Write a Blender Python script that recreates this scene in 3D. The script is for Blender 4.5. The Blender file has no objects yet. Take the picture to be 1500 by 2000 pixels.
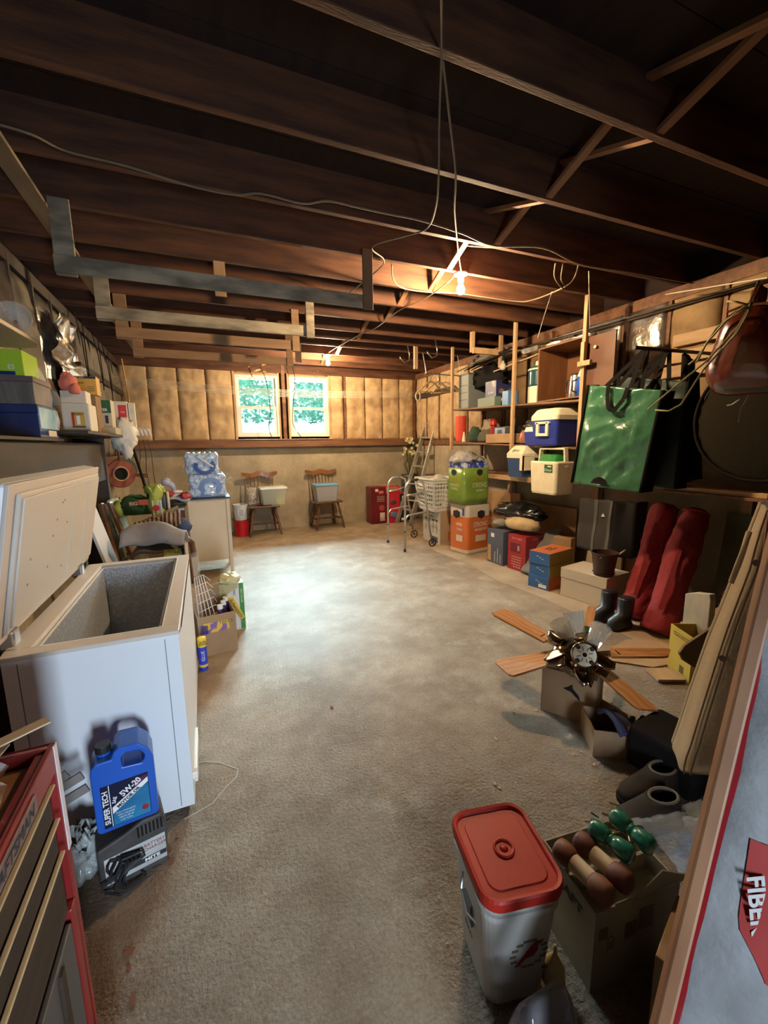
import bpy, bmesh, math, random
from mathutils import Vector, Matrix, Euler, noise
from math import pi, sin, cos, radians as R_
SC = bpy.context.scene
COL = SC.collection
random.seed(7)
# ---------------------------------------------------------------- camera
H = 1.5
F = 822.0
YAW, PIT, ROL = R_(22.96), R_(9.18), R_(-0.78)
_f = Vector((sin(YAW)*cos(PIT), cos(YAW)*cos(PIT), -sin(PIT)))
_r0 = Vector((cos(YAW), -sin(YAW), 0)); _u0 = _r0.cross(_f)
_r = cos(ROL)*_r0 + sin(ROL)*_u0; _u = -sin(ROL)*_r0 + cos(ROL)*_u0
CAM = Vector((0, 0, H))
cd = bpy.data.cameras.new('camera'); co = bpy.data.objects.new('camera', cd); COL.objects.link(co)
cd.sensor_fit = 'VERTICAL'; cd.sensor_height = 36.0; cd.lens = F/2000*36.0; cd.clip_start = 0.02; cd.clip_end = 200
m = Matrix((_r, _u, -_f)).transposed().to_4x4(); m.translation = CAM; co.matrix_world = m
SC.camera = co
# ---------------------------------------------------------------- world, lights, exposure
SC.view_settings.view_transform = 'Standard'; SC.view_settings.look = 'None'
SC.view_settings.gamma = 1; SC.view_settings.use_curve_mapping = False
SC.view_settings.exposure = 1.6
w = bpy.data.worlds.new('world'); SC.world = w; w.use_nodes = True
bg = w.node_tree.nodes['Background']; bg.inputs[0].default_value = (0.62, 0.80, 1.0, 1); bg.inputs[1].default_value = 1.0
def lamp(kind, name, loc, rot, energy, color, **k):
    d = bpy.data.lights.new(name, kind); d.energy = energy; d.color = color
    for a, b in k.items(): setattr(d, a, b)
    o = bpy.data.objects.new(name, d); COL.objects.link(o); o.location = loc; o.rotation_euler = rot
    return o
# overcast sky seen through the two windows: a wide soft sun coming from +y, 35 degrees up
lamp('SUN', 'soft_sky_sun', (1, 12, 8), (R_(-56), 0, R_(-8)), 48.0, (0.62, 0.88, 1.0), angle=R_(50))
# daylight coming in by the entry door behind the camera
DOOR = lamp('AREA', 'entry_daylight', (0.48, -1.55, 0.80), (R_(86), 0, R_(8)), 11.5, (0.68, 0.83, 1.0), shape='RECTANGLE', size=0.30, size_y=1.0, spread=R_(110))
BULB_STRENGTH = 1500.0

# ---------------------------------------------------------------- pixel -> point on a plane (for reading positions off the photograph)
def ray(a, b): return (a-750)/F*_r - (b-1000)/F*_u + _f
def PX(a, b, x): d = ray(a, b); return CAM + d*(x/d.x)
def PY(a, b, y): d = ray(a, b); return CAM + d*(y/d.y)
def PZ(a, b, z=0.0): d = ray(a, b); return CAM + d*((z-H)/d.z)
# ---------------------------------------------------------------- materials
MATS = {}
def mat(name, col, rough=0.6, metal=0.0, col2=None, ns=8.0, nd=4.0, lo=0.35, hi=0.65, bump=0.0, bs=40.0, stretch=None, alpha=None, trans=0.0, spec=0.5, emit=None, es=0.0, coat=0.0, sheen=0.0, wave=None, aniso=0):
    if name in MATS: return MATS[name]
    m = bpy.data.materials.new(name); m.use_nodes = True; MATS[name] = m
    nt = m.node_tree; N = nt.nodes; L = nt.links; b = N['Principled BSDF']
    c4 = lambda c: (c[0], c[1], c[2], 1)
    b.inputs['Base Color'].default_value = c4(col); b.inputs['Roughness'].default_value = rough; b.inputs['Metallic'].default_value = metal
    b.inputs['Specular IOR Level'].default_value = spec
    if coat: b.inputs['Coat Weight'].default_value = coat
    if sheen: b.inputs['Sheen Weight'].default_value = sheen
    if trans: b.inputs['Transmission Weight'].default_value = trans
    if alpha is not None: b.inputs['Alpha'].default_value = alpha
    if emit: b.inputs['Emission Color'].default_value = c4(emit); b.inputs['Emission Strength'].default_value = es
    tc = N.new('ShaderNodeTexCoord'); mp = N.new('ShaderNodeMapping'); L.new(tc.outputs['Object'], mp.inputs[0])
    if stretch: mp.inputs['Scale'].default_value = stretch
    if col2:
        n = N.new('ShaderNodeTexNoise'); n.inputs['Scale'].default_value = ns; n.inputs['Detail'].default_value = nd
        L.new(mp.outputs[0], n.inputs['Vector'])
        src = n.outputs['Fac']
        if wave:
            wv = N.new('ShaderNodeTexWave'); wv.inputs['Scale'].default_value = wave[0]; wv.inputs['Distortion'].default_value = wave[1]; wv.inputs['Detail'].default_value = 3
            wv.bands_direction = wave[2] if len(wave) > 2 else 'X'
            L.new(mp.outputs[0], wv.inputs['Vector']); src = wv.outputs['Fac']
        rp = N.new('ShaderNodeValToRGB'); rp.color_ramp.elements[0].position = lo; rp.color_ramp.elements[1].position = hi
        rp.color_ramp.elements[0].color = c4(col); rp.color_ramp.elements[1].color = c4(col2)
        L.new(src, rp.inputs[0]); L.new(rp.outputs[0], b.inputs['Base Color'])
    if bump:
        n2 = N.new('ShaderNodeTexNoise'); n2.inputs['Scale'].default_value = bs; n2.inputs['Detail'].default_value = 5
        L.new(mp.outputs[0], n2.inputs['Vector'])
        bp = N.new('ShaderNodeBump'); bp.inputs['Strength'].default_value = bump; bp.inputs['Distance'].default_value = 0.01
        L.new(n2.outputs['Fac'], bp.inputs['Height']); L.new(bp.outputs[0], b.inputs['Normal'])
    return m
# ---------------------------------------------------------------- mesh builder
class MB:
    def __init__(s): s.v = []; s.f = []; s.m = []; s.cm = 0; s.M = None
    def add(s, vs, fs):
        o = len(s.v)
        s.v += [tuple(s.M @ Vector(q)) if s.M else tuple(q) for q in vs]
        s.f += [tuple(i+o for i in f) for f in fs]; s.m += [s.cm]*len(fs); return s
    def box(s, x0, y0, z0, x1, y1, z1):
        return s.add([(x0,y0,z0),(x1,y0,z0),(x1,y1,z0),(x0,y1,z0),(x0,y0,z1),(x1,y0,z1),(x1,y1,z1),(x0,y1,z1)],
                     [(3,2,1,0),(4,5,6,7),(0,1,5,4),(1,2,6,5),(2,3,7,6),(3,0,4,7)])
    def cbox(s, c, sz): return s.box(c[0]-sz[0]/2, c[1]-sz[1]/2, c[2]-sz[2]/2, c[0]+sz[0]/2, c[1]+sz[1]/2, c[2]+sz[2]/2)
    def beam(s, a, b, w, h, up=(0,0,1)):     # bar from a to b with width w (sideways) and height h (along up)
        a = Vector(a); b = Vector(b); d = (b-a).normalized(); sd = d.cross(Vector(up))
        if sd.length < 1e-4: sd = d.cross(Vector((1,0,0)))
        sd.normalize(); u = sd.cross(d)
        vs = [p + sd*i*w/2 + u*j*h/2 for p in (a, b) for i, j in ((-1,-1),(1,-1),(1,1),(-1,1))]
        return s.add(vs, [(0,1,2,3),(7,6,5,4),(0,4,5,1),(1,5,6,2),(2,6,7,3),(3,7,4,0)])
    def tube(s, pts, r, n=6, cap=True, closed=False):
        pts = [Vector(p) for p in pts]; k = len(pts); rs = r if isinstance(r, (list, tuple)) else [r]*k
        vs = []; pu = None
        for i, p in enumerate(pts):
            a = pts[(i-1) % k] if (closed or i > 0) else pts[i]; b = pts[(i+1) % k] if (closed or i < k-1) else pts[i]
            d = (b-a).normalized()
            if pu is None:
                pu = d.orthogonal().normalized()
            else:
                pu = (pu - d*pu.dot(d)); pu = pu.normalized() if pu.length > 1e-6 else d.orthogonal().normalized()
            w_ = d.cross(pu)
            vs += [p + (pu*cos(2*pi*j/n) + w_*sin(2*pi*j/n))*rs[i] for j in range(n)]
        fs = []
        for i in range(k if closed else k-1):
            i2 = (i+1) % k
            fs += [(i*n+j, i*n+(j+1) % n, i2*n+(j+1) % n, i2*n+j) for j in range(n)]
        if cap and not closed: fs += [tuple(range(n))[::-1], tuple((k-1)*n+j for j in range(n))]
        return s.add(vs, fs)
    def cyl(s, a, b, r0, r1=None, n=16): return s.tube([a, b], [r0, r0 if r1 is None else r1], n)
    def lathe(s, prof, n=20, c=(0,0,0), sx=1, sy=1, cap=True):
        vs = [(c[0]+r*cos(2*pi*j/n)*sx, c[1]+r*sin(2*pi*j/n)*sy, c[2]+z) for r, z in prof for j in range(n)]
        fs = [(i*n+j, i*n+(j+1) % n, (i+1)*n+(j+1) % n, (i+1)*n+j) for i in range(len(prof)-1) for j in range(n)]
        if cap: fs += [tuple(range(n))[::-1], tuple((len(prof)-1)*n+j for j in range(n))]
        return s.add(vs, fs)
    def loft(s, secs, cap=True, seg=4):       # secs: (cx, cy, z, w, d, r) rounded rectangles stacked along z
        vs = []; n = 4*(seg+1)
        for cx, cy, z, w_, d_, r in secs:
            r = min(r, w_/2-1e-4, d_/2-1e-4)
            for q, (sx, sy) in enumerate(((1,1),(-1,1),(-1,-1),(1,-1))):
                for t in range(seg+1):
                    a = pi/2*(q+t/seg)
                    vs.append((cx+sx*(w_/2-r)+r*cos(a), cy+sy*(d_/2-r)+r*sin(a), z))
        fs = [(i*n+j, i*n+(j+1) % n, (i+1)*n+(j+1) % n, (i+1)*n+j) for i in range(len(secs)-1) for j in range(n)]
        if cap: fs += [tuple(range(n))[::-1], tuple((len(secs)-1)*n+j for j in range(n))]
        return s.add(vs, fs)
    def prism(s, out, t, plane='xz', off=0.0):  # 2D outline extruded by t
        def P(a, b, c): return {'xz': (a, c, b), 'yz': (c, a, b), 'xy': (a, b, c)}[plane]
        n = len(out); vs = [P(a, b, off) for a, b in out] + [P(a, b, off+t) for a, b in out]
        fs = [tuple(range(n)), tuple(range(n, 2*n))[::-1]] + [(j, (j+1) % n, n+(j+1) % n, n+j) for j in range(n)]
        return s.add(vs, fs)
    def grid(s, nx, ny, fn):
        vs = [fn(i/nx, j/ny) for j in range(ny+1) for i in range(nx+1)]
        return s.add(vs, [(j*(nx+1)+i, j*(nx+1)+i+1, (j+1)*(nx+1)+i+1, (j+1)*(nx+1)+i) for j in range(ny) for i in range(nx)])
    def blob(s, c, r, amp=0.15, fr=3.0, n=14, seed=0, flat=True, ridged=False):
        vs = []; m_ = n//2+1
        for i in range(m_+1):
            th = pi*i/m_
            for j in range(n):
                ph = 2*pi*j/n
                d = Vector((sin(th)*cos(ph), sin(th)*sin(ph), cos(th)))
                k = noise.noise(d*fr+Vector((seed*7.3, seed*1.7, seed*3.1)))
                if ridged: k = 1-2*abs(k)*1.6
                q = d*(1+amp*k)
                z = q.z*r[2]
                if flat and z < -0.55*r[2]: z = -0.55*r[2]-0.1*(abs(z)-0.55*r[2])
                vs.append((c[0]+q.x*r[0], c[1]+q.y*r[1], c[2]+z))
        fs = [(i*n+j, i*n+(j+1) % n, (i+1)*n+(j+1) % n, (i+1)*n+j) for i in range(m_) for j in range(n)]
        return s.add([Vector(v) for v in vs], fs)
    def build(s, name, mt, parent=None, loc=None, rz=0.0, smooth=False, bevel=0.0, bseg=2, sub=0, solid=0.0, rot=None, dec=None, autos=None):
        me = bpy.data.meshes.new(name); me.from_pydata([tuple(v) for v in s.v], [], s.f)
        for q in (mt if isinstance(mt, (list, tuple)) else [mt]): me.materials.append(q)
        if any(s.m):
            for p, i in zip(me.polygons, s.m): p.material_index = i
        bm = bmesh.new(); bm.from_mesh(me)
        bmesh.ops.remove_doubles(bm, verts=bm.verts, dist=1e-5)
        bmesh.ops.recalc_face_normals(bm, faces=bm.faces)
        bm.to_mesh(me); bm.free()
        if smooth: me.polygons.foreach_set('use_smooth', [True]*len(me.polygons))
        me.update()
        o = bpy.data.objects.new(name, me); COL.objects.link(o)
        if parent: o.parent = parent
        if loc is not None: o.location = loc
        if rot: o.rotation_euler = rot
        elif rz: o.rotation_euler = (0, 0, rz)
        if solid: q = o.modifiers.new('s', 'SOLIDIFY'); q.thickness = solid; q.offset = 0
        if sub: q = o.modifiers.new('u', 'SUBSURF'); q.levels = sub; q.render_levels = sub
        if bevel: q = o.modifiers.new('b', 'BEVEL'); q.width = bevel; q.segments = bseg; q.limit_method = 'ANGLE'; q.angle_limit = R_(40)
        if smooth and autos is None and not sub:
            pass
        return o
def tag(o, label, cat=None, group=None, kind=None):
    if label: o['label'] = label
    if cat: o['category'] = cat
    if group: o['group'] = group
    if kind: o['kind'] = kind
    return o
def thing(name, label, cat, loc=(0,0,0), rz=0.0, group=None, rot=None):
    o = bpy.data.objects.new(name, None); COL.objects.link(o); o.empty_display_size = .05
    o.location = loc; o.rotation_euler = rot if rot else (0, 0, rz)
    return tag(o, label, cat, group)
def struct(o, label=None):
    o['kind'] = 'structure'
    if label: o['label'] = label
    return o
def copy_tree(o, parent=None):
    c = o.copy(); COL.objects.link(c); c.parent = parent
    for ch in list(o.children): copy_tree(ch, c)
    return c
def frame(face, sx, sy, sz):
    return {'-y': (Vector((0,-sy/2,sz/2)), Vector((1,0,0)), Vector((0,0,1))), '-x': (Vector((-sx/2,0,sz/2)), Vector((0,-1,0)), Vector((0,0,1))),
            '+x': (Vector((sx/2,0,sz/2)), Vector((0,1,0)), Vector((0,0,1))), '+z': (Vector((0,0,sz)), Vector((1,0,0)), Vector((0,1,0)))}[face]
def plate(par, fr, u, v, w_, h_, mt, name='print', poly=None, off=0.0008, lab=None):
    o, U, V = fr; n = U.cross(V); b = MB()
    pts = poly if poly else [(-w_/2,-h_/2),(w_/2,-h_/2),(w_/2,h_/2),(-w_/2,h_/2)]
    k = len(pts); c = o+U*u+V*v
    vs = [c+U*a+V*d+n*off for a, d in pts] + [c+U*a+V*d-n*0.0004 for a, d in pts]
    b.add(vs, [tuple(range(k)), tuple(range(k, 2*k))[::-1]] + [(j, (j+1) % k, k+(j+1) % k, k+j) for j in range(k)])
    ob = b.build(name, mt, par)
    if lab: ob['label'] = lab
    return ob
def text(par, fr, s, u, v, size, mt, rot=0.0, off=0.0014, bold=0.0, sx=1.0, shear=0.0, name='lettering'):
    o, U, V = fr; n = U.cross(V)
    cu = bpy.data.curves.new('t', 'FONT'); cu.body = s; cu.size = size; cu.align_x = 'CENTER'; cu.align_y = 'CENTER'; cu.extrude = 0.0003; cu.offset = bold; cu.resolution_u = 3; cu.shear = shear
    t = bpy.data.objects.new('t', cu); me = bpy.data.meshes.new_from_object(t)
    bpy.data.objects.remove(t); bpy.data.curves.remove(cu)
    me.name = name; me.materials.clear(); me.materials.append(mt)
    ob = bpy.data.objects.new(name, me); COL.objects.link(ob); ob.parent = par
    M = Matrix((U, V, n)).transposed().to_4x4(); M.translation = o+U*u+V*v+n*off
    ob.matrix_local = M @ Matrix.Rotation(rot, 4, 'Z') @ Matrix.Diagonal((sx, 1, 1, 1))
    return ob
# ================================================================ materials
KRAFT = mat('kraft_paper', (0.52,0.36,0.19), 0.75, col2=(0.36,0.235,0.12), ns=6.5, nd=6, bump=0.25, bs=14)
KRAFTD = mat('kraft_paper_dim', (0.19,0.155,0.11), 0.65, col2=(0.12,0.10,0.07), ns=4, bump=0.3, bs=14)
FOIL = mat('foil_facing', (0.72,0.68,0.62), 0.28, 0.9, col2=(0.42,0.36,0.30), ns=9, bump=0.7, bs=22)
WOOD_J = mat('joist_wood', (0.115,0.040,0.013), 0.75, col2=(0.05,0.016,0.006), ns=3, nd=6, stretch=(0.8,6,6), bump=0.2, bs=30)
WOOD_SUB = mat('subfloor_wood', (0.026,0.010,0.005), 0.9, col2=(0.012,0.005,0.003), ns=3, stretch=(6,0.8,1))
WOOD_L = mat('light_lumber', (0.50,0.32,0.16), 0.65, col2=(0.36,0.21,0.10), ns=3, stretch=(5,5,0.7), bump=0.1, bs=30)
WOOD_LH = mat('light_lumber_flat', (0.47,0.30,0.15), 0.65, col2=(0.33,0.20,0.10), ns=3, stretch=(5,0.7,5), bump=0.1, bs=30)
WOOD_GREY = mat('weathered_board', (0.36,0.30,0.20), 0.8, col2=(0.15,0.125,0.085), ns=4, nd=7, lo=.38, hi=.62, stretch=(1,3,3), bump=0.15)
WOOD_SILL = mat('sill_beam_wood', (0.20,0.085,0.035), 0.65, col2=(0.11,0.045,0.02), ns=3, stretch=(0.7,6,6), bump=0.2)
WOOD_DK = mat('dark_board', (0.050,0.033,0.022), 0.6, col2=(0.028,0.018,0.012), ns=3, stretch=(4,0.7,4))
WOOD_CH = mat('chair_wood', (0.15,0.065,0.025), 0.32, col2=(0.09,0.035,0.014), ns=6, stretch=(1,1,3), coat=.3)
WOOD_CHT = mat('chair_crest_wood', (0.25,0.105,0.035), 0.3, col2=(0.18,0.07,0.02), ns=6, coat=.4)
CARD = mat('cardboard', (0.43,0.27,0.14), 0.8, col2=(0.36,0.22,0.11), ns=5)
CARDD = mat('cardboard_dull', (0.30,0.18,0.09), 0.8, col2=(0.24,0.14,0.07), ns=5)
WHITE = mat('white_enamel', (0.74,0.76,0.78), 0.35)
WPLAS = mat('white_plastic', (0.78,0.76,0.72), 0.4)
CREAM = mat('cream_plastic', (0.80,0.74,0.55), 0.45, col2=(0.74,0.67,0.47), ns=12)
BLACK = mat('black_plastic', (0.015,0.015,0.017), 0.45)
BLACKM = mat('black_matte', (0.014,0.012,0.012), 0.9, spec=.12)
RED = mat('red_print', (0.50,0.015,0.015), 0.45)
BLUE = mat('blue_plastic', (0.02,0.10,0.55), 0.4)
YEL = mat('yellow_print', (0.80,0.58,0.05), 0.5)
INK = mat('dark_ink', (0.02,0.02,0.025), 0.6)
WINK = mat('white_print', (0.80,0.80,0.78), 0.6)
GREYP = mat('grey_print', (0.35,0.35,0.36), 0.6)
STEEL = mat('steel', (0.55,0.54,0.52), 0.3, 1.0)
ALU = mat('aluminium', (0.62,0.62,0.60), 0.42, 0.85, col2=(0.5,0.5,0.48), ns=20)
GREEN = mat('green_print', (0.03,0.22,0.04), 0.5)
CORD = mat('off_white_cord', (0.42,0.36,0.27), 0.6)
TAN = mat('tan_paint', (0.66,0.57,0.42), 0.5, col2=(0.60,0.51,0.37), ns=4)
# concrete materials: fully procedural
def concrete(name, a, b_, sc, bump, bsc, patches=None, rough=.85, floor=False):
    m = bpy.data.materials.new(name); m.use_nodes = True; nt = m.node_tree; N = nt.nodes; L = nt.links; P = N['Principled BSDF']
    tc = N.new('ShaderNodeTexCoord')
    n1 = N.new('ShaderNodeTexNoise'); n1.inputs['Scale'].default_value = sc; n1.inputs['Detail'].default_value = 9; n1.inputs['Roughness'].default_value = .62
    L.new(tc.outputs['Object'], n1.inputs['Vector'])
    r1 = N.new('ShaderNodeValToRGB'); r1.color_ramp.elements[0].position = .32; r1.color_ramp.elements[1].position = .68
    r1.color_ramp.elements[0].color = (*a, 1); r1.color_ramp.elements[1].color = (*b_, 1); L.new(n1.outputs['Fac'], r1.inputs[0])
    last = r1.outputs[0]
    if patches:
        n2 = N.new('ShaderNodeTexNoise'); n2.inputs['Scale'].default_value = patches[0]; n2.inputs['Detail'].default_value = 12; n2.inputs['Roughness'].default_value = .7
        L.new(tc.outputs['Object'], n2.inputs['Vector'])
        r2 = N.new('ShaderNodeValToRGB'); r2.color_ramp.elements[0].position = patches[1]; r2.color_ramp.elements[1].position = patches[2]
        r2.color_ramp.elements[0].color = (0,0,0,1); r2.color_ramp.elements[1].color = (1,1,1,1); L.new(n2.outputs['Fac'], r2.inputs[0])
        mx = N.new('ShaderNodeMixRGB'); L.new(r2.outputs[0], mx.inputs[0]); L.new(last, mx.inputs[1]); mx.inputs[2].default_value = (*patches[3], 1); last = mx.outputs[0]
    n4 = N.new('ShaderNodeTexNoise'); n4.inputs['Scale'].default_value = 90; n4.inputs['Detail'].default_value = 4; L.new(tc.outputs['Object'], n4.inputs['Vector'])
    r4 = N.new('ShaderNodeValToRGB'); r4.color_ramp.elements[0].position = .3; r4.color_ramp.elements[1].position = .7; r4.color_ramp.elements[0].color = (.82,.82,.82,1); r4.color_ramp.elements[1].color = (1.1,1.1,1.1,1)
    L.new(n4.outputs['Fac'], r4.inputs[0])
    mu = N.new('ShaderNodeMixRGB'); mu.blend_type = 'MULTIPLY'; mu.inputs[0].default_value = 1; L.new(last, mu.inputs[1]); L.new(r4.outputs[0], mu.inputs[2])
    L.new(mu.outputs[0], P.inputs['Base Color']); P.inputs['Roughness'].default_value = rough
    n3 = N.new('ShaderNodeTexNoise'); n3.inputs['Scale'].default_value = bsc; n3.inputs['Detail'].default_value = 6; n3.inputs['Roughness'].default_value = .6
    L.new(tc.outputs['Object'], n3.inputs['Vector'])
    bp = N.new('ShaderNodeBump'); bp.inputs['Strength'].default_value = bump; bp.inputs['Distance'].default_value = .012
    L.new(n3.outputs['Fac'], bp.inputs['Height']); L.new(bp.outputs[0], P.inputs['Normal'])
    if floor:      # rough broom-worn grit by the entry and freezer, trowelled smooth farther in; brown stains and dark pits
        sx = N.new('ShaderNodeSeparateXYZ'); L.new(tc.outputs['Object'], sx.inputs[0])
        mr = N.new('ShaderNodeMapRange'); mr.inputs[1].default_value = 1.1; mr.inputs[2].default_value = 2.9; mr.inputs[3].default_value = 1.0; mr.inputs[4].default_value = .14; L.new(sx.outputs['Y'], mr.inputs[0])
        L.new(mr.outputs[0], bp.inputs['Strength']); bp.inputs['Distance'].default_value = .03
        vo = N.new('ShaderNodeTexNoise'); vo.inputs['Scale'].default_value = 3.1; vo.inputs['Detail'].default_value = 10; vo.inputs['Roughness'].default_value = .68
        L.new(tc.outputs['Object'], vo.inputs['Vector'])
        rs = N.new('ShaderNodeValToRGB'); rs.color_ramp.elements[0].position = .38; rs.color_ramp.elements[1].position = .60; rs.color_ramp.elements[0].color = (.62,.50,.38,1); rs.color_ramp.elements[1].color = (1.05,1.03,1,1)
        L.new(vo.outputs['Fac'], rs.inputs[0]); m2 = N.new('ShaderNodeMixRGB'); m2.blend_type = 'MULTIPLY'; m2.inputs[0].default_value = .7; L.new(mu.outputs[0], m2.inputs[1]); L.new(rs.outputs[0], m2.inputs[2])
        n5 = N.new('ShaderNodeTexNoise'); n5.inputs['Scale'].default_value = 46; n5.inputs['Detail'].default_value = 5; n5.inputs['Roughness'].default_value = .7; L.new(tc.outputs['Object'], n5.inputs['Vector'])
        r5 = N.new('ShaderNodeValToRGB'); r5.color_ramp.elements[0].position = .30; r5.color_ramp.elements[1].position = .46; r5.color_ramp.elements[0].color = (.45,.40,.34,1); r5.color_ramp.elements[1].color = (1,1,1,1)
        L.new(n5.outputs['Fac'], r5.inputs[0]); m3 = N.new('ShaderNodeMixRGB'); m3.blend_type = 'MULTIPLY'; m3.inputs[0].default_value = .45; L.new(m2.outputs[0], m3.inputs[1]); L.new(r5.outputs[0], m3.inputs[2])
        L.new(m3.outputs[0], P.inputs['Base Color'])
    return m
CONC_F = concrete('floor_concrete', (0.265,0.195,0.13), (0.43,0.348,0.255), 1.3, 1.0, 70, (2.2, .54, .72, (0.50,0.44,0.36)), .62, floor=True)
CONC_W = concrete('wall_concrete', (0.25,0.205,0.14), (0.43,0.36,0.25), 2.2, 0.4, 22, (3.2, .62, .70, (0.52,0.47,0.36)))
# ================================================================ room shell
XL, XR, YB, YF, ZC = -1.12, 4.0, 7.73, -0.35, 2.84
def fl_fn(u, v):
    x = XL-0.3+u*(XR-XL+0.6); y = YF-2.0+v*(YB+2.02-YF)
    return (x, y, 0.0)
b = MB(); b.grid(1, 1, fl_fn); b.box(XL-.3, YF-2.0, -.12, XR+.3, YB+.22, -.004); struct(b.build('floor', CONC_F), 'worn grey brown concrete floor')
# back wall
cw = MB(); cw.box(XL-.2, YB, -.01, XR+.2, YB+.22, 1.47); wb = cw.build('wall_back', CONC_W, bevel=.01); struct(wb, 'concrete lower wall with kraft paper insulation above')
W1 = (0.576, 1.285, 1.655, 2.69); W2 = (1.478, 2.19, 1.655, 2.69)
sh = MB()
yy0, yy1 = YB+.10, YB+.13
def holes(mb):
    xs = [XL-.2, W1[0], W1[1], W2[0], W2[1], XR+.2]
    for i in range(5):
        if i in (1, 3):
            mb.box(xs[i], yy0, 1.47, xs[i+1], yy1, W1[2]); mb.box(xs[i], yy0, W1[3], xs[i+1], yy1, 3.1)
        else: mb.box(xs[i], yy0, 1.47, xs[i+1], yy1, 3.1)
holes(sh); sh.build('sheathing', WOOD_SUB, wb)
def stud(x0, x1, z0=1.6, z1=2.95, y0=YB-.012, y1=YB+.10, m_=WOOD_SILL, par=wb):
    s_ = MB(); s_.box(x0, y0, z0, x1, y1, z1); return s_.build('stud', m_, par, bevel=.002)
for x0 in (W1[0]-.035, W2[0]-.03): stud(x0, x0+.035, m_=WOOD_L)
for x0 in (W1[1], W2[1]): stud(x0, x0+.03, m_=WOOD_L)
stud(1.35, 1.41, y0=YB-.03); stud(2.49, 2.53); stud(XR-.05, XR-.005)
for z in (W1[3],):
    for a, c in ((W1[0], W1[1]), (W2[0], W2[1])):
        s_ = MB(); s_.box(a, YB-.01, z, c, YB+.10, z+.03); s_.build('header', WOOD_L, wb)
def batt(fx, u0, u1, z0, z1, m_, par, seed, axis='y', bul=.032, nx=12, nz=34, out=-1):
    # pillowy paper-faced batt between studs; fx = wall plane coordinate
    b = MB()
    def fn(u, v):
        a = u0+u*(u1-u0); z = z0+v*(z1-z0)
        e = min(1, 4*min(u, 1-u))*min(1, 6*min(v, 1-v))
        q = Vector((a*3.2+seed*3, z*2.2, seed*1.3)); w_ = noise.noise(q)*.5+.5
        q2 = Vector((a*11+z*4, z*9-a*3, seed*2.1)); r = 1-abs(noise.noise(q2))*2
        d = e**.5*(bul*(.30+.9*w_)) + r*.020*e + .012*(1-abs(sin(z*13+seed*2+a*9)))**3*(1-min(1,3*min(u,1-u)))
        c = fx+out*d
        return (a, c, z) if axis == 'y' else (c, a, z)
    b.grid(nx, nz, fn)
    o = b.build('insulation_batt', m_, par, smooth=True, solid=.004); return o
xs = [-1.12,-.72,-.30,.12,.545]
for i in range(4): batt(YB+.02, xs[i]+.004, xs[i+1]-.004, 1.59, 2.86, KRAFT, wb, i+1)
batt(YB+.02, W1[0], W1[1], W1[3]+.03, 2.9, KRAFT, wb, 21, bul=.03, nz=6); batt(YB+.02, W2[0], W2[1], W1[3]+.03, 2.9, KRAFT, wb, 22, bul=.03, nz=6)
xs = [2.22,2.49]; batt(YB+.02, 2.22, 2.488, 1.59, 2.86, KRAFT, wb, 31, nx=6)
for i, (a, c) in enumerate(((2.53,2.92),(2.92,3.28),(3.28,3.64),(3.64,3.955))): batt(YB+.02, a+.003, c-.003, 1.59, 2.83, KRAFT, wb, 40+i)
b = MB(); b.box(XL-.1, YB-.13, 1.47, XR, YB+.1, 1.60); struct(b.build('trim_1', WOOD_SILL, bevel=.006), 'dark timber sill beam on top of the concrete wall')
# windows
GLASS = bpy.data.materials.new('window_glass'); GLASS.use_nodes = True
_n = GLASS.node_tree.nodes; _l = GLASS.node_tree.links; _n.remove(_n['Principled BSDF'])
_t = _n.new('ShaderNodeBsdfTransparent'); _g = _n.new('ShaderNodeBsdfGlossy'); _g.inputs['Roughness'].default_value = .03; _x = _n.new('ShaderNodeMixShader'); _x.inputs[0].default_value = .06
_t.inputs[0].default_value = (.92,.97,.97,1)
_l.new(_t.outputs[0], _x.inputs[1]); _l.new(_g.outputs[0], _x.inputs[2]); _l.new(_x.outputs[0], _n['Material Output'].inputs[0])
VINYL = mat('window_vinyl', (0.66,0.62,0.55), 0.4)
def ring(mb, x0, x1, z0, z1, t, y0, y1):
    mb.box(x0, y0, z0, x0+t, y1, z1); mb.box(x1-t, y0, z0, x1, y1, z1); mb.box(x0+t, y0, z0, x1-t, y1, z0+t); mb.box(x0+t, y0, z1-t, x1-t, y1, z1)
for k, W in enumerate((W1, W2)):
    x0, x1, z0, z1 = W; zm = (z0+z1)/2-.03
    f_ = MB(); ring(f_, x0, x1, z0, z1, .035, YB-.01, YB+.12); wn = f_.build('window_%d' % (k+1), VINYL, bevel=.004); struct(wn, 'white vinyl sash window, %s of the pair' % ('left' if k == 0 else 'right'))
    s_ = MB(); ring(s_, x0+.035, x1-.035, z0+.035, zm+.03, .045, YB+.01, YB+.045); s_.build('lower_sash', VINYL, wn, bevel=.003)
    s_ = MB(); ring(s_, x0+.035, x1-.035, zm, z1-.035, .035, YB+.05, YB+.085); s_.build('upper_sash', VINYL, wn, bevel=.003)
    s_ = MB(); s_.box(x0+.08, YB+.025, z0+.08, x1-.08, YB+.028, zm-.01); s_.build('pane', GLASS, wn)
    s_ = MB(); s_.box(x0+.07, YB+.065, zm+.03, x1-.07, YB+.068, z1-.07); s_.build('pane', GLASS, wn)
    s_ = MB(); s_.box((x0+x1)/2-.03, YB-.005, zm+.03, (x0+x1)/2+.03, YB+.03, zm+.045); s_.build('latch', VINYL, wn, bevel=.003)
b = MB(); b.box(W1[0]-.02, YB-.15, 1.60, W2[1]+.04, YB+.1, 1.612); struct(b.build('trim_2', WOOD_LH, bevel=.002), 'thin wooden stool under the windows')
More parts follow.
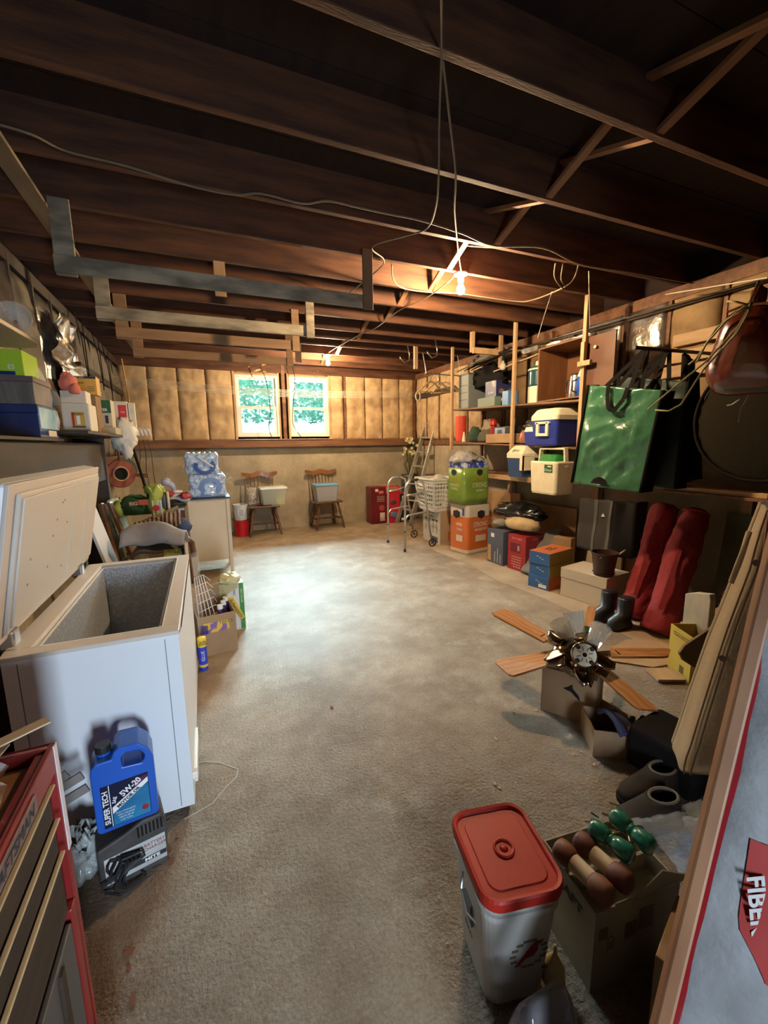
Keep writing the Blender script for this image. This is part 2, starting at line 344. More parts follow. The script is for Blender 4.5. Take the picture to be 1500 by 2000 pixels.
# side walls
def side_wall(name, x, out, lab):
    b = MB(); x2 = x-out*.22
    b.box(min(x, x2), YF, 0, max(x, x2), YB+.2, 1.47 if out < 0 else 1.30); o = b.build(name, CONC_W); struct(o, lab)
    b = MB(); x1 = x-out*.12; b.box(min(x1, x1-out*.05), YF, 1.3, max(x1, x1-out*.05), YB+.2, 3.1); b.build('sheathing', WOOD_SUB, o)
    b = MB(); zc = 1.47 if out < 0 else 1.30; b.box(min(x, x2)+(0 if out > 0 else -.03), YF, zc, max(x, x2)+(.03 if out > 0 else 0), YB, zc+.09); b.build('sill_plate', WOOD_SILL, o, bevel=.004)
    return o
wl = side_wall('wall_left', XL, 1, 'concrete lower wall with dull paper and foil insulation above')
wr = side_wall('wall_right', XR, -1, 'concrete lower wall with paper and foil insulation above')
for i in range(14):
    y0 = 1.6+i*.44
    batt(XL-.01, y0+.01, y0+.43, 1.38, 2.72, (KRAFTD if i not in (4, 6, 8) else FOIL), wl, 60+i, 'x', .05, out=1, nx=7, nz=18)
    s_ = MB(); s_.box(XL-.1, y0-.02, 1.38, XL+.012, y0+.01, 2.8); s_.build('stud', WOOD_DK, wl)
KRAFTSH = mat('kraft_paper_shaded', (0.30,0.19,0.085), 0.8, col2=(0.21,0.125,0.055), ns=5, bump=0.3, bs=14)  # darker kraft: the dimness of the near right wall is put into its colour
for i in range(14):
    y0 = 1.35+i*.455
    batt(XR+.01, y0+.01, y0+.44, 1.56, 2.78, (FOIL if i in (3, 4) else (KRAFT if i > 8 else KRAFTSH)), wr, 90+i, 'x', .05, out=-1, nx=7, nz=18)
    s_ = MB(); s_.box(XR-.012, y0-.02, 1.55, XR+.1, y0+.01, 2.8); s_.build('stud', WOOD_SILL, wr)
# entry wall behind the camera with a door opening
DX0, DX1, DZ = -0.78, 1.10, 1.95
b = MB(); b.box(XL-.2, YF-.12, 0, DX0, YF, 3.1); b.box(DX1, YF-.12, 0, XR+.2, YF, 3.1); b.box(DX0, YF-.12, DZ, DX1, YF, 3.1)
struct(b.build('wall_front', WOOD_SUB), 'dark board wall behind the camera with an open doorway')
b = MB(); b.box(-.95, -1.62, 0, -.90, YF-.12, 2.1); b.box(1.15, -1.62, 0, 1.20, YF-.12, 2.1); b.box(-.95, -1.62, 2.05, 1.2, YF-.12, 2.1)  # unseen enclosure added to keep sky light out, opening cut to the lamp
b.box(-.95, -1.66, 0, .31, -1.60, 2.1); b.box(.65, -1.66, 0, 1.2, -1.60, 2.1); b.box(.31, -1.66, 0, .65, -1.60, .28); b.box(.31, -1.66, 1.32, .65, -1.60, 2.1)
struct(b.build('wall_light_block', WOOD_SUB), 'unseen dark box added behind the camera to block sky light, open at the lamp')
# ceiling: subfloor + joists + bridging
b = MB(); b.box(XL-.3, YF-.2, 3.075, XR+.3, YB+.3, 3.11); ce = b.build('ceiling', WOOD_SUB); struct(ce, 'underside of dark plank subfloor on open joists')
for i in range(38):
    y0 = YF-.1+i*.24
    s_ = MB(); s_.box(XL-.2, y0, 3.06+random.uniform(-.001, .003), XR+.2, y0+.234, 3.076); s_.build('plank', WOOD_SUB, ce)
JY = [-.9,-.32,.22,.80,1.48,2.05,2.62,3.09,3.55,4.02,4.56,5.07,5.48,5.88,6.42,6.88,7.34]
jm = None
for i, y in enumerate(JY):
    if jm is None:
        s_ = MB(); s_.box(XL-.15, -.019, 0, XR+.15, .019, .222); j = s_.build('joist', WOOD_J, ce, bevel=.003); jm = j
    else: j = jm.copy(); COL.objects.link(j)
    j.location = (0, y, ZC)
s_ = MB(); s_.box(XL-.15, YB-.02, ZC-.10, XR+.15, YB+.12, ZC+.22); s_.build('rim_beam', WOOD_J, ce)
s_ = MB(); s_.box(XL-.12, YF, ZC-.10, XL+.01, YB, ZC); s_.build('wall_plate', WOOD_DK, ce)
s_ = MB(); s_.box(XR-.02, YF, ZC-.10, XR+.12, YB, ZC); s_.build('wall_plate', WOOD_SILL, ce)
BW = mat('bridging_wood', (0.30,0.15,0.07), 0.7, col2=(0.22,0.10,0.05), ns=4)
for i in range(3, len(JY)-1):
    a, c = JY[i]+.02, JY[i+1]-.02; xm = 1.93
    for k, dx in enumerate((-.045, .045)):
        s_ = MB(); z0, z1 = (ZC+.015, ZC+.2) if (k+i) % 2 else (ZC+.2, ZC+.015)
        s_.beam((xm+dx, a, z0), (xm+dx, c, z1), .045, .02); s_.build('bridging', BW, ce)
# outdoors seen through the panes
GRASS = mat('outdoor_ground', (0.30,0.36,0.35), 0.9, col2=(0.22,0.29,0.27), ns=6, nd=8)
b = MB(); b.grid(20, 20, lambda u, v: (-14+u*32, YB+.4+v*16, 1.35+min(1, v*2.2)*1.05+.05*noise.noise(Vector((u*20, v*20, 0))))); struct(b.build('ground_outside', GRASS), 'pale sloping ground outside the windows')
LEAF = mat('hedge_leaf', (0.07,0.20,0.12), 0.6, col2=(0.20,0.36,0.25), ns=5)
b = MB(); rr = random.Random(3)
for i in range(9000):
    x = rr.uniform(-4, 9); z = rr.uniform(0, 1) ; y = YB+6.2+rr.uniform(0, 1.6)
    zz = 2.2+z*(2.1+.9*noise.noise(Vector((x*.6, 2, 0)))); a, c_ = rr.uniform(0, 6.3), rr.uniform(-1, 1); s = rr.uniform(.05, .12)
    d1 = Vector((cos(a), sin(a)*.5, c_)).normalized()*s; d2 = d1.cross(Vector((rr.uniform(-1, 1), 1, rr.uniform(-1, 1)))).normalized()*s*.5
    p = Vector((x, y, zz)); b.add([p-d1, p+d2, p+d1, p-d2], [(0,1,2,3)])
hd = b.build('hedge', LEAF); tag(hd, 'sunlit green hedge seen outside through both windows', 'hedge', kind='stuff')
BULBM = mat('lit_bulb', (1,.8,.5), .4, emit=(1.0,.72,.42), es=BULB_STRENGTH)
def bulb(name, x, y, z, lab):
    t = thing(name, lab, 'light bulb', (x, y, z))
    b = MB(); b.lathe([(.055,0),(.055,-.012),(.035,-.022),(.024,-.03),(.024,-.065),(.018,-.07)], 20); b.build('lampholder', mat('porcelain', (.7,.66,.55), .35), t, smooth=True)
    b = MB(); b.lathe([(.016,-.068),(.018,-.085),(.028,-.105),(.032,-.125),(.028,-.145),(.014,-.157),(.002,-.16)], 12); b.build('glass_bulb', BULBM, t, smooth=True)
    return t
p = PY(900, 545, 3.09); bulb('ceiling_bulb', p.x, 3.09, ZC, 'bare glowing bulb in porcelain holder, nearest the camera on a joist')
p = PY(640, 688, 6.42); bulb('ceiling_bulb', p.x, 6.42, ZC, 'bare glowing bulb near the windows, smaller and farther in the photo')
# ================================================================ shared object builders
def W(t): return -Vector(t.location)          # parts given in room coordinates
CLEAR = mat('clear_plastic', (.70,.72,.73), .12, alpha=.20, spec=.8)
MILKY = mat('milky_plastic', (.75,.80,.82), .3, alpha=.55)
GLASSY = mat('clear_glass', (.80,.82,.78), .06, alpha=.30, spec=1.0, coat=.5)
def carton(name, label, cat, loc, rz, s, mt, group=None, lid=None, bev=.003, top=None, part='body', lidh=.3, flaps=None, openm=None):
    t = thing(name, label, cat, loc, rz, group); sx, sy, sz = s; b = MB()
    if flaps is None and openm is None:
        b.box(-sx/2, -sy/2, 0, sx/2, sy/2, sz*(1-lidh) if lid else sz)
        b.build(part, mt, t, bevel=bev)
    else:                                       # open box with real walls
        w = .005
        b.box(-sx/2, -sy/2, 0, sx/2, sy/2, w); b.box(-sx/2, -sy/2, w, -sx/2+w, sy/2, sz); b.box(sx/2-w, -sy/2, w, sx/2, sy/2, sz)
        b.box(-sx/2+w, -sy/2, w, sx/2-w, -sy/2+w, sz); b.box(-sx/2+w, sy/2-w, w, sx/2-w, sy/2, sz); b.build(part, mt, t)
        for side, ang in (flaps or {}).items():
            f = MB(); L_ = (sy if side[1] == 'x' else sx); D = min(sx, sy)*.45
            a = R_(ang); f.box(-L_/2+.004, 0, 0, L_/2-.004, D, .004)
            o = f.build('flap', mt, t); o.location = {'-y': (0,-sy/2,sz), '+y': (0,sy/2,sz), '-x': (-sx/2,0,sz), '+x': (sx/2,0,sz)}[side]
            zr = {'+y': 0, '-y': pi, '+x': -pi/2, '-x': pi/2}[side]
            o.rotation_euler = (a, 0, zr)
    if lid:
        l = MB(); h = sz*lidh; l.box(-sx/2-.004, -sy/2-.004, sz-h, sx/2+.004, sy/2+.004, sz); l.build('lid', lid, t, bevel=bev)
    return t
# ================================================================ chest freezer
FZ = thing('chest_freezer', 'open white chest freezer against the left wall', 'freezer', (-.41, 2.36, 0)); o_ = W(FZ)
x0, x1, y0, y1, zt = -.685, -.14, 1.731, 2.985, .80
RIM = mat('freezer_rim', (.62,.54,.46), .45)  # tan of the warm bulb light is put into the rim colour
FROST = mat('frosted_liner', (.42,.43,.45), .35, .35, col2=(.62,.64,.68), ns=60, nd=6, lo=.45, hi=.75, bump=.3, bs=90)
b = MB(); wv = .05
b.box(x0, y0, .03, x1, y0+wv, zt-.018); b.box(x0, y1-wv, .03, x1, y1, zt-.018); b.box(x0, y0+wv, .03, x0+wv, y1-wv, zt-.018); b.box(x1-wv, y0+wv, .03, x1, y1-wv, zt-.018); b.box(x0+.01, y0+.01, .03, x1-.01, y1-.01, .06)
b.build('cabinet', WHITE, FZ, loc=o_)
b = MB(); b.box(x0-.004, y0-.004, zt-.018, x1+.004, y0+.065, zt); b.box(x0-.004, y1-.065, zt-.018, x1+.004, y1+.004, zt); b.box(x0-.004, y0+.065, zt-.018, x0+.075, y1-.065, zt); b.box(x1-.06, y0+.065, zt-.018, x1+.004, y1-.065, zt)
b.build('rim', RIM, FZ, loc=o_, bevel=.004)
b = MB()
for k, (e, z) in enumerate(((.062, zt+.001), (.075, zt-.012))):
    a0, a1, c0, c1 = x0+e+.01, x1-e, y0+e, y1-e
    b.box(a0-.006, c0-.006, z-.006, a1+.006, c0, z); b.box(a0-.006, c1, z-.006, a1+.006, c1+.006, z); b.box(a0-.006, c0, z-.006, a0, c1, z); b.box(a1, c0, z-.006, a1+.006, c1, z)
b.build('liner_lip', WPLAS, FZ, loc=o_)
b = MB(); a0, a1, c0, c1 = x0+.083, x1-.068, y0+.073, y1-.073
b.add([(a0,c0,zt-.014),(a1,c0,zt-.014),(a1,c1,zt-.014),(a0,c1,zt-.014),(a0+.015,c0+.02,.10),(a1-.015,c0+.02,.10),(a1-.015,c1-.02,.10),(a0+.015,c1-.02,.10)], [(0,1,5,4),(1,2,6,5),(2,3,7,6),(3,0,4,7),(4,5,6,7)])
b.build('liner', FROST, FZ, loc=o_)
b = MB(); b.box(a0+.014, c1-.30, .10, a1-.014, c1-.015, .34); b.build('compressor_step', FROST, FZ, loc=o_, bevel=.012)
SEAM = mat('panel_seam', (.12,.14,.16), .6)
for xx in (-.642, -.189):
    b = MB(); b.box(xx-.0012, y0-.0012, .04, xx+.0012, y0+.002, zt-.03); b.build('panel_seam', SEAM, FZ, loc=o_)
b = MB(); b.box(x1-.002, y0+.12, .035, x1+.012, y0+.42, .10); b.build('drain_cover', WPLAS, FZ, loc=o_, bevel=.003)
b = MB(); b.cyl((x1+.0, y0+.05, .12), (x1+.018, y0+.05, .12), .012, n=10); b.build('drain_plug', WPLAS, FZ, loc=o_)
for sx_, sy_ in ((x0+.05, y0+.05), (x1-.05, y0+.05), (x0+.05, y1-.05), (x1-.05, y1-.05)):
    b = MB(); b.cyl((sx_, sy_, 0), (sx_, sy_, .03), .022, n=10); b.build('foot', BLACK, FZ, loc=o_)
# raised lid: hinge line x=-.69, leaning
L_ = MB(); lx, lz, tx, tz = -.688, .845, -.583, 1.375; th = .085
nrm = Vector((lz-tz, 0, tx-lx)).normalized()  # points to -x (outside)
def lidp(u, v, w_): return Vector((lx+(tx-lx)*v, 0, lz+(tz-lz)*v)) + nrm*w_ + Vector((0, y0+(y1-y0)*u, 0))
def slab(mb, u0, u1, v0, v1, w0, w1):
    vs = [lidp(u, v, w_) for w_ in (w0, w1) for u, v in ((u0,v0),(u1,v0),(u1,v1),(u0,v1))]
    mb.add(vs, [(0,1,2,3),(7,6,5,4),(0,4,5,1),(1,5,6,2),(2,6,7,3),(3,7,4,0)])
slab(L_, -.01, 1.01, -.02, 1.02, .012, th); lid = L_.build('lid', WHITE, FZ, loc=o_, bevel=.012)
L_ = MB(); slab(L_, -.012, 1.012, -.022, 1.022, .0, .014); L_.build('lid_rim', RIM, lid, bevel=.003)
L_ = MB(); slab(L_, .035, .965, .04, .96, -.014, .0); L_.build('gasket', mat('gasket', (.60,.56,.50), .6), lid, bevel=.005)
L_ = MB(); slab(L_, .05, .95, .07, .93, -.022, -.013); L_.build('inner_panel', mat('lid_panel', (.62,.57,.50), .4), lid, bevel=.006)
DOT = mat('panel_dimple', (.25,.22,.19), .6); rr = random.Random(5); L_ = MB()
for k in range(9):
    u, v = rr.uniform(.12, .5), rr.uniform(.15, .85); L_ = MB(); slab(L_, u, u+.008, v, v+.014, -.0235, -.0215); L_.build('dimple', DOT, lid)
for u in (.55,.75):
    L_ = MB(); slab(L_, u, u+.006, .08, .92, -.025, -.0215); L_.build('panel_rib', mat('lid_panel', (0,0,0)), lid)
for u in (.06, .80):
    b = MB(); b.cbox((x0-.012, y0+(y1-y0)*u+.05, zt+.02), (.05, .06, .07)); h = b.build('hinge', STEEL, FZ, loc=o_, bevel=.008)
# second white lid or rack panel standing behind freezer
RK = thing('shelf_rack', 'white wire rack with flat panel leaning behind the open freezer lid', 'rack', (-.62, 3.45, 0)); o_ = W(RK)
b = MB(); A_, B_ = Vector((-.72, 3.25, .0)), Vector((-.70, 3.75, 0))
pA, pB, pC, pD = PY(178, 925, 3.3), PY(225, 1075, 3.3), PY(190, 1100, 3.3), PY(172, 935, 3.3)
b.beam((-.80, 3.5, 1.22), (-.49, 3.42, .0), .30, .02, up=(1, 0, .3)); b.build('panel', mat('rack_panel', (.62,.60,.58), .4), RK, loc=o_, bevel=.004)
for k in range(7):
    f = k/6; b = MB(); q = Vector((-.80, 3.36, 1.2)).lerp(Vector((-.49, 3.28, .02)), f); b.tube([q, q+Vector((.0, .28, 0))], .003, 5); b.build('wire', WPLAS, RK, loc=o_)
for dy in (0, .14, .28):
    b = MB(); b.tube([(-.80, 3.36+dy, 1.2), (-.49, 3.28+dy, .02)], .004, 5); b.build('rail', WPLAS, RK, loc=o_)
# ================================================================ red tool chest
REDP = mat('tool_chest_red', (.22,.012,.010), .42, coat=.15, col2=(.17,.010,.008), ns=7)
TB = thing('tool_chest', 'red rolling tool chest at the lower left corner with three brown drawers', 'tool chest', (-.57, .74, 0)); o_ = W(TB)
tx0, tx1, ty0, ty1, tz1 = -.80, -.34, .42, 1.035, .874
b = MB(); b.box(tx0, ty1-.02, 0, tx1, ty1, tz1); b.box(tx0, ty0, 0, tx1, ty0+.02, tz1); b.box(tx0, ty0, 0, tx0+.02, ty1, tz1+.0)
b.box(tx0, ty0, .84, tx1-.012, ty1-.02, .845); b.box(tx1-.035, ty1-.05, .04, tx1, ty1-.02, .5); b.box(tx0, ty0, .04, tx1, ty1-.02, .06); b.box(tx1-.012, ty0, .818, tx1, ty1, tz1)
b.box(tx0+.02, ty0+.02, .49, tx1-.02, ty1-.02, .50)
b.build('carcass', REDP, TB, loc=o_, bevel=.003)
b = MB(); b.box(tx0+.02, ty0+.02, .845, tx1-.03, ty1-.035, .852); b.build('top_mat', mat('tray_mat', (.23,.10,.03), .6), TB, loc=o_)
b = MB(); b.box(tx1-.03, ty0+.02, .845, tx1-.012, ty1-.02, tz1-.006); b.build('tray_rim', REDP, TB, loc=o_, bevel=.002)
b = MB(); b.box(tx1-.002, ty1-.018, .62, tx1+.0015, ty1, tz1); b.build('post_trim', mat('chrome_strip', (.62,.56,.58), .4), TB, loc=o_)
b = MB(); b.box(tx1, .66, .826, tx1+.004, .90, .862); pl_ = b.build('nameplate', mat('nameplate', (.20,.13,.11), .5, .3), TB, loc=o_, bevel=.003)
fr = (Vector((tx1+.0042, .78, .844))+o_, Vector((0,1,0)), Vector((0,0,1)))
text(TB, fr, 'CRAFTSMAN', 0, 0, .030, INK, shear=.3, sx=1.15, off=.001)
DRW = mat('drawer_brown', (.045,.028,.017), .65, spec=.25, col2=(.028,.018,.011), ns=8, stretch=(6,1,6)); TRIM = mat('drawer_trim', (.45,.34,.20), .45)
for k, (za, zb) in enumerate(((.735, .805), (.655, .725), (.505, .645))):
    b = MB(); b.box(tx1-.40, ty0+.03, za, tx1-.004, ty1-.055, zb-.004); d = b.build('drawer', DRW, TB, loc=o_, bevel=.003)
    b = MB(); b.box(tx1-.006, ty0+.03, zb-.002, tx1+.004, ty1-.045, zb+.003); b.build('drawer_pull', TRIM, d, bevel=.002)
b = MB(); b.beam((tx1-.006, ty0+.03, .30), (tx1-.006, ty1-.06, .30), .012, .36); dd = b.build('lower_door', mat('door_grey', (.06,.056,.05), .5, col2=(.07,.06,.055), ns=5), TB, loc=o_, bevel=.003)
b = MB(); b.box(tx1-.004, ty1-.16, .10, tx1+.006, ty1-.14, .47); b.build('door_edge', DRW, dd)
t = thing('fuel_additive_bottle', 'small blue and orange bottle on the floor before the red tool chest', 'bottle', (-.285, .915, 0), .6)
b = MB(); b.lathe([(.030,0),(.032,.01),(.032,.11),(.020,.14),(.012,.15),(.012,.165)], 18); b.build('body', mat('bottle_blue', (.05,.08,.35), .3), t, smooth=True)
b = MB(); b.lathe([(.0328,.02),(.0328,.07)], 18, cap=False); b.build('label_band', mat('orange_label', (.80,.22,.05), .4), t, smooth=True, solid=.0004)
text(t, (Vector((.012,-.0328,.045)), Vector((1,.25,0)).normalized(), Vector((0,0,1))), 'DRYGAS', 0, 0, .016, WINK, bold=.0004)
b = MB(); b.lathe([(.014,.155),(.014,.18)], 12); b.build('cap', BLACK, t)
# things on the chest top
t = thing('torn_bag', 'torn dark and tan plastic bag crumpled on the red tool chest', 'bag', (-.45, .90, .853))
b = MB(); b.blob((-.02, -.06, .05), (.09, .14, .055), .45, 4, 22, 3); b.build('crumpled_plastic', mat('dark_bag', (.06,.035,.03), .18, col2=(.22,.12,.07), ns=18, coat=.5), t, smooth=True)
for k, (a, c) in enumerate((((-.02,.10,.05),(.095,.16,.062)), ((.0,.02,.04),(.02,.12,.05)), ((-.06,-.13,.02),(.04,.03,.02)))):
    b = MB(); b.beam(a, c, .045, .003, up=(0,.2,1)); b.build('torn_flap', mat('bag_flap', (.50,.36,.22), .5), t)
# brush in red pot between chest and freezer
t = thing('red_tube', 'dark red tube with four worn strap ends sticking out beside the tool chest', 'tube', (-.60, 1.56, 0))
b = MB(); b.lathe([(.05,0),(.05,.34),(.046,.345)], 16); b.build('tube_body', mat('tube_red', (.16,.008,.01), .4), t, smooth=True)
for k, (dx, z) in enumerate(((.085,.47),(.10,.42),(.14,.40),(.15,.35))):
    b = MB(); b.beam((0, .0, z-.05), (dx, .02, z+.0), .03, .008, up=(0,1,0)); b.build('strap_end', mat('strap_worn', (.20,.18,.16), .7), t)
t = thing('crumpled_rag', 'crumpled pale grey plastic rag on the floor beside the battery charger', 'rag', (-.50, 1.60, 0))
b = MB(); b.blob((0,0,.075), (.055,.05,.085), .7, 5.5, 34, 8, ridged=True); b.build('rag', mat('rag', (.34,.36,.34), .35, coat=.3, bump=.8, bs=40), t, smooth=True)
# ================================================================ battery charger and oil jug
c0, c1 = Vector((-.45, 1.50, 0)), Vector((-.255, 1.545, 0)); ang = math.atan2(.045, .195)
CG = thing('battery_charger', 'old black and white battery charger on the floor under the oil jug', 'battery charger', (-.345, 1.575, 0), ang)
b = MB(); prof = [(-.10,0),(.105,0),(.112,.15),(.100,.205),(.04,.208),(-.02,.185),(-.10,.165)]
b.prism(prof, .15, 'xz', -.065); b.build('housing', mat('charger_black', (.035,.033,.032), .6, col2=(.07,.06,.055), ns=14), CG, bevel=.008)
PF = (Vector((.012,-.066,.07)), Vector((1,0,0)), Vector((0,0,1)))
plate(CG, PF, -.002, .006, .185, .10, mat('charger_face', (.55,.55,.53), .45, col2=(.42,.42,.40), ns=9), 'face_plate', off=.001)
plate(CG, PF, -.015, .022, .062, .05, GREYP, 'meter_frame', off=.002); plate(CG, PF, -.015, .024, .05, .034, mat('meter', (.07,.02,.02), .2), 'meter', off=.003)
plate(CG, PF, .03, -.018, .12, .017, INK, 'stripe', off=.002)
text(CG, PF, 'BATTERY', .056, .036, .016, mat('red_ink', (.25,.04,.04), .5), off=.002); text(CG, PF, 'CHARGER', .056, .020, .016, MATS['red_ink'], off=.002)
text(CG, PF, 'MITE', .045, -.018, .016, WINK, off=.003, sx=1.4, bold=.0006)
for k in range(7):
    b = MB(); b.box(.02+k*.012, -.067, .15, .026+k*.012, -.060, .19); b.build('vent_fin', BLACKM, CG)
for k in range(5):
    b = MB(); pts = [(-.065+.010*k+.012*sin(t_*.9+k), -.075-.006*k % .02, .01+t_*.016) for t_ in range(8)]
    pts += [(-.06+.012*k+.05*sin(i), -.085, .13-.02*i) for i in range(1, 5)]; b.tube(pts, .0045, 6); b.build('cable_loop', BLACK, CG)
b = MB(); b.tube([(-.09,-.08,.02),(-.05,-.11,.012),(0,-.10,.008),(.03,-.09,.01),(.02,-.075,.02)], .0045, 6); b.build('cable_loop', BLACK, CG)
JG = thing('motor_oil_jug', 'blue motor oil jug with black cap, standing on the battery charger', 'oil jug', (-.338, 1.575, .208), ang*.6)
JB = mat('jug_blue', (.018,.11,.52), .32, coat=.15, col2=(.014,.085,.42), ns=4)
J = MB(); hx = .092
out = [(-hx,.012),(-hx+.01,0),(hx-.008,0),(hx,.012),(hx,.225),(hx-.012,.262),(hx-.04,.292),(-.005,.297),(-.02,.285),(-.03,.262),(-.075,.262),(-.088,.245),(-hx,.225)]
hole = [(.0,.222),(.055,.215),(.066,.228),(.066,.245),(.055,.262),(.012,.27),(-.002,.255)]
bm_ = bmesh.new()
def jug_mesh():
    import mathutils.geometry as G
    polys = [[Vector((x, z, 0)) for x, z in out], [Vector((x, z, 0)) for x, z in hole]]
    tri = G.tessellate_polygon(polys); fl = [p for q in polys for p in q]; n = len(fl); d = .105
    vs = [(p.x, -d/2, p.y) for p in fl]+[(p.x, d/2, p.y) for p in fl]; fs = [tuple(t) for t in tri]+[tuple(i+n for i in t)[::-1] for t in tri]
    k = len(out); fs += [(i, (i+1) % k, n+(i+1) % k, n+i) for i in range(k)]; h = len(hole); fs += [(k+i, n+k+i, n+k+(i+1) % h, k+(i+1) % h) for i in range(h)]
    J.add(vs, fs)
jug_mesh(); J.build('jug_body', JB, JG, bevel=.011, bseg=3)
b = MB(); b.cyl((-.052,0,.255), (-.052,0,.272), .022, n=18); b.build('neck', JB, JG, smooth=False)
b = MB(); b.cyl((-.052,0,.270), (-.052,0,.296), .024, n=20); b.build('cap', BLACK, JG, bevel=.002)
JF = (Vector((0,-.0528,.105)), Vector((1,0,0)), Vector((0,0,1)))
NAVY = mat('label_navy', (.004,.008,.035), .35); PUR = mat('label_purple', (.11,.01,.07), .35); TEAL = mat('label_blue', (.012,.09,.22), .35, col2=(.02,.22,.42), ns=5)
plate(JG, JF, 0, -.01, .14, .158, NAVY, 'label', off=.0006)
plate(JG, JF, 0, 0, 0, 0, TEAL, 'label_panel', poly=[(-.042,-.087),(.068,-.087),(.068,.03),(-.042,-.03)], off=.0012)
plate(JG, JF, 0, 0, 0, 0, WINK, 'label_stripe', poly=[(-.042,-.042),(.068,.034),(.068,.052),(-.042,-.018)], off=.0016)
plate(JG, JF, 0, 0, 0, 0, PUR, 'label_flash', poly=[(.02,.055),(.068,.062),(.068,.056),(.03,.028)], off=.0014)
plate(JG, JF, -.046, -.010, .0022, .155, WINK, 'label_rule', off=.0014)
text(JG, JF, 'SUPER TECH', -.058, -.012, .0225, WINK, rot=pi/2, off=.0016, bold=.0006)
text(JG, JF, '5W-20', .016, .036, .029, WINK, rot=R_(33), off=.002, bold=.0009, sx=.85)
text(JG, JF, 'SAE', -.033, .008, .015, WINK, rot=R_(75), off=.002, bold=.0004)
text(JG, JF, 'MOTOR OIL', .008, .001, .0155, INK, rot=R_(34), off=.0024, bold=.0006)
for k, s in enumerate(('FULL SYNTHETIC', 'HIGH MILEAGE', 'MEETS API SP', '5 QT 4.73 L')): text(JG, JF, s, -.005, -.044-k*.0105, .0075, WINK, off=.0018)
t_ = MB(); t_.lathe([(.0105,0),(.0105,.0005)], 16); q_ = t_.build('seal', mat('seal_red', (.55,.03,.03), .4), JG, loc=(.052,-.0535,.045)); q_.rotation_euler = (R_(90), 0, 0)
# ================================================================ things right of the freezer
CBX = PZ(440, 1265); t = carton('open_carton', 'open brown carton of purple bottles beside the freezer', 'cardboard box', (-.02, 3.30, 0), R_(8), (.26,.34,.30), CARD, openm=1, flaps={'+x': -65, '+y': 75})
F_ = frame('-y', .26, .34, .30); plate(t, F_, -.02, .06, .20, .075, mat('snack_label', (.80,.52,.06), .5, col2=(.25,.12,.35), ns=18, lo=.48, hi=.52), 'label_strip'); text(t, F_, 'TAKE 5', .06, .085, .03, INK)
plate(t, F_, -.09, .05, .05, .07, mat('violet_print', (.12,.07,.35), .5))
VIO = mat('purple_juice', (.05,.02,.12), .15, coat=.5)
bt = None
for k, (x, y) in enumerate(((.03,3.21),(.055,3.29),(.075,3.37))):
    q = thing('juice_bottle', ['purple juice bottle with white cap, nearest in the open brown carton', 'purple juice bottle with white cap, middle of three in the open carton', 'purple juice bottle with white cap, farthest in the open brown carton'][k], 'bottle', (x, y, .006), 0, 'purple bottles in the open carton')
    b = MB(); b.lathe([(.034,0),(.036,.02),(.036,.20),(.03,.25),(.017,.29),(.015,.31)], 16); b.build('body', VIO, q, smooth=True)
    b = MB(); b.lathe([(.019,.305),(.019,.335)], 14); b.build('cap', WINK, q)
q = thing('wire_basket', 'white wire basket tilted inside the open brown carton by the freezer', 'basket', (-.08, 3.30, .006)); a0 = Vector((-.03, -.08, .30))
P00, P10, P01, P11 = Vector((-.05,.05,.52)), Vector((.01,.05,.54)), Vector((-.03,-.12,.10)), Vector((.09,-.10,.16))
for k in range(8):
    u = k/7; b = MB(); b.tube([P00.lerp(P01, u), P10.lerp(P11, u)+Vector((.03*sin(pi*u), 0, 0)), P10.lerp(P11, u)+Vector((.05, .10, -.08))], .0025, 5); b.build('wire', WPLAS, q)
for k in range(5):
    u = k/4; b = MB(); b.tube([P00.lerp(P10, u), P01.lerp(P11, u)], .003, 5); b.build('rail', WPLAS, q)
q = thing('clear_bag', 'clear plastic wrap draped between the freezer and the open carton', 'bag', (-.115, 3.05, 0))
b = MB(); b.grid(6, 16, lambda u, v: (-.015+u*.04+.01*sin(v*9), -.05+u*.20, .78-v*.60+.01*sin(u*6))); b.build('plastic_wrap', CLEAR, q, smooth=True)
p = PZ(395, 1308); q = thing('glue_tube', 'tall blue and yellow tube standing by the freezer side', 'canister', (p.x+.012, p.y, 0), .1)
b = MB(); b.lathe([(.026,0),(.028,.004),(.028,.05)], 18); b.build('base_band', mat('can_blue', (.03,.06,.55), .4), q, smooth=True)
b = MB(); b.lathe([(.028,.05),(.028,.17)], 18, cap=False); b.build('blue_band', MATS['can_blue'], q, smooth=True)
b = MB(); b.lathe([(.0282,.17),(.0282,.225),(.026,.232),(.0,.233)], 18, cap=False); b.build('yellow_band', YEL, q, smooth=True)
b = MB(); b.lathe([(.0286,.028),(.0286,.045)], 18, cap=False); b.build('yellow_ring', YEL, q, smooth=True)
text(q, (Vector((.004,-.029,.20)), Vector((1,0,0)), Vector((0,0,1))), 'ULTRA', 0, .008, .015, INK, bold=.0004); text(q, (Vector((.004,-.029,.20)), Vector((1,0,0)), Vector((0,0,1))), 'POWER', 0, -.008, .015, INK, bold=.0004)
text(q, (Vector((0,-.0288,.11)), Vector((1,0,0)), Vector((0,0,1))), 'GLUE', 0, 0, .03, WINK, rot=pi/2)
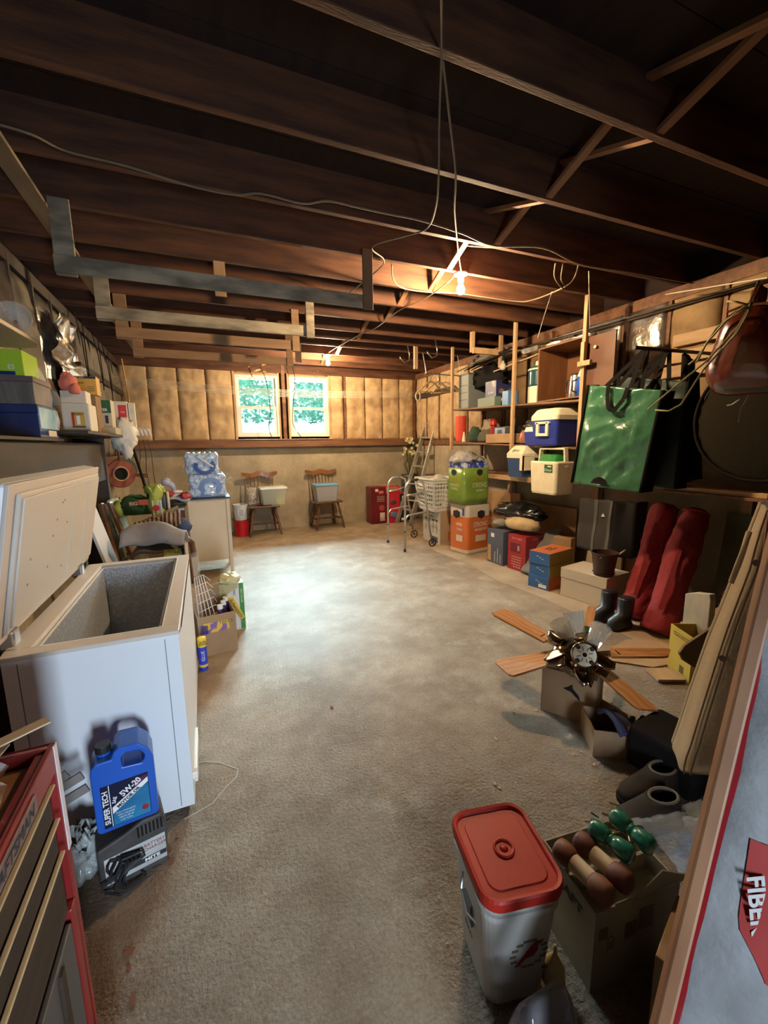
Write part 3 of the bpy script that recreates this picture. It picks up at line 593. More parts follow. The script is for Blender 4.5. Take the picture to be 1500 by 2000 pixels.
# tonic water carton standing on end
a_ = PZ(445, 1237); c_ = PZ(477, 1228); t = thing('drink_carton', 'white green and yellow tonic carton standing on end beside the brown box', 'carton', ((a_.x+c_.x)/2+.01, a_.y+.10, 0), R_(6)); S = (.135,.13,.40)
b = MB(); b.box(-S[0]/2, -S[1]/2, 0, S[0]/2, S[1]/2, S[2]); b.build('body', mat('carton_white', (.72,.74,.72), .5), t, bevel=.004)
F_ = frame('-y', *S); plate(t, F_, .045, 0, .035, .39, mat('tonic_green', (.05,.30,.05), .5), 'green_panel')
plate(t, F_, 0, 0, 0, 0, YEL, 'yellow_sash', poly=[(-.065,.09),(-.02,.09),(.062,-.10),(.03,-.115),(-.02,-.04),(-.065,.07)], off=.0012)
text(t, F_, 'Schweppes', -.002, -.01, .042, INK, rot=R_(-62), shear=.25, off=.002)
text(t, F_, 'TONIC', -.01, .135, .026, INK, rot=-pi/2); text(t, F_, 'ZERO SUGAR', .045, .09, .02, WINK, rot=-pi/2, off=.0016); text(t, F_, '12', -.045, -.18, .016, INK)
b = MB(); b.cyl((-.04,-.067,.14), (-.04,-.0655,.14), .014, n=16); b.build('red_seal', RED, t)
q = thing('produce_bag', 'yellow green crumpled plastic bag lying on the tonic carton', 'bag', (a_.x+.04, a_.y+.09, .40))
b = MB(); b.blob((0,-.03,.035), (.085,.10,.05), .5, 3.5, 20, 12); b.build('crumpled_bag', mat('bag_yellow', (.62,.55,.16), .3, alpha=.75, col2=(.70,.62,.40), ns=8, coat=.4), q, smooth=True)
b = MB(); b.grid(8, 8, lambda u, v: (-.08+.14*u, -.075-.015*sin(u*5), -.015-.11*v*(1-.5*u)+.03)); b.build('bag_tail', MATS['bag_yellow'], q, smooth=True)
# white cushion / bag on floor behind basket
q = thing('white_pad', 'flat white foam pad on the floor between freezer and cabinet', 'pad', (.02, 4.35, 0), .1)
b = MB(); b.loft([(0,0,0,.36,.24,.02),(0,0,.03,.37,.25,.03),(0,0,.05,.36,.24,.03)]); b.build('foam', mat('foam', (.62,.66,.66), .7, bump=.2), q, smooth=False)
# ================================================================ helpers placing by the photo
def fb(name, label, cat, x0, x1, z0, z1, Y, dep, mt, group=None, **k):       # carton whose near face spans x0..x1, z0..z1 at depth Y
    return carton(name, label, cat, ((x0+x1)/2, Y+dep/2, z0), 0, (x1-x0, dep, z1-z0), mt, group, **k)
# ================================================================ left wall shelf
t = thing('wall_shelf', 'long dark plank shelf on the left wall with a dark front apron', 'shelf', (-.98, 3.8, 1.55)); o_ = W(t)
b = MB(); b.box(-1.06, 2.2, 1.545, -.835, 3.42, 1.562); b.build('plank', WOOD_DK, t, loc=o_, bevel=.002)
b = MB(); b.box(-1.06, 3.43, 1.595, -.70, 5.4, 1.615); b.build('plank', WOOD_DK, t, loc=o_, bevel=.002)
b = MB(); b.box(-.89, 2.0, 1.20, -.87, 4.85, 1.54); b.build('apron', WOOD_DK, t, loc=o_, bevel=.002)
b = MB(); b.box(-1.10, 4.75, .0, -.86, 4.80, 1.59); b.build('end_post', WOOD_DK, t, loc=o_, bevel=.002)
b = MB(); b.box(-1.10, 2.3, .0, -.90, 2.36, 1.54); b.build('end_post', WOOD_DK, t, loc=o_, bevel=.002)
t = thing('upper_shelf', 'short tan board shelf with rounded corner high on the left wall', 'shelf', (-.95, 2.78, 2.05)); o_ = W(t)
b = MB(); b.prism([(-1.06,2.2),(-.79,2.2),(-.77,2.9),(-.80,3.0),(-.87,3.05),(-1.06,3.05)], .022, 'xy', 2.052); b.build('board', mat('shelf_tan', (.36,.25,.15), .5), t, loc=o_, bevel=.004)
b = MB(); b.box(-1.08, 2.4, 1.93, -1.05, 3.0, 2.052); b.build('bracket', WOOD_DK, t, loc=o_)
NV = mat('navy_gloss', (.006,.028,.13), .22, coat=.5)
t = fb('shoebox', 'dark blue glossy shoebox with light printed end, at the left end of the long shelf', 'shoebox', -1.10, -.852, 1.563, 1.749, 3.04-.0, .33, NV, lid=NV, lidh=.25)
F_ = frame('+x', .248, .33, .186); plate(t, F_, 0, .02, .31, .12, mat('sky_print', (.12,.30,.42), .3, col2=(.40,.55,.60), ns=7), 'end_print', off=.0052); plate(t, F_, .06, -.065, .15, .035, mat('size_label', (.55,.50,.36), .6), 'size_label', off=.001)
t = fb('storage_box', 'grey brown woodgrain box lying on the dark blue shoebox', 'box', -1.09, -.856, 1.7505, 1.905, 3.045, .30, mat('woodgrain_grey', (.17,.135,.115), .55, col2=(.10,.08,.07), ns=6, stretch=(7,7,1)), lid=mat('woodgrain_lid', (.15,.10,.10), .5, col2=(.10,.07,.07), ns=6), lidh=.2)
t = fb('lime_box', 'lime green box standing on the woodgrain box', 'box', -1.09, -.888, 1.9065, 2.045, 3.05, .24, mat('lime', (.38,.58,.02), .45))
F_ = frame('-y', .202, .24, .1385); plate(t, F_, -.02, -.058, .16, .02, NV, 'blue_band'); text(t, F_, 'ES', .045, -.025, .034, WINK)
for k, (x, y, r, lab) in enumerate(((-.955,2.78,.10,'round clear pressed glass dish standing on the tan upper shelf'), (-.86,2.93,.085,'fan shaped clear glass dish at the rounded end of the tan shelf'))):
    t = thing('glass_dish', lab, 'glass dish', (x, y, 2.0745), 0, 'glass dishes on the tan shelf')
    b = MB()
    b.M = Matrix.Translation((0,0,r+.004)) @ Matrix.Rotation(R_(80), 4, 'X')
    n = 40; pr_ = [(.01,0),(.45*r,.004),(.7*r,.012),(.9*r,.03),(r,.05)]
    vs = [((R*(1+.03*(j % 2)*(i > 1)))*cos(2*pi*j/n), (R*(1+.03*(j % 2)*(i > 1)))*sin(2*pi*j/n), z) for i, (R, z) in enumerate(pr_) for j in range(n)]
    b.add(vs, [(i*n+j, i*n+(j+1) % n, (i+1)*n+(j+1) % n, (i+1)*n+j) for i in range(4) for j in range(n)]); b.build('dish', GLASSY, t, solid=.004)
t = thing('wrapped_platter', 'clear plastic platter hanging in wrap below the tan shelf end', 'platter', (-.86, 3.30, 1.78))
b = MB(); b.M = Matrix.Rotation(R_(75), 4, 'Y')
for k, r in enumerate((.12,.085,.05)): b.tube([(r*cos(a*pi/12)*1.15-.14, r*sin(a*pi/12), .01*k) for a in range(24)], .004, 5, closed=True)
b.build('ridge', GLASSY, t); b = MB(); b.M = Matrix.Rotation(R_(75), 4, 'Y'); b.lathe([(.005,0),(.10,.004),(.125,.012)], 24, c=(-.14,0,-.004), sx=1.15, cap=False); b.build('platter', GLASSY, t, smooth=True, solid=.002)
t = thing('grey_cloth', 'dark grey rounded cloth item above the light end of the shoebox', 'cloth', (-.86, 3.46, 1.617))
b = MB(); b.blob((-.06,.02,.20), (.075,.05,.075), .15, 2, 16, 4); b.build('cloth', mat('grey_cloth', (.12,.12,.13), .85), t, smooth=True)
b = MB(); b.lathe([(.05,0),(.06,.06),(.05,.13)], 16, c=(-.06,.02,0)); b.build('clear_sleeve', MILKY, t, smooth=True)
BX = mat('box_offwhite', (.62,.57,.48), .6)
t = fb('picture_box', 'off-white box with a small red and yellow printed picture, on the shelf', 'box', -.883, -.715, 1.617, 1.81, 3.62, .22, BX, bev=.01)
F_ = frame('-y', .168, .22, .193); plate(t, F_, .012, -.012, .078, .10, mat('picture_yel', (.62,.36,.05), .5), 'picture'); plate(t, F_, -.018, -.012, .014, .09, RED, 'picture_red', off=.0014); plate(t, F_, .012, -.02, .02, .06, WINK, 'picture_white', off=.0014); text(t, F_, 'BISTRO', .014, .022, .018, INK, off=.0018, bold=.0003)
plate(t, F_, .012, -.065, .078, .008, INK, 'picture_ground', off=.0014)
t = fb('white_tray_box', 'white open box tilted on the picture box, holding pink cloth', 'box', -.885, -.735, 1.812, 1.90, 3.66, .15, BX)
q = thing('pink_glove', 'salmon pink cloth glove lying on the white box on the left shelf', 'glove', (-.83, 3.655, 1.90))
b = MB(); b.blob((0,0,.045), (.055,.035,.075), .35, 2.2, 16, 6); b.blob((.04,-.02,.0), (.035,.03,.045), .2, 2, 12, 9); b.build('cloth', mat('salmon', (.62,.17,.12), .8), q, smooth=True)
t = fb('amber_box', 'amber and black cardboard box on the left shelf behind the pink glove', 'box', -.985, -.782, 1.94, 2.09, 4.32, .14, mat('amber_print', (.62,.36,.07), .55))
F_ = frame('-y', .203, .14, .15); plate(t, F_, 0, .066, .2, .018, INK, 'black_band'); text(t, F_, 'HEAVY DUTY', -.02, .066, .013, WINK, off=.0016); text(t, F_, 'STRAIN RELIEF', -.03, .02, .014, INK, off=.0016)
for k in range(3): plate(t, F_, .06, -.01-.016*k, .05, .004, INK, 'print_line')
t = fb('brown_box', 'plain brown cardboard box under the amber box on the left shelf', 'box', -.985, -.80, 1.617, 1.938, 4.32, .2, CARDD)
t = fb('beer_carton', 'green and cream bottle carton on the left shelf end', 'carton', -.925, -.742, 1.68, 1.93, 4.60, .17, mat('cream_print', (.50,.45,.33), .6))
F_ = frame('-y', .183, .17, .25); plate(t, F_, 0, .065, .18, .115, mat('bottle_green', (.02,.10,.035), .5), 'green_panel'); text(t, F_, 'PORTER', 0, .035, .034, WINK, off=.0018, bold=.0006); plate(t, F_, -.02, .085, .06, .03, mat('hat_black', (.02,.02,.02), .5), 'emblem', off=.0014); plate(t, F_, .05, -.05, .025, .07, mat('hat_black', (0,0,0)), 'figure', off=.0014)
b = MB(); b.box(-.95, 4.45, 1.617, -.70, 4.85, 1.678); tag(b.build('stack_board', mat('pale_box', (.42,.36,.24), .6), bevel=.003), 'flat pale cardboard sleeve under the green and cream carton', 'sleeve')
t = fb('tissue_box', 'white and red box leaning at the far end of the left shelf', 'box', -.79, -.66, 1.62, 1.95, 4.95, .10, BX)
F_ = frame('-y', .13, .1, .33); plate(t, F_, .02, .07, .07, .12, mat('box_red', (.50,.03,.03), .5), 'red_panel'); text(t, F_, 'THE', .02, .06, .02, WINK, off=.0016)
t = fb('white_spray_box', 'narrow white carton beside the white and red box', 'carton', -.655, -.60, 1.62, 1.94, 4.97, .06, BX); text(t, frame('-y', .055, .06, .32), 'CARE', 0, .08, .02, GREYP, rot=-pi/2)
PB = mat('white_bag', (.72,.70,.64), .35, alpha=.88, bump=.4, bs=25)
t = thing('plastic_bag', 'white crumpled plastic bag hanging off the far end of the left shelf', 'plastic bag', (-.70, 4.86, 1.60))
b = MB(); b.blob((-.01,0,.02), (.105,.07,.14), .35, 3, 22, 15, flat=False, ridged=True); b.blob((.015,-.01,-.12), (.05,.04,.09), .4, 3, 14, 16, flat=False); b.build('crumpled_bag', PB, t, smooth=True)
t = thing('work_gloves', 'white knit gloves hanging with fingers over the shelf end', 'gloves', (-.56, 5.0, 1.62))
for k in range(4):
    b = MB(); b.tube([(-.06+.03*k, 0, .07), (-.04+.035*k, -.02, .05), (-.025+.035*k, -.03, -.005)], [.016,.017,.011], 8); b.build('glove_finger', mat('knit_white', (.62,.58,.52), .9), t, smooth=True)
b = MB(); b.blob((-.06,0,.05), (.06,.03,.03), .2, 3, 12, 2); b.build('palm', MATS['knit_white'], t, smooth=True)
# foil / plastic hanging from wall, wires, rod
t = thing('foil_sheet', 'torn silver foil flap hanging from the left wall insulation', 'foil', (-1.02, 4.6, 2.35))
b = MB(); b.grid(12, 12, lambda u, v: (-.0+.10*noise.noise(Vector((u*4, v*4, 3)))+.02, -.35+u*.62*(1-.35*v), .25-v*.42+.05*noise.noise(Vector((u*3, v*2, 9))))); b.build('foil', FOIL, t, smooth=True, solid=.002)
t = thing('foil_sheet', 'crumpled silver foil behind the amber box on the left wall', 'foil', (-1.03, 4.9, 2.05))
b = MB(); b.grid(16, 14, lambda u, v: (.06*noise.noise(Vector((u*7, v*7, 5))), -.5+u*1.3, .22-v*.34+.04*noise.noise(Vector((u*3, v*3, 4))))); b.build('foil', FOIL, t, smooth=True, solid=.002)
t = thing('wall_rail', 'dark horizontal wooden rail on the left wall near the windows', 'rail', (-1.06, 6.2, 2.33)); o_ = W(t)
b = MB(); b.box(-1.085, 5.2, 2.28, -1.05, 7.68, 2.35); b.build('rail', WOOD_DK, t, loc=o_, bevel=.003)
for k, (y, z, w_) in enumerate(((5.1,2.65,.5), (5.8,2.62,.4), (6.3,2.6,.45))):
    t = thing('hanging_wire', 'thin black wire looped on the left wall, %s' % ['nearest the amber box', 'middle of three loops', 'nearest the windows'][k], 'wire', (-1.02, y, z), 0, 'black wire loops on the left wall')
    b = MB(); b.tube([(0, -.1, .12), (.02, 0, -.1), (.03, .04, -w_), (.02, .10, -w_-.06), (.02, .13, -w_+.1), (0, .2, .1)], .005, 5); b.build('loop', BLACKM, t)
for k in range(2):
    p = PY(236+k*17, 690, 7.5)
t = thing('copper_pipe', 'thin vertical copper pipe in the far left corner', 'pipe', (-1.0, 7.62, 1.62)); b = MB(); b.tube([(-.02,0,1.2),(.06,0,0)], .010, 8); b.build('pipe', mat('copper', (.45,.27,.12), .4, .6), t)
# hose reels and pole
HR = mat('reel_red', (.24,.05,.028), .6, col2=(.16,.035,.02), ns=14)
p = PX(228, 925, -1.02)
t = thing('cord_reel', 'round red cord reel hanging on the concrete wall in the left corner', 'reel', (-1.0, 6.35, 1.165)); Mx = Matrix.Rotation(R_(55), 4, 'Z') @ Matrix.Rotation(R_(90), 4, 'Y')
b = MB(); b.M = Matrix.Rotation(R_(-60), 4, 'Z') @ Matrix.Rotation(R_(90), 4, 'Y')
b.lathe([(.085,0),(.17,0),(.18,.01),(.17,.02),(.085,.02),(.085,0)], 28, cap=False); b.build('flange', HR, t)
b = MB(); b.M = Matrix.Rotation(R_(-60), 4, 'Z') @ Matrix.Rotation(R_(90), 4, 'Y'); b.tube([(.088*cos(a*pi/12), .088*sin(a*pi/12), .02) for a in range(24)], .009, 6, closed=True); b.build('inner_ring', mat('reel_edge', (.50,.30,.18), .5), t)
b = MB(); b.M = MB and Matrix.Rotation(R_(-60), 4, 'Z') @ Matrix.Rotation(R_(90), 4, 'Y'); b.lathe([(.08,.0),(.08,-.07)], 20); b.build('drum', BLACKM, t)
b = MB(); b.M = Matrix.Translation((.06,.05,.04)) @ Matrix.Rotation(R_(-60), 4, 'Z') @ Matrix.Rotation(R_(90), 4, 'Y'); b.lathe([(.02,-.09),(.17,-.09),(.17,-.08),(.02,-.08)], 24); b.build('rear_flange', mat('reel_green', (.03,.06,.035), .6), t)
b = MB(); b.tube([(0,0,.18),(.0,0,.36),(-.02,0,.40)], .014, 6); b.build('hanger', WOOD_DK, t)
for k in range(2): b = MB(); b.tube([(.16,.0,-.03+.02*k),(.30,-.02,-.05+.03*k)], .010, 6); b.build('handle', HR, t)
A_, B_ = PY(254, 858, 6.4), PY(300, 1000, 5.0)
t = thing('pole', 'long black pole leaning in the left corner behind the clutter chair', 'pole', (B_.x, B_.y, B_.z-.9)); b = MB(); b.tube([A_-Vector(t.location), Vector((0,0,.9)), (.06,-.2,.0)], .016, 8); b.build('shaft', BLACKM, t)
for k in range(3):
    t = thing('dangling_cord', 'thin brown cord hanging against the concrete, %s of three beside the pole' % ['leftmost','middle','rightmost'][k], 'cord', (-.75+.05*k, 6.3, 1.4), 0, 'cords hanging beside the pole'); b = MB(); b.tube([(0,0,.2),(.015*k,0,0),(-.03+.03*k,-.0,-.2),(.02*k,-.0,-.35-.06*k)], .005, 5); b.build('cord', WOOD_DK, t)
# ================================================================ cluttered armchair behind the freezer
AC = thing('armchair', 'brown wooden armchair buried under bags and striped fabric behind the freezer', 'armchair', (-.50, 4.75, 0)); o_ = W(AC)
for a, c in (((-.86,4.35,1.02),(-.72,4.30,.0)), ((-.80,4.36,1.02),(-.52,4.30,.0)), ((-.84,5.0,1.0),(-.74,5.05,0)), ((-.24,4.95,.62),(-.22,4.98,0)), ((-.24,4.5,.66),(-.22,4.5,0))):
    b = MB(); b.beam(a, c, .05, .035); b.build('leg', WOOD_CH, AC, loc=o_, bevel=.006)
b = MB(); b.beam((-.66,4.38,.78), (-.26,4.46,.93), .05, .025); b.build('armrest', mat('arm_wood', (.26,.19,.11), .5), AC, loc=o_, bevel=.006)
b = MB(); b.tube([(-.55,4.45,.60),(-.35,4.42,.58),(-.22,4.45,.64),(-.17,4.5,.56),(-.155,4.5,.42)], .028, 8); b.build('arm_curve', WOOD_CH, AC, loc=o_, smooth=True)
b = MB(); b.box(-.74, 4.40, .42, -.24, 4.95, .55); b.build('seat', mat('floral_fabric', (.30,.27,.17), .9, col2=(.10,.12,.06), ns=14), AC, loc=o_, bevel=.03)
b = MB(); b.grid(10, 10, lambda u, v: (-.86+.12*v+.02*sin(u*7), 4.36+u*.6, 1.0-v*.55)); b.build('back_cushion', MATS['floral_fabric'], AC, loc=o_, smooth=True, solid=.05)
SG = mat('striped_cloth', (.45,.36,.27), .85, col2=(.10,.035,.03), ns=5, wave=(9, 1.2, 'X'), lo=.35, hi=.6)
t = thing('striped_rug', 'folded striped brown and cream cloth hanging below the armrest', 'cloth', (-.42, 4.33, .68)); o_ = W(t)
b = MB(); b.grid(18, 10, lambda u, v: (-.62+u*.38+.02*v, 4.32+.03*noise.noise(Vector((u*5,v*3,2)))-.03*sin(v*3), .82+.10*u-v*(.17-.05*u)+.01*sin(u*20))); b.build('cloth', SG, t, loc=o_, smooth=True, solid=.012)
t = thing('shopping_bag', 'dark and light green reusable shopping bag lying on the armchair', 'bag', (-.55, 4.62, .86)); o_ = W(t)
GB = mat('bag_dark_green', (.025,.075,.02), .7, bump=.3, bs=18); GL = mat('bag_lime', (.34,.40,.07), .6, bump=.3, bs=18)
b = MB(); b.blob((-.62,4.56,.94), (.17,.14,.115), .25, 2.4, 20, 21); b.build('side_panel', GB, t, loc=o_, smooth=True)
b = MB(); b.blob((-.75,4.56,.92), (.07,.13,.10), .25, 2.4, 16, 22); b.build('bottom_panel', GL, t, loc=o_, smooth=True)
b = MB(); b.grid(8, 12, lambda u, v: (-.52+u*.11+.05*v+.02*sin(v*8), 4.44-.03*sin(u*4), 1.12-v*.30+.03*sin(u*9))); b.build('gusset', GL, t, loc=o_, smooth=True, solid=.01)
b = MB(); b.blob((-.46,4.62,1.08), (.09,.08,.07), .5, 3, 16, 25); b.build('opening_flap', GL, t, loc=o_, smooth=True)
text(t, (Vector((-.62,4.41,.99))+o_, Vector((1,0,.05)).normalized(), Vector((0,0,1))), 'BIG', 0, 0, .045, mat('bag_letter', (.60,.30,.22), .6), bold=.002); plate(t, (Vector((-.62,4.41,.99))+o_, Vector((1,0,0)), Vector((0,0,1))), .08, .01, .08, .05, mat('bag_orange', (.42,.08,.03), .6), off=.003)
t = thing('magazine', 'white and red folded paper stuck in the shopping bag opening', 'paper', (-.44, 4.40, .84)); b = MB(); b.grid(4, 6, lambda u, v: (-.03+.08*u, .02*sin(u*3), .17-v*.16)); b.build('paper', mat('paper_white', (.66,.66,.64), .6), t, smooth=True, solid=.002); b = MB(); b.lathe([(.03,0),(.03,.001)], 14); q = b.build('red_print', RED, t, loc=(0,-.004,.10)); q.rotation_euler = (R_(90),0,0)
t = thing('shoe', 'dark grey clog with pale sole standing on edge beside the green bag', 'shoe', (-.375, 4.50, .95)); b = MB(); b.loft([(0,0,-.08,.035,.08,.015),(0,0,.0,.045,.10,.02),(0,0,.07,.045,.10,.02),(0,0,.12,.03,.07,.012)]); b.build('upper', mat('shoe_grey', (.07,.075,.09), .5), t, smooth=True); b = MB(); b.loft([(.032,0,-.09,.018,.09,.008),(.036,0,.02,.018,.11,.008),(.032,0,.13,.018,.09,.008)]); b.build('sole', mat('shoe_sole', (.50,.42,.28), .7), t, smooth=True)
t = thing('desk_fan', 'pale lavender plastic lamp head on a white foot on the clutter pile', 'lamp', (-.40, 5.2, 1.02)); b = MB(); b.blob((0,0,.10), (.05,.05,.045), .05, 2, 16, 1, flat=False); b.tube([(0,0,.10),(.06,0,.06),(.08,0,.0)], [.04,.032,.02], 12); b.build('head', mat('lavender', (.50,.50,.66), .35), t, smooth=True); b = MB(); b.lathe([(.06,-.02),(.055,-.005),(.02,.005)], 18, c=(.10,0,0)); b.build('foot', WINK, t, smooth=True)
t = thing('side_table', 'low table under white and red cloths between chair and cream cabinet', 'table', (-.36, 5.35, 0)); b = MB(); b.box(-.2,-.2,.80,.12,.25,.83); b.build('top', mat('tabletop_pale', (.50,.46,.38), .5), t, bevel=.004)
for sx_, sy_ in ((-.17,-.17),(.09,-.17),(-.17,.22),(.09,.22)): b = MB(); b.box(sx_-.015,sy_-.015,0,sx_+.015,sy_+.015,.8); b.build('leg', WOOD_CH, t)
rc = [mat('cloth_white', (.62,.60,.58), .85), mat('cloth_red', (.50,.06,.08), .85), mat('cloth_black', (.03,.03,.035), .7)]
for k, (x, y, z, rx, rz_, m_, s) in enumerate(((-.30,5.18,.93,.11,.05,0,31),(-.38,5.12,.99,.05,.03,1,32),(-.22,5.1,.96,.05,.035,1,33),(-.36,5.10,.875,.12,.05,2,34))):
    t = thing('folded_cloth', ['white crumpled cloth on the low table by the cream cabinet','small red cloth at the left of the white cloth pile','small red cloth at the right of the white cloth pile','black crumpled cloth under the white and red cloths'][k], 'cloth', (x,y,z-rz_*.5)); b = MB(); b.blob((0,0,rz_*.5), (rx,.09,rz_), .4, 3, 18, s, ridged=True); b.build('cloth', rc[m_], t, smooth=True)
t = thing('blue_jeans', 'dark blue folded denim hanging off the armchair arm', 'jeans', (-.26, 4.62, .66)); b = MB(); b.blob((.0,0,.05), (.10,.10,.09), .25, 2.5, 18, 41); b.build('denim', mat('denim', (.035,.06,.13), .85), t, smooth=True)
t = thing('rolled_mats', 'grey brown floor mats folded over in a box behind the freezer', 'mat', (-.40, 3.62, .55)); o_ = W(t)
MT = mat('mat_top', (.30,.28,.29), .85, col2=(.22,.18,.16), ns=6); MU = mat('mat_under', (.075,.065,.055), .9)
def matf(u, v):
    x = -.60+u*.42; a = v*pi*1.15
    return (x+.03*v, 3.42+.25*v+.03*sin(u*5), .78+.17*sin(a*.9+.1)*(1-.6*abs(u-.42)**1.2*1.6)+.01*sin(u*12))
b = MB(); b.grid(16, 14, matf); b.build('upper_mat', MT, t, loc=o_, smooth=True, solid=.016)
b = MB(); b.grid(12, 8, lambda u, v: (-.56+u*.36, 3.40+.22*v, .68+.13*sin(u*pi)*(.6+.4*v)+.02*sin(u*9))); b.build('lower_mat', MU, t, loc=o_, smooth=True, solid=.016)
t = thing('moving_box', 'brown carton holding mats and brushes behind the freezer', 'cardboard box', (-.39, 3.60, 0)); b = MB(); w_ = .006
b.box(-.09,-.22,0,.215,.25,w_); b.box(-.09,-.22,0,-.084,.25,.62); b.box(.209,-.22,0,.215,.25,.78); b.box(-.09,-.22,0,.215,-.214,.60); b.box(-.09,.244,0,.215,.25,.70); b.build('body', CARDD, t)
t = thing('scrub_brush', 'yellow green bristle brush in the box behind the freezer', 'brush', (-.25, 3.42, .70)); b = MB(); b.box(-.07,-.03,0,.05,.03,.02); b.build('block', mat('brush_block', (.45,.42,.08), .5), t, bevel=.004)
for k in range(12): b = MB(); b.tube([(-.065+.0095*k,-.02,.02),(-.063+.0095*k,-.02,.055)], .003, 5); b.build('bristle_row', MATS['brush_block'], t)
t = thing('orange_tray', 'orange brown tray edge in the box behind the freezer', 'tray', (-.37, 3.42, .61)); b = MB(); b.box(-.10,-.02,0,.09,.02,.07); b.build('tray', mat('tray_orange', (.34,.13,.04), .6), t, bevel=.003)
t = thing('dark_helmet', 'dark rounded black object at the left of the box behind the freezer', 'bag', (-.56, 3.40, .62)); b = MB(); b.blob((0,0,.05),(.05,.05,.06), .15, 2, 14, 5); b.build('shell', mat('near_black', (.03,.018,.015), .4), t, smooth=True)
# ================================================================ cream cabinet with water cases
t = thing('cream_cabinet', 'tall narrow cream cabinet with black top carrying the bottled water', 'cabinet', (.02, 5.46, 0)); S=(.42,.40,.90)
for sx_ in (-.205, .205):
    for sy_ in (-.19, .19): b = MB(); b.box(sx_-.02, sy_-.02, 0, sx_+.02, sy_+.02, .895); b.build('corner_post', TAN, t, bevel=.003)
b = MB(); b.box(-.185,-.20,.16,.185,-.19,.88); b.build('front_panel', TAN, t, bevel=.002)
b = MB(); b.box(-.21,-.17,.16,-.20,.17,.88); b.build('side_panel', TAN, t); b = MB(); b.box(.20,-.17,.16,.21,.17,.88); b.build('side_panel', TAN, t); b = MB(); b.box(-.185,.18,.16,.185,.19,.88); b.build('back_panel', TAN, t)
b = MB(); b.box(-.215,-.208,.88,.215,.2,.895); b.build('top_rail', TAN, t)
b = MB(); b.box(-.235,-.225,.895,.235,.22,.912); b.build('top', BLACK, t, bevel=.003)
WB = mat('water_wrap', (.22,.36,.62), .12, col2=(.70,.80,.90), ns=34, nd=4, lo=.36, hi=.66, coat=.5, bump=.9, bs=30); WBB = mat('water_print', (.005,.035,.24), .3)
def arc(par, fr, u0, v0, ru, rv, a0, a1, wd, mt, off=.004):
    o, U, V = fr; n = U.cross(V); k = 20; b = MB(); vs = []
    for i in range(k+1):
        a = a0+(a1-a0)*i/k
        for r in (1-wd, 1+wd): vs.append(o+U*(u0+ru*r*cos(a))+V*(v0+rv*r*sin(a))+n*off)
    b.add(vs, [(2*i, 2*i+1, 2*i+3, 2*i+2) for i in range(k)]); return b.build('print', mt, par, solid=.001)
for k, (z, lab, cx, wx, dd, hh) in enumerate(((.912,'lower blue shrink-wrapped case of water bottles on the cream cabinet',.02,.40,.34,.27), (1.185,'upper blue shrink-wrapped case of water bottles, slumped on the other case',-.02,.36,.32,.24))):
    q = thing('water_case', lab, 'bottled water', (cx, 5.45, z), 0 if k == 0 else -.06, 'cases of bottled water on the cabinet')
    b = MB(); n_ = 14
    def wf(u, v, hh=hh, wx=wx, dd=dd):
        pass
    secs = []
    for i in range(9):
        f = i/8; g = 1+.03*sin(f*pi*3); secs.append((.004*sin(i*2), 0, f*hh, wx*g*(1 if 0 < i < 8 else .94), dd*g*(1 if 0 < i < 8 else .94), .045))
    b.loft(secs, seg=5); b.build('shrink_wrap', WB, q, smooth=True)
    fr_ = (Vector((0,-dd/2-.006,hh/2)), Vector((1,0,0)), Vector((0,0,1)))
    b = MB()
    for i in range(6):
        for jx in (0, 1):
            b.lathe([(.022,hh-.02),(.026,hh-.005),(.016,hh+.012),(.013,hh+.022)], 10, c=(-wx/2+.035+i*(wx-.07)/5, -.09+.16*jx, -.012))
    q2 = b.build('bottle_tops', WB, q, smooth=True); q2['kind'] = 'stuff'
    arc(q, fr_, .035, -.01 if k == 0 else -.03, .095, .085 if k == 0 else .075, R_(-50 if k == 0 else 150), R_(215 if k == 0 else 400), .26, WBB, off=.010)
    if k == 0: plate(q, fr_, -.02, -.115, .10, .025, WBB, off=.006); plate(q, fr_, -.055, -.06, .035, .11, WBB, off=.007)
    for (u, v, w_, h_) in ((-.13,.0,.05,.04), (-.12,-.06,.03,.07), (.15,.04,.05,.03)): plate(q, fr_, u, v, w_, h_, mat('wrap_grey', (.30,.36,.48), .3), off=.006)
    if k == 1:
        b = MB(); b.tube([(-.03,-.165,.20),(.05,-.185,.14),(.13,-.18,.08)], [.008,.012,.01], 6); b.build('carry_strap', WINK, q)
# buckets
def bucket(name, lab, loc, r0, r1, h, m_, grp=None, wall=.004, handle=True, rz=0):
    q = thing(name, lab, 'bucket', loc, rz, grp); b = MB()
    b.lathe([(r0,0),(r1,h),(r1+.006,h),(r1+.006,h-.012),(r1+.002,h-.014)], 28, cap=False); b.lathe([(r1-wall,h),(r0-wall,.005)], 28, cap=False); b.lathe([(0.001,.0),(r0,.0)], 28, cap=False); b.lathe([(0.001,.006),(r0-wall,.005)], 28, cap=False)
    b.build('pail', m_, q, smooth=False)
    if handle: b = MB(); b.tube([((r1+.008)*cos(a*pi/12), (r1+.01)*sin(a*pi/12)*.35-.02, h-.02-.05*sin(a*pi/12)) for a in range(13)], .003, 5); b.build('bail_handle', STEEL, q)
    return q
bucket('red_bucket', 'bright red bucket on the floor under the white bucket', (.51, 7.36, 0), .105, .12, .275, mat('bucket_red', (.50,.008,.012), .35), handle=False)
q = bucket('white_bucket', 'small white bucket stacked on the red bucket', (.505, 7.36, .277), .095, .12, .26, mat('bucket_white', (.62,.64,.66), .35))
F_ = (Vector((0,-.111,.13)), Vector((1,0,0)), Vector((0,0,1))); plate(q, F_, 0, 0, .09, .12, mat('bucket_label', (.50,.55,.62), .5), 'label', off=.004)
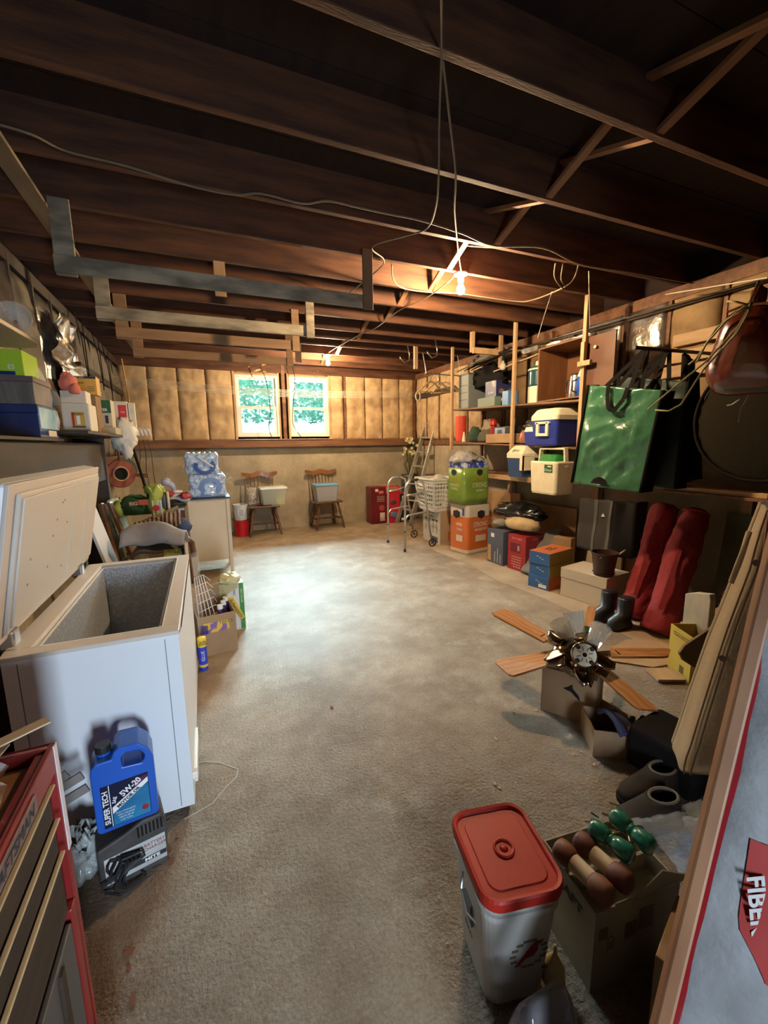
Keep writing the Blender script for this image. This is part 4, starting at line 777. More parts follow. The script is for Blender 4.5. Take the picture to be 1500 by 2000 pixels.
for k in range(4): plate(q, F_, 0, .04-.025*k, .06, .006, INK, 'print_line', off=.006)
# ================================================================ two windsor chairs
def windsor(loc, lab, rz=0):
    c = thing('wooden_chair', lab, 'chair', loc, rz, 'wooden side chairs at the back wall'); w_ = .26
    b = MB(); b.prism([(-.25,-.21),(.25,-.21),(.27,-.10),(.24,.14),(.17,.22),(-.17,.22),(-.24,.14),(-.27,-.10)], .035, 'xy', .47); b.build('seat', WOOD_CH, c, bevel=.012, bseg=3)
    P = [(.013,0),(.017,.05),(.026,.12),(.020,.16),(.028,.20),(.018,.24),(.024,.28),(.030,.32),(.020,.38),(.018,.47)]
    for sx_, sy_, ox, oy in ((-1,-1,.09,.07),(1,-1,.09,.07),(-1,1,.06,.10),(1,1,.06,.10)):
        top = Vector((sx_*.17, sy_*.14, .475)); bot = Vector((sx_*(.17+ox), sy_*(.14+oy), 0)); L_ = .478
        b = MB(); b.tube([bot.lerp(top, z/.47) for r, z in P], [r for r, z in P], 10); b.build('leg', WOOD_CH, c, smooth=True)
    for sx_ in (-1, 1): b = MB(); b.tube([(sx_*.225,-.17,.17),(sx_*.22,0,.175),(sx_*.205,.18,.17)], [.010,.016,.010], 8); b.build('stretcher', WOOD_CH, c, smooth=True)
    b = MB(); b.tube([(-.22,0,.175),(-.08,0,.175),(0,0,.175),(.08,0,.175),(.22,0,.175)], [.010,.014,.018,.014,.010], 8); b.build('stretcher', WOOD_CH, c, smooth=True)
    def back(u): return Vector((-.255+.51*u, .24+.05*sin(pi*u)-.03, 0))
    for i in range(8):
        u = (i+.5)/8; p = back(u); b = MB(); b.tube([(p.x*.82, .17+.02*sin(pi*u), .50), (p.x, p.y+.03, .97)], [.009,.007], 7); b.build('spindle', WOOD_CH, c, smooth=True)
    b = MB(); n = 16; vs = []
    for i in range(n+1):
        u = i/n; x = -.30+.60*u; y = .27+.05*sin(pi*u)-.03; e = min(u, 1-u); top = 1.045+.018*cos((u-.5)*4*pi)*(1 if e > .08 else .4); h = .085 if e > .10 else .05+e*.35
        vs += [(x, y-.011, top-h), (x, y+.011, top-h), (x, y+.011, top), (x, y-.011, top)]
    fs = [(4*i+a, 4*i+(a+1) % 4, 4*i+4+(a+1) % 4, 4*i+4+a) for i in range(n) for a in range(4)] + [(3,2,1,0), (4*n, 4*n+1, 4*n+2, 4*n+3)]
    b.add(vs, fs); b.build('crest_rail', WOOD_CHT, c, bevel=.004); return c
windsor((.88, 7.38, 0), 'wooden spindle-back chair left under the windows, holding a white-lidded tub', .0)
windsor((2.0, 7.42, 0), 'wooden spindle-back chair right, holding a blue-lidded tub', .06)
def tub(lab, loc, S, lidm, bodym, rz=0):
    q = thing('storage_tub', lab, 'storage tub', loc, rz, 'plastic tubs on the chairs'); w_, d_, h_ = S; b = MB()
    b.loft([(0,0,0,w_*.82,d_*.82,.03),(0,0,h_-.03,w_*.96,d_*.96,.03)]); b.build('body', bodym, q, smooth=False)
    b = MB(); b.loft([(0,0,h_-.035,w_,d_,.03),(0,0,h_-.008,w_,d_,.03),(0,0,h_,w_*.95,d_*.95,.03)]); b.build('lid', lidm, q, bevel=.002); return q
q = tub('clear storage tub with white lid on the left wooden chair', (1.05, 7.38, .506), (.46,.32,.30), mat('lid_white', (.70,.78,.76), .35), mat('tub_clear', (.62,.70,.66), .25, alpha=.38))
b = MB(); b.box(.04,-.09,.02,.15,.09,.14); b.build('yellow_contents', mat('note_yellow', (.55,.62,.10), .6), q, bevel=.003); b = MB(); b.blob((-.08,0,.07),(.09,.09,.06), .4, 4, 14, 9); b.build('cable_contents', mat('contents_grey', (.32,.30,.28), .6), q, smooth=True)
q = tub('cloudy storage tub with blue lid on the right wooden chair', (1.98, 7.38, .506), (.44,.31,.31), mat('lid_blue', (.16,.38,.62), .35), mat('tub_cloudy', (.50,.54,.60), .35, alpha=.62))
b = MB(); b.blob((.0,0,.09),(.15,.10,.08), .4, 4, 16, 10); b.build('contents', mat('contents_tan', (.42,.34,.30), .7), q, smooth=True)
t = thing('jar_of_corks', 'tall clear jar of brown and white corks on the left wooden chair', 'jar', (.71, 7.42, .506)); b = MB(); b.lathe([(.075,0),(.082,.02),(.082,.28),(.07,.30)], 20); b.build('jar', GLASSY, t, smooth=True)
b = MB(); rr = random.Random(2)
for k in range(150):
    a, z, r = rr.uniform(0, 6.28), rr.uniform(.015,.28), .064; p = Vector((r*cos(a), r*sin(a), z)); d = Vector((rr.uniform(-1,1), rr.uniform(-1,1), rr.uniform(-1,1))).normalized()*.016; b.cm = k % 2; b.cyl(p-d, p+d, .010, n=6)
b.build('corks', [mat('cork', (.30,.17,.09), .8), mat('cork_pale', (.62,.52,.45), .8)], t)['kind'] = 'stuff'
t = thing('black_folder', 'thin black folded cloth under the white-lidded tub on the chair', 'folder', (.90,7.24,.5055)); b = MB(); b.box(-.12,-.05,0,.10,.05,.006); b.build('sheet', BLACKM, t)
# ================================================================ red boxes by the ladder
DR = mat('dark_red_carton', (.16,.012,.018), .35, col2=(.10,.008,.012), ns=4)
t = fb('shop_vacuum_box', 'tall dark red appliance carton against the back wall, left of two', 'cardboard box', 2.84, 3.14, 0, .70, 7.30, .28, DR, 'red cartons at the back wall')
F_ = frame('-y', .30, .28, .70); plate(t, F_, .05, .25, .10, .06, mat('tag_red', (.60,.05,.06), .4)); plate(t, F_, -.04, .29, .06, .05, WINK); plate(t, F_, .07, -.22, .10, .16, mat('pale_label', (.60,.50,.48), .5)); text(t, F_, 'CRAFT', .05, .25, .026, WINK, off=.002)
for k in range(4): plate(t, F_, .04, .17-.03*k, .15, .010, mat('pale_print', (.45,.34,.34), .5), 'print_line')
b = MB(); b.lathe([(.055,0),(.055,.001)], 20); q = b.build('picture', mat('pic_red', (.42,.06,.07), .4), t, loc=(.06,-.141,.30)); q.rotation_euler = (R_(90),0,0)
t = fb('tool_box_carton', 'bright red and black open tool carton against the back wall, right of two', 'cardboard box', 3.15, 3.56, 0, .56, 7.26, .3, mat('bright_red_carton', (.50,.02,.04), .4), 'red cartons at the back wall', openm=1, flaps={'+y': 70})
F_ = frame('-y', .41, .3, .56); plate(t, F_, .125, 0, .15, .55, mat('carton_black', (.02,.02,.02), .4), 'black_panel', off=.0015); text(t, F_, 'MASTER', .125, .10, .032, WINK, off=.003); text(t, F_, 'MECHANIC', .125, .06, .024, YEL, off=.003); plate(t, F_, .13, .20, .05, .06, WINK, 'logo', off=.003); plate(t, F_, .13, -.22, .09, .05, WINK, 'barcode', off=.003)
for z, rx, m_ in ((.12,.06,mat('pic_dark', (.10,.04,.06), .4)), (-.12,.07,mat('pic_blue', (.10,.20,.34), .4))):
    b = MB(); b.blob((-.08,-.152,.28+z), (rx,.004,rx*.8), .3, 3, 16, 3, flat=False); b.build('picture', m_, t, smooth=True)
t = fb('brown_lid_box', 'plain brown open carton standing behind the red tool carton', 'cardboard box', 3.05, 3.52, 0, .66, 7.57, .12, CARD, openm=1, flaps={'+y': 80})
# flower pot
t = thing('vase_of_flowers', 'tall dark vase with cream artificial flowers in the back right corner', 'vase', (3.74, 7.50, 0)); b = MB(); b.lathe([(.11,.0),(.12,.05),(.17,.85),(.175,.90),(.16,.90),(.15,.86)], 24); b.build('vase', mat('vase_dark', (.06,.055,.045), .5), t, smooth=True)
b = MB(); rr = random.Random(9)
for k in range(26): b.tube([(0,0,.85),(rr.uniform(-.12,.12), rr.uniform(-.1,.1), 1.1),(rr.uniform(-.16,.16), rr.uniform(-.12,.12), 1.35)], .004, 4)
b.build('stems', mat('stem', (.10,.09,.04), .8), t)['kind'] = 'stuff'
for k in range(22):
    a = rr.uniform(0, 6.28); r = rr.uniform(.02,.17); z = 1.45+rr.uniform(-.16,.16); q = MB()
    c = Vector((r*cos(a)-.03, r*sin(a)*.7-.06, z))
    for j in range(6):
        an = j*pi/3; d = Vector((cos(an), -.35, sin(an)))*.034; s_ = d.cross(Vector((0,1,0))).normalized()*.018; q.add([c, c+d*.6-s_, c+d, c+d*.6+s_], [(0,1,2,3)])
    q.build('blossom', mat('blossom', (.66,.58,.28), .7, col2=(.55,.50,.35), ns=30), t, solid=.003)
for k in range(14):
    q = MB(); c = Vector((.05+rr.uniform(0,.12), .04, 1.25+rr.uniform(0,.35))); a = rr.uniform(-1, 2.2); d = Vector((cos(a), 0, sin(a)))*.10; s_ = Vector((-d.z, .02, d.x))*.3; q.add([c, c+d*.5-s_, c+d, c+d*.5+s_], [(0,1,2,3)]); q.build('leaf', mat('dark_leaf', (.03,.05,.02), .6), t, solid=.002)
# ================================================================ stepladder, walker, basket
t = thing('stepladder', 'tall aluminium stepladder folded upright in the back right corner', 'ladder', (3.55, 7.2, 0)); o_ = W(t)
LA, LB = PY(778, 1015, 7.15), PY(838, 800, 7.15); RA, RB = PY(812, 1020, 7.05), PY(862, 798, 7.05)
LA.z = .0; RA.z = 0
LA = PZ(775, 1021, 0); LB = PY(841, 801, 7.35); RA = PZ(801, 1027, 0); RB = PY(859, 800, 7.0)
for a, c in ((LA, LB), (RA, RB)): b = MB(); b.beam(a, c, .03, .075); b.build('front_rail', ALU, t, loc=o_, bevel=.003)
for k in range(7):
    f = .13+.125*k; a, c = LA.lerp(LB, f), RA.lerp(RB, f); b = MB(); b.beam(a, c, .09, .028); b.build('step', ALU, t, loc=o_, bevel=.004)
b = MB(); b.beam(LB+Vector((0,0,.02)), RB+Vector((0,0,.02)), .14, .03); b.build('top_cap', mat('ladder_cap', (.42,.36,.24), .5), t, loc=o_, bevel=.005)
for a, c in ((Vector((3.80,7.42,0)), LB+Vector((.08,.05,-.03))), (Vector((3.88,6.70,0)), RB+Vector((.09,.0,-.03)))): b = MB(); b.beam(a, c, .03, .05); b.build('rear_rail', mat('ladder_rear', (.40,.36,.28), .5, .3), t, loc=o_, bevel=.003)
for k in range(4): f = .15+.22*k; b = MB(); b.beam(Vector((3.80,7.42,0)).lerp(LB+Vector((.08,.05,-.03)), f), Vector((3.88,6.70,0)).lerp(RB+Vector((.09,.0,-.03)), f), .03, .02); b.build('rear_brace', ALU, t, loc=o_)
# walker
t = thing('walking_frame', 'folding aluminium walking frame with two front wheels on the floor', 'walker', (2.75, 5.55, 0)); o_ = W(t)
A1, A2, B1, B2 = Vector((2.515,5.79,0)), Vector((3.03,5.95,0)), Vector((2.505,5.18,0)), Vector((3.0,5.30,0))
WM = mat('walker_tube', (.62,.63,.62), .35, .7); RUB = mat('rubber_grey', (.05,.05,.055), .7)
for k, (a, c, hz) in enumerate(((A1, A2, .99), (B1, B2, 1.0))):
    p = [a+Vector((0,0,.02)), a+Vector((.01,0,.86)), a+Vector((.03,0,.94)), a+Vector((.09,.02,hz)), a.lerp(c, .55)+Vector((-.02,0,hz)), a.lerp(c, .66)+Vector((0,0,.96)), a.lerp(c, .70)+Vector((0,0,.90)), c+Vector((-.01,0,.14))]
    b = MB(); b.tube(p, .0145, 10); b.build('side_frame', WM, t, loc=o_, smooth=True)
    b = MB(); b.tube([a+Vector((.01,0,.79)), a.lerp(c,.35)+Vector((0,0,.80)), a.lerp(c,.72)+Vector((0,0,.84))], .011, 8); b.build('side_bar', WM, t, loc=o_, smooth=True)
    b = MB(); b.tube([a+Vector((.01,0,.46)), a.lerp(c,.12)+Vector((0,0,.51)), a.lerp(c,.86)+Vector((0,0,.53))], .012, 8); b.build('side_bar', WM, t, loc=o_, smooth=True)
    b = MB(); b.tube([a+Vector((.10,.02,hz)), a.lerp(c,.50)+Vector((-.02,0,hz))], .020, 10); b.build('hand_grip', mat('grip_grey', (.30,.30,.30), .6) if k == 0 else RUB, t, loc=o_, smooth=True)
    b = MB(); b.cyl(a, a+Vector((0,0,.045)), .021, .018, 12); b.build('rubber_foot', RUB, t, loc=o_)
    b = MB(); cc = c+Vector((.0,-.03,.065)); b.M = Matrix.Translation(cc) @ Matrix.Rotation(R_(90), 4, 'X') ; b.tube([(.055*cos(i*pi/9), .055*sin(i*pi/9), 0) for i in range(18)], .010, 6, closed=True); wq = b.build('wheel', BLACK, t, loc=o_)
    b = MB(); b.M = Matrix.Translation(cc) @ Matrix.Rotation(R_(90), 4, 'X'); b.cyl((0,0,-.012),(0,0,.012), .016, n=10); b.build('hub', RUB, wq)
    for j in range(5): b = MB(); a_ = j*2*pi/5; b.tube([cc, cc+Vector((.05*cos(a_), 0, .05*sin(a_)))], .005, 5); b.build('spoke', BLACK, wq)
    for z in (.28,): b = MB(); b.cyl(a+Vector((.002,0,z)), a+Vector((.002,0,z+.012)), .018, n=10); b.build('leg_collar', RUB, t, loc=o_)
for z in (.62, .88):
    m1, m2 = A1.lerp(A2, .78), B1.lerp(B2, .78); b = MB(); b.tube([m1+Vector((0,0,z)), m1.lerp(m2,.5)+Vector((.03,0,z+.02)), m2+Vector((0,0,z))], .012, 8); b.build('cross_bar', WM, t, loc=o_, smooth=True)
# carton + laundry basket
t = thing('appliance_carton', 'white and brown printed appliance carton under the laundry basket', 'cardboard box', (3.31, 5.55, 0), 0); S = (.36,.52,.53)
b = MB(); b.box(-S[0]/2,-S[1]/2,0,S[0]/2,S[1]/2,S[2]); b.build('body', mat('carton_print_white', (.62,.62,.58), .5), t, bevel=.004)
F_ = frame('-x', *S); F2 = frame('-y', *S)
for s, u, v, z in (('DRIP FREE', 0,.20,.05), ('BREWER', -.02,.14,.05)): text(t, F_, s, u, v, z, INK)
for u in (-.16,-.05,.07,.17): plate(t, F_, u, .0-.02*(u>0), .035, .17, GREYP, 'picture'); plate(t, F_, u, .09, .05, .03, INK, 'picture')
plate(t, F_, .10, -.20, .22, .09, mat('navy_lines', (.10,.11,.16), .5)); 
plate(t, F2, 0, 0, .34, .50, mat('carton_brown_side', (.42,.32,.22), .6), 'side_panel', off=.0012); text(t, F2, 'STYLE', 0, .13, .07, mat('brown_ink', (.16,.09,.05), .6), rot=pi/2, off=.003); plate(t, F2, .05, -.14, .18, .14, mat('orange_brown', (.42,.16,.05), .6), off=.003)
t = thing('laundry_basket', 'white slotted laundry basket holding bundled cloth, on the appliance carton', 'laundry basket', (3.22, 5.52, .532), 0)
LB_ = mat('basket_white', (.66,.68,.68), .4)
b = MB(); w0, d0, w1, d1, hh = .36, .46, .46, .58, .44; nw = 0
def wall_grid(p0, p1, q0, q1, nu, nv):        # lattice wall with slots; p = bottom edge ends, q = top edge ends
    for i in range(nu+1):
        u = i/nu; a = p0.lerp(p1, u); c = q0.lerp(q1, u); b.beam(a, c, .012 if 0 < i < nu else .03, .004, up=(q0-p0).cross(p1-p0))
    for j, v in enumerate([0, .12, .26, .40, .54, .68, .82, .93, 1]):
        a = p0.lerp(q0, v); c = p1.lerp(q1, v); b.beam(a, c, .022 if v not in (0, 1) else .05, .005, up=(q0-p0).cross(p1-p0))
V3 = Vector; bl = [V3((-w0/2,-d0/2,0)), V3((w0/2,-d0/2,0)), V3((w0/2,d0/2,0)), V3((-w0/2,d0/2,0))]; tl = [V3((-w1/2,-d1/2,hh)), V3((w1/2,-d1/2,hh)), V3((w1/2,d1/2,hh)), V3((-w1/2,d1/2,hh))]
for i in range(4): wall_grid(bl[i], bl[(i+1) % 4], tl[i], tl[(i+1) % 4], 9, 6)
b.box(-w0/2, -d0/2, 0, w0/2, d0/2, .006); o2 = b.build('slotted_wall', LB_, t); 
b = MB(); b.tube([p+V3((0,0,.0)) for p in tl], .014, 8, closed=True); b.build('rim', LB_, t, smooth=True)
t = thing('cloth_bundle', 'grey plastic-wrapped bundle sitting in the laundry basket', 'bundle', (3.20, 5.45, .72)); b = MB(); b.blob((0,0,.17),(.15,.18,.15), .15, 3, 20, 51); b.build('bundle', mat('bundle_grey', (.36,.34,.33), .3, col2=(.5,.48,.46), ns=7, coat=.3), t, smooth=True)
# ================================================================ paper towels
def towel_pack(lab, loc, S, rz, body, cols, topc):
    q = thing('paper_towel_pack', lab, 'paper towels', loc, rz, 'paper towel packs'); w_, d_, h_ = S; b = MB(); secs = []
    for i in range(7): f = i/6; g = 1+.018*sin(f*pi*2.0); secs.append((0,0,f*h_, w_*g, d_*g, .06))
    b.loft(secs, seg=5); b.build('wrap', body, q, smooth=True, bevel=.0); return q
TPO = mat('wrap_orange', (.66,.17,.04), .3, coat=.5, bump=.2, bs=18); TPG = mat('wrap_green', (.16,.27,.035), .3, col2=(.24,.36,.07), ns=4, coat=.4, bump=.3, bs=16); RP = mat('roll_paper', (.66,.57,.45), .7)
CX, CY = 3.36, 4.86
q = thing('paper_towel_pack', 'orange wrapped pack of paper towels on the floor under the green pack', 'paper towels', (CX, CY, .012), R_(10), 'packs of paper towels'); S = (.44,.36,.66)
for z0, z1, m_, nm in ((.0,.05,RP,'roll_ends'), (.05,.50,TPO,'wrap'), (.50,.66,RP,'clear_top')):
    b = MB(); b.loft([(0,0,z0,S[0],S[1],.05),(0,0,(z0+z1)/2,S[0]*1.01,S[1]*1.01,.05),(0,0,z1,S[0],S[1],.05)], seg=5); b.build(nm, m_, q, smooth=False)
for i in range(3):
    for j in range(2): b = MB(); b.cyl((-.14+.14*i,-.09+.18*j,.655),(-.14+.14*i,-.09+.18*j,.668), .062, n=18); b.build('roll_end', RP, q)
F1 = frame('-y', *S); F2 = frame('-x', *S)
for Fq, du in ((F1, 0), (F2, 0)):
    text(q, Fq, 'STRONG' if Fq is F1 else 'PAPER', du+.02, .06, .092 if Fq is F1 else .06, WINK, sx=.72, off=.006); text(q, Fq, 'AND ABSORBENT' if Fq is F1 else 'TOWELS', .03, -.01, .05, WINK, sx=.6, off=.006)
    plate(q, Fq, .03 if Fq is F1 else -.03, .20, 0, 0, INK, 'emblem', poly=[(-.065,.035),(0,.055),(.065,.035),(.065,-.03),(0,-.06),(-.065,-.03)], off=.006); plate(q, Fq, .03, -.13, .19 if Fq is F1 else .12, .085, mat('roll_print', (.70,.60,.50), .5), 'roll_picture', off=.006)
plate(q, F2, .10, .24, .04, .10, mat('blue_tag', (.05,.10,.42), .4), 'blue_tag', off=.006)
q = thing('paper_towel_pack', 'green wrapped pack of paper towels with torn blue top, stacked on the orange pack', 'paper towels', (CX-.04, CY, .682), R_(6), 'packs of paper towels'); S = (.46,.36,.62)
b = MB(); b.loft([(0,0,0,.44,.35,.05),(0,0,.1,.47,.37,.06),(0,0,.35,.46,.36,.06),(0,0,.49,.46,.36,.06)], seg=5); b.build('wrap', TPG, q, smooth=True)
b = MB(); b.loft([(0,0,.49,.461,.361,.06),(0,0,.56,.45,.34,.07)], seg=5, cap=False); b.build('blue_band', mat('wrap_blue', (.03,.06,.36), .3, col2=(.45,.50,.62), ns=14, lo=.5, hi=.6, coat=.5), q, smooth=True)
b = MB(); b.blob((-.10,-.02,.60),(.15,.14,.09), .45, 3, 20, 61, ridged=True); b.blob((.12,.02,.585),(.12,.12,.05), .4, 3, 18, 62); b.build('torn_top', mat('torn_plastic', (.40,.45,.60), .2, alpha=.75, col2=(.66,.58,.45), ns=8, coat=.6), q, smooth=True)
F1 = frame('-y', *S); F2 = frame('-x', *S); dz = -.06
text(q, F1, 'STRONG', .04, -.055, .088, mat('pale_green_ink', (.62,.62,.40), .5), sx=.72, off=.012); text(q, F1, 'ULTRA', .02, .03, .07, mat('gold_ink', (.50,.28,.03), .5), sx=.85, off=.012); text(q, F1, 'ABSORBENT', .05, -.125, .035, MATS['pale_green_ink'], sx=.8, off=.012)
text(q, F2, 'EXTRA', 0, .02, .07, MATS['gold_ink'], off=.012, sx=.85); text(q, F2, 'STRENGTH', 0, -.05, .05, MATS['pale_green_ink'], off=.012, sx=.8); text(q, F2, 'TOWELS', 0, -.10, .05, MATS['pale_green_ink'], off=.012, sx=.8)
for Fq, u in ((F1, .04), (F2, -.02)): plate(q, Fq, u, .12, 0, 0, INK, 'emblem', poly=[(-.045,.025),(0,.04),(.045,.025),(.045,-.02),(0,-.045),(-.045,-.02)], off=.010)
# ================================================================ right wall: shelf unit
SX = 3.42
def zlo(y): return 1.44+(y-3.1)*.0362
def zup(y): return 1.905+(y-3.1)*.037
SH = thing('shelf_unit', 'homemade lumber shelf unit hung from the joists on the right wall', 'shelf', (3.68, 4.2, 1.44)); o_ = W(SH)
for i, (a, c) in enumerate(((PX(884, 680, SX), 5.43), (PX(1008, 655, SX), 4.09), (PX(1150, 590, SX), 3.10))):
    y = c; b = MB(); b.box(SX-.035, y-.02, (1.20 if i == 1 else 1.40) if i < 2 else 1.42, SX, y+.02, 2.86); b.build('post', WOOD_L, SH, loc=o_, bevel=.003)
    b = MB(); b.box(3.93, y-.02, 1.3, 3.965, y+.02, 2.8); b.build('rear_post', WOOD_SILL, SH, loc=o_)
SHB = mat('shelf_board', (.24,.13,.07), .65, col2=(.15,.075,.04), ns=3, stretch=(5,.7,5))
for fz in (zlo, zup):
    for y0, y1 in ((3.02, 4.10), (4.11, 5.5)):
        b = MB(); b.beam((3.69, y0, fz(y0)-.011), (3.69, y1, fz(y1)-.011), .54, .02, up=(0,0,1)); b.build('shelf_board', SHB, SH, loc=o_, bevel=.002)
b = MB(); b.box(SX-.07, 3.06, 2.22, SX-.035, 3.10, 2.42); b.box(SX-.08, 2.98, 2.20, SX-.045, 3.12, 2.245); b.build('cleat', WOOD_L, SH, loc=o_, bevel=.002)
t = thing('ledge_board', 'long wooden ledge along the concrete on the right wall, holding loose strips', 'ledge', (3.7, 3.2, 1.08)); o_ = W(t)
b = MB(); b.box(3.45, .8, 1.075, 3.97, 4.55, 1.098); b.box(3.72, 4.55, 1.075, 3.97, 5.5, 1.098); b.build('board', WOOD_SILL, t, loc=o_, bevel=.003)
for y in (1.9, 3.3, 4.7): b = MB(); b.box(3.90, y-.04, .80, 3.97, y+.04, 1.075); b.build('bracket', WOOD_L, t, loc=o_)
b = MB(); b.box(3.42, 3.6, 1.04, 3.452, 4.55, 1.10); b.build('edge_strip', WOOD_LH, t, loc=o_)
for k, (q0, q1, X, w_, lab) in enumerate((((1296,958),(1500,988),3.50,.035,'orange-lit pine strip nearest the room edge of the ledge'), ((1296,946),(1500,970),3.56,.035,'pine strip just behind the front strip on the ledge'), ((1310,939),(1388,946),3.62,.03,'short pine strip lying behind the two long strips'), ((1432,956),(1500,965),3.66,.03,'short pine strip at the right end of the ledge'))):
    a, c = PX(*q0, X), PX(*q1, X); z = 1.098+.012 if k < 2 else 1.11; d = (c-a); a.z = z+(.0 if k != 1 else .0); c.z = z
    b = MB(); yy0, yy1 = max(a.y, c.y), min(a.y, c.y); 
    q = thing('lumber_strip', lab, 'lumber', (X, (yy0+yy1)/2, 1.0985), 0, 'pine strips on the ledge'); b.box(-.02, (yy1-yy0)/2, 0, .02, (yy0-yy1)/2, .034 if k < 2 else .026); b.build('strip', mat('pine_strip', (.60,.36,.16), .6, col2=(.50,.28,.12), ns=4, stretch=(5,.6,5)), q, bevel=.002)
# upper shelf goods
def fx(name, label, cat, y0, y1, z0, z1, X, dep, mt, group=None, **k):   # box whose room-side face spans y0..y1
    return carton(name, label, cat, (X+dep/2, (y0+y1)/2, z0), 0, (dep, y1-y0, z1-z0), mt, group, **k)
GT = mat('tote_grey', (.20,.22,.21), .5)
t = fx('file_tote', 'tall grey plastic tote with moulded slots, left end of the upper shelf', 'storage tote', 5.16, 5.41, zup(5.3), 2.46, 3.50, .38, GT, bev=.012)
F_ = frame('-x', .38, .25, .48)
for v in (-.12, -.02, .08): plate(t, F_, .0, v, .2, .008, mat('slot_dark', (.06,.07,.07), .6), 'slot', off=.003)
b = MB(); b.box(-.20, -.13, .46, .20, .13, .485); b.build('lid', mat('tote_lid', (.10,.11,.10), .5), t, bevel=.006)
t = fx('printed_box', 'dark blue printed carton in the middle of the upper shelf', 'box', 4.62, 4.85, zup(4.7), 2.30, 3.56, .25, mat('print_blue', (.03,.035,.12), .4, col2=(.30,.22,.14), ns=10, lo=.55, hi=.65))
text(t, frame('-x', .25, .23, .22), 'HOME', 0, .07, .04, WINK); plate(t, frame('-y', .25, .23, .22), 0, -.03, .08, .06, WINK)
t = fx('low_tray', 'low grey green plastic bin before the dark blue carton', 'bin', 4.50, 4.86, zup(4.7), 2.08, 3.45, .1, mat('bin_green', (.15,.20,.15), .5), openm=1)
t = fx('blue_box', 'small light blue plastic box beside the middle shelf post', 'box', 4.30, 4.42, zup(4.36)+.001, 2.13, 3.50, .16, mat('light_blue', (.10,.25,.50), .4), bev=.006)
t = thing('beverage_cooler', 'round drink cooler, dark teal top and cream bottom, right of the middle post', 'cooler', (3.62, 3.90, zup(3.9)+.0)); TL = mat('teal_plastic', (.02,.075,.10), .25, coat=.3)
b = MB(); b.lathe([(.12,0),(.13,.01),(.13,.19)], 28); b.build('lower_body', CREAM, t, smooth=False)
b = MB(); b.lathe([(.128,.19),(.135,.21),(.135,.35),(.13,.37)], 28); b.build('upper_body', TL, t, smooth=False)
b = MB(); b.lathe([(.138,.37),(.138,.385)], 28); b.build('rim', CREAM, t)
b = MB(); b.lathe([(.13,.385),(.12,.41),(.08,.42)], 28); b.build('lid', mat('lid_green', (.03,.08,.05), .4), t, smooth=True); b = MB(); b.lathe([(.06,.42),(.055,.47)], 20); b.build('fill_cap', CREAM, t)
CB = mat('cabinet_brown', (.20,.085,.03), .5, col2=(.14,.055,.02), ns=3, stretch=(3,3,.8))
t = thing('open_cabinet', 'brown plywood cabinet with its door open, on the right of the upper shelf', 'cabinet', (3.66, 3.45, 1.9175+.012)); y0, y1, hh = -.30, .31, .57
for bx in ((-.21,y0,0,.22,y1,.015), (-.21,y0,hh-.015,.22,y1,hh), (-.21,y1-.015,.015,.22,y1,hh-.015), (-.21,y0,.015,.22,y0+.015,hh-.015), (.205,y0+.015,.015,.22,y1-.015,hh-.015)):
    b = MB(); b.box(*bx); b.build('panel', CB, t)
b = MB(); b.box(-.235, y0-.36, .07, -.215, y0-.03, .54); d = b.build('door', mat('door_brown', (.13,.055,.025), .5, col2=(.09,.035,.018), ns=3), t, bevel=.002)
b = MB(); b.lathe([(.006,0),(.008,.015),(.016,.022),(.014,.032),(.002,.036)], 12); q = b.build('knob', CREAM, d, smooth=True, loc=(-.235, y0-.17, .43)); q.rotation_euler = (0, R_(-90), 0)
t = thing('metal_kettle', 'brushed metal coffee pot inside the open brown cabinet', 'kettle', (3.60, 3.37, 1.9455)); b = MB(); b.lathe([(.065,0),(.068,.01),(.055,.22),(.05,.24)], 22); b.build('pot', STEEL, t, smooth=True); b = MB(); b.tube([(0,.055,.20),(0,.12,.19),(0,.125,.08),(0,.065,.05)], .009, 8); b.build('handle', BLACK, t, smooth=True)
t = thing('blue_jug', 'blue and white jug beside the metal coffee pot in the cabinet', 'jug', (3.55, 3.24, 1.9455)); b = MB(); b.lathe([(.05,0),(.055,.16),(.04,.19)], 20); b.build('body', BLUE, t, smooth=True); b = MB(); b.lathe([(.042,.19),(.045,.21),(.02,.27),(.018,.30)], 16); b.build('top', WPLAS, t, smooth=True); b = MB(); b.tube([(-.04,.02,.17),(-.08,.05,.15),(-.08,.05,.06),(-.05,.02,.04)], .009, 8); b.build('handle', BLACK, t)
t = thing('foil_roll', 'crumpled foil and paper lying on top of the brown cabinet', 'foil', (3.62, 3.5, 2.50)); b = MB(); b.blob((0,0,.03), (.10,.26,.04), .5, 4, 20, 71, ridged=True); b.build('foil', FOIL, t, smooth=True)
t = thing('foil_pans', 'stack of shiny foil pans above the round drink cooler', 'foil pan', (3.62, 3.98, 2.51)); b = MB(); b.loft([(0,0,0,.20,.24,.02),(0,0,.05,.24,.30,.02)]); b.build('pan', FOIL, t); b = MB(); b.beam((-.05,-.12,-.03),(-.05,.7,-.10), .03, .015); b.build('rest_strip', WOOD_LH, t)
t = thing('rod_bundle', 'bundle of thin dark rods and sticks lying across the top of the shelf posts', 'rods', (3.5, 4.8, 2.50))
for k in range(9): b = MB(); b.tube([(-.02+.02*k, .62-.03*k, .02+.012*(k % 3)), (.0+.022*k, -.5+.05*(k % 4), .12+.014*(k % 4))], .008, 5); b.build('rod', [WOOD_DK, BLACKM, WOOD_L][k % 3], t)
t = thing('rolled_paper', 'rolled brown packaging lying high on the right wall top plate', 'packaging', (3.80, 5.0, 2.60)); b = MB(); b.blob((0,0,.06), (.12,.42,.08), .4, 3, 20, 73, ridged=True); b.build('paper', KRAFTD, t, smooth=True)
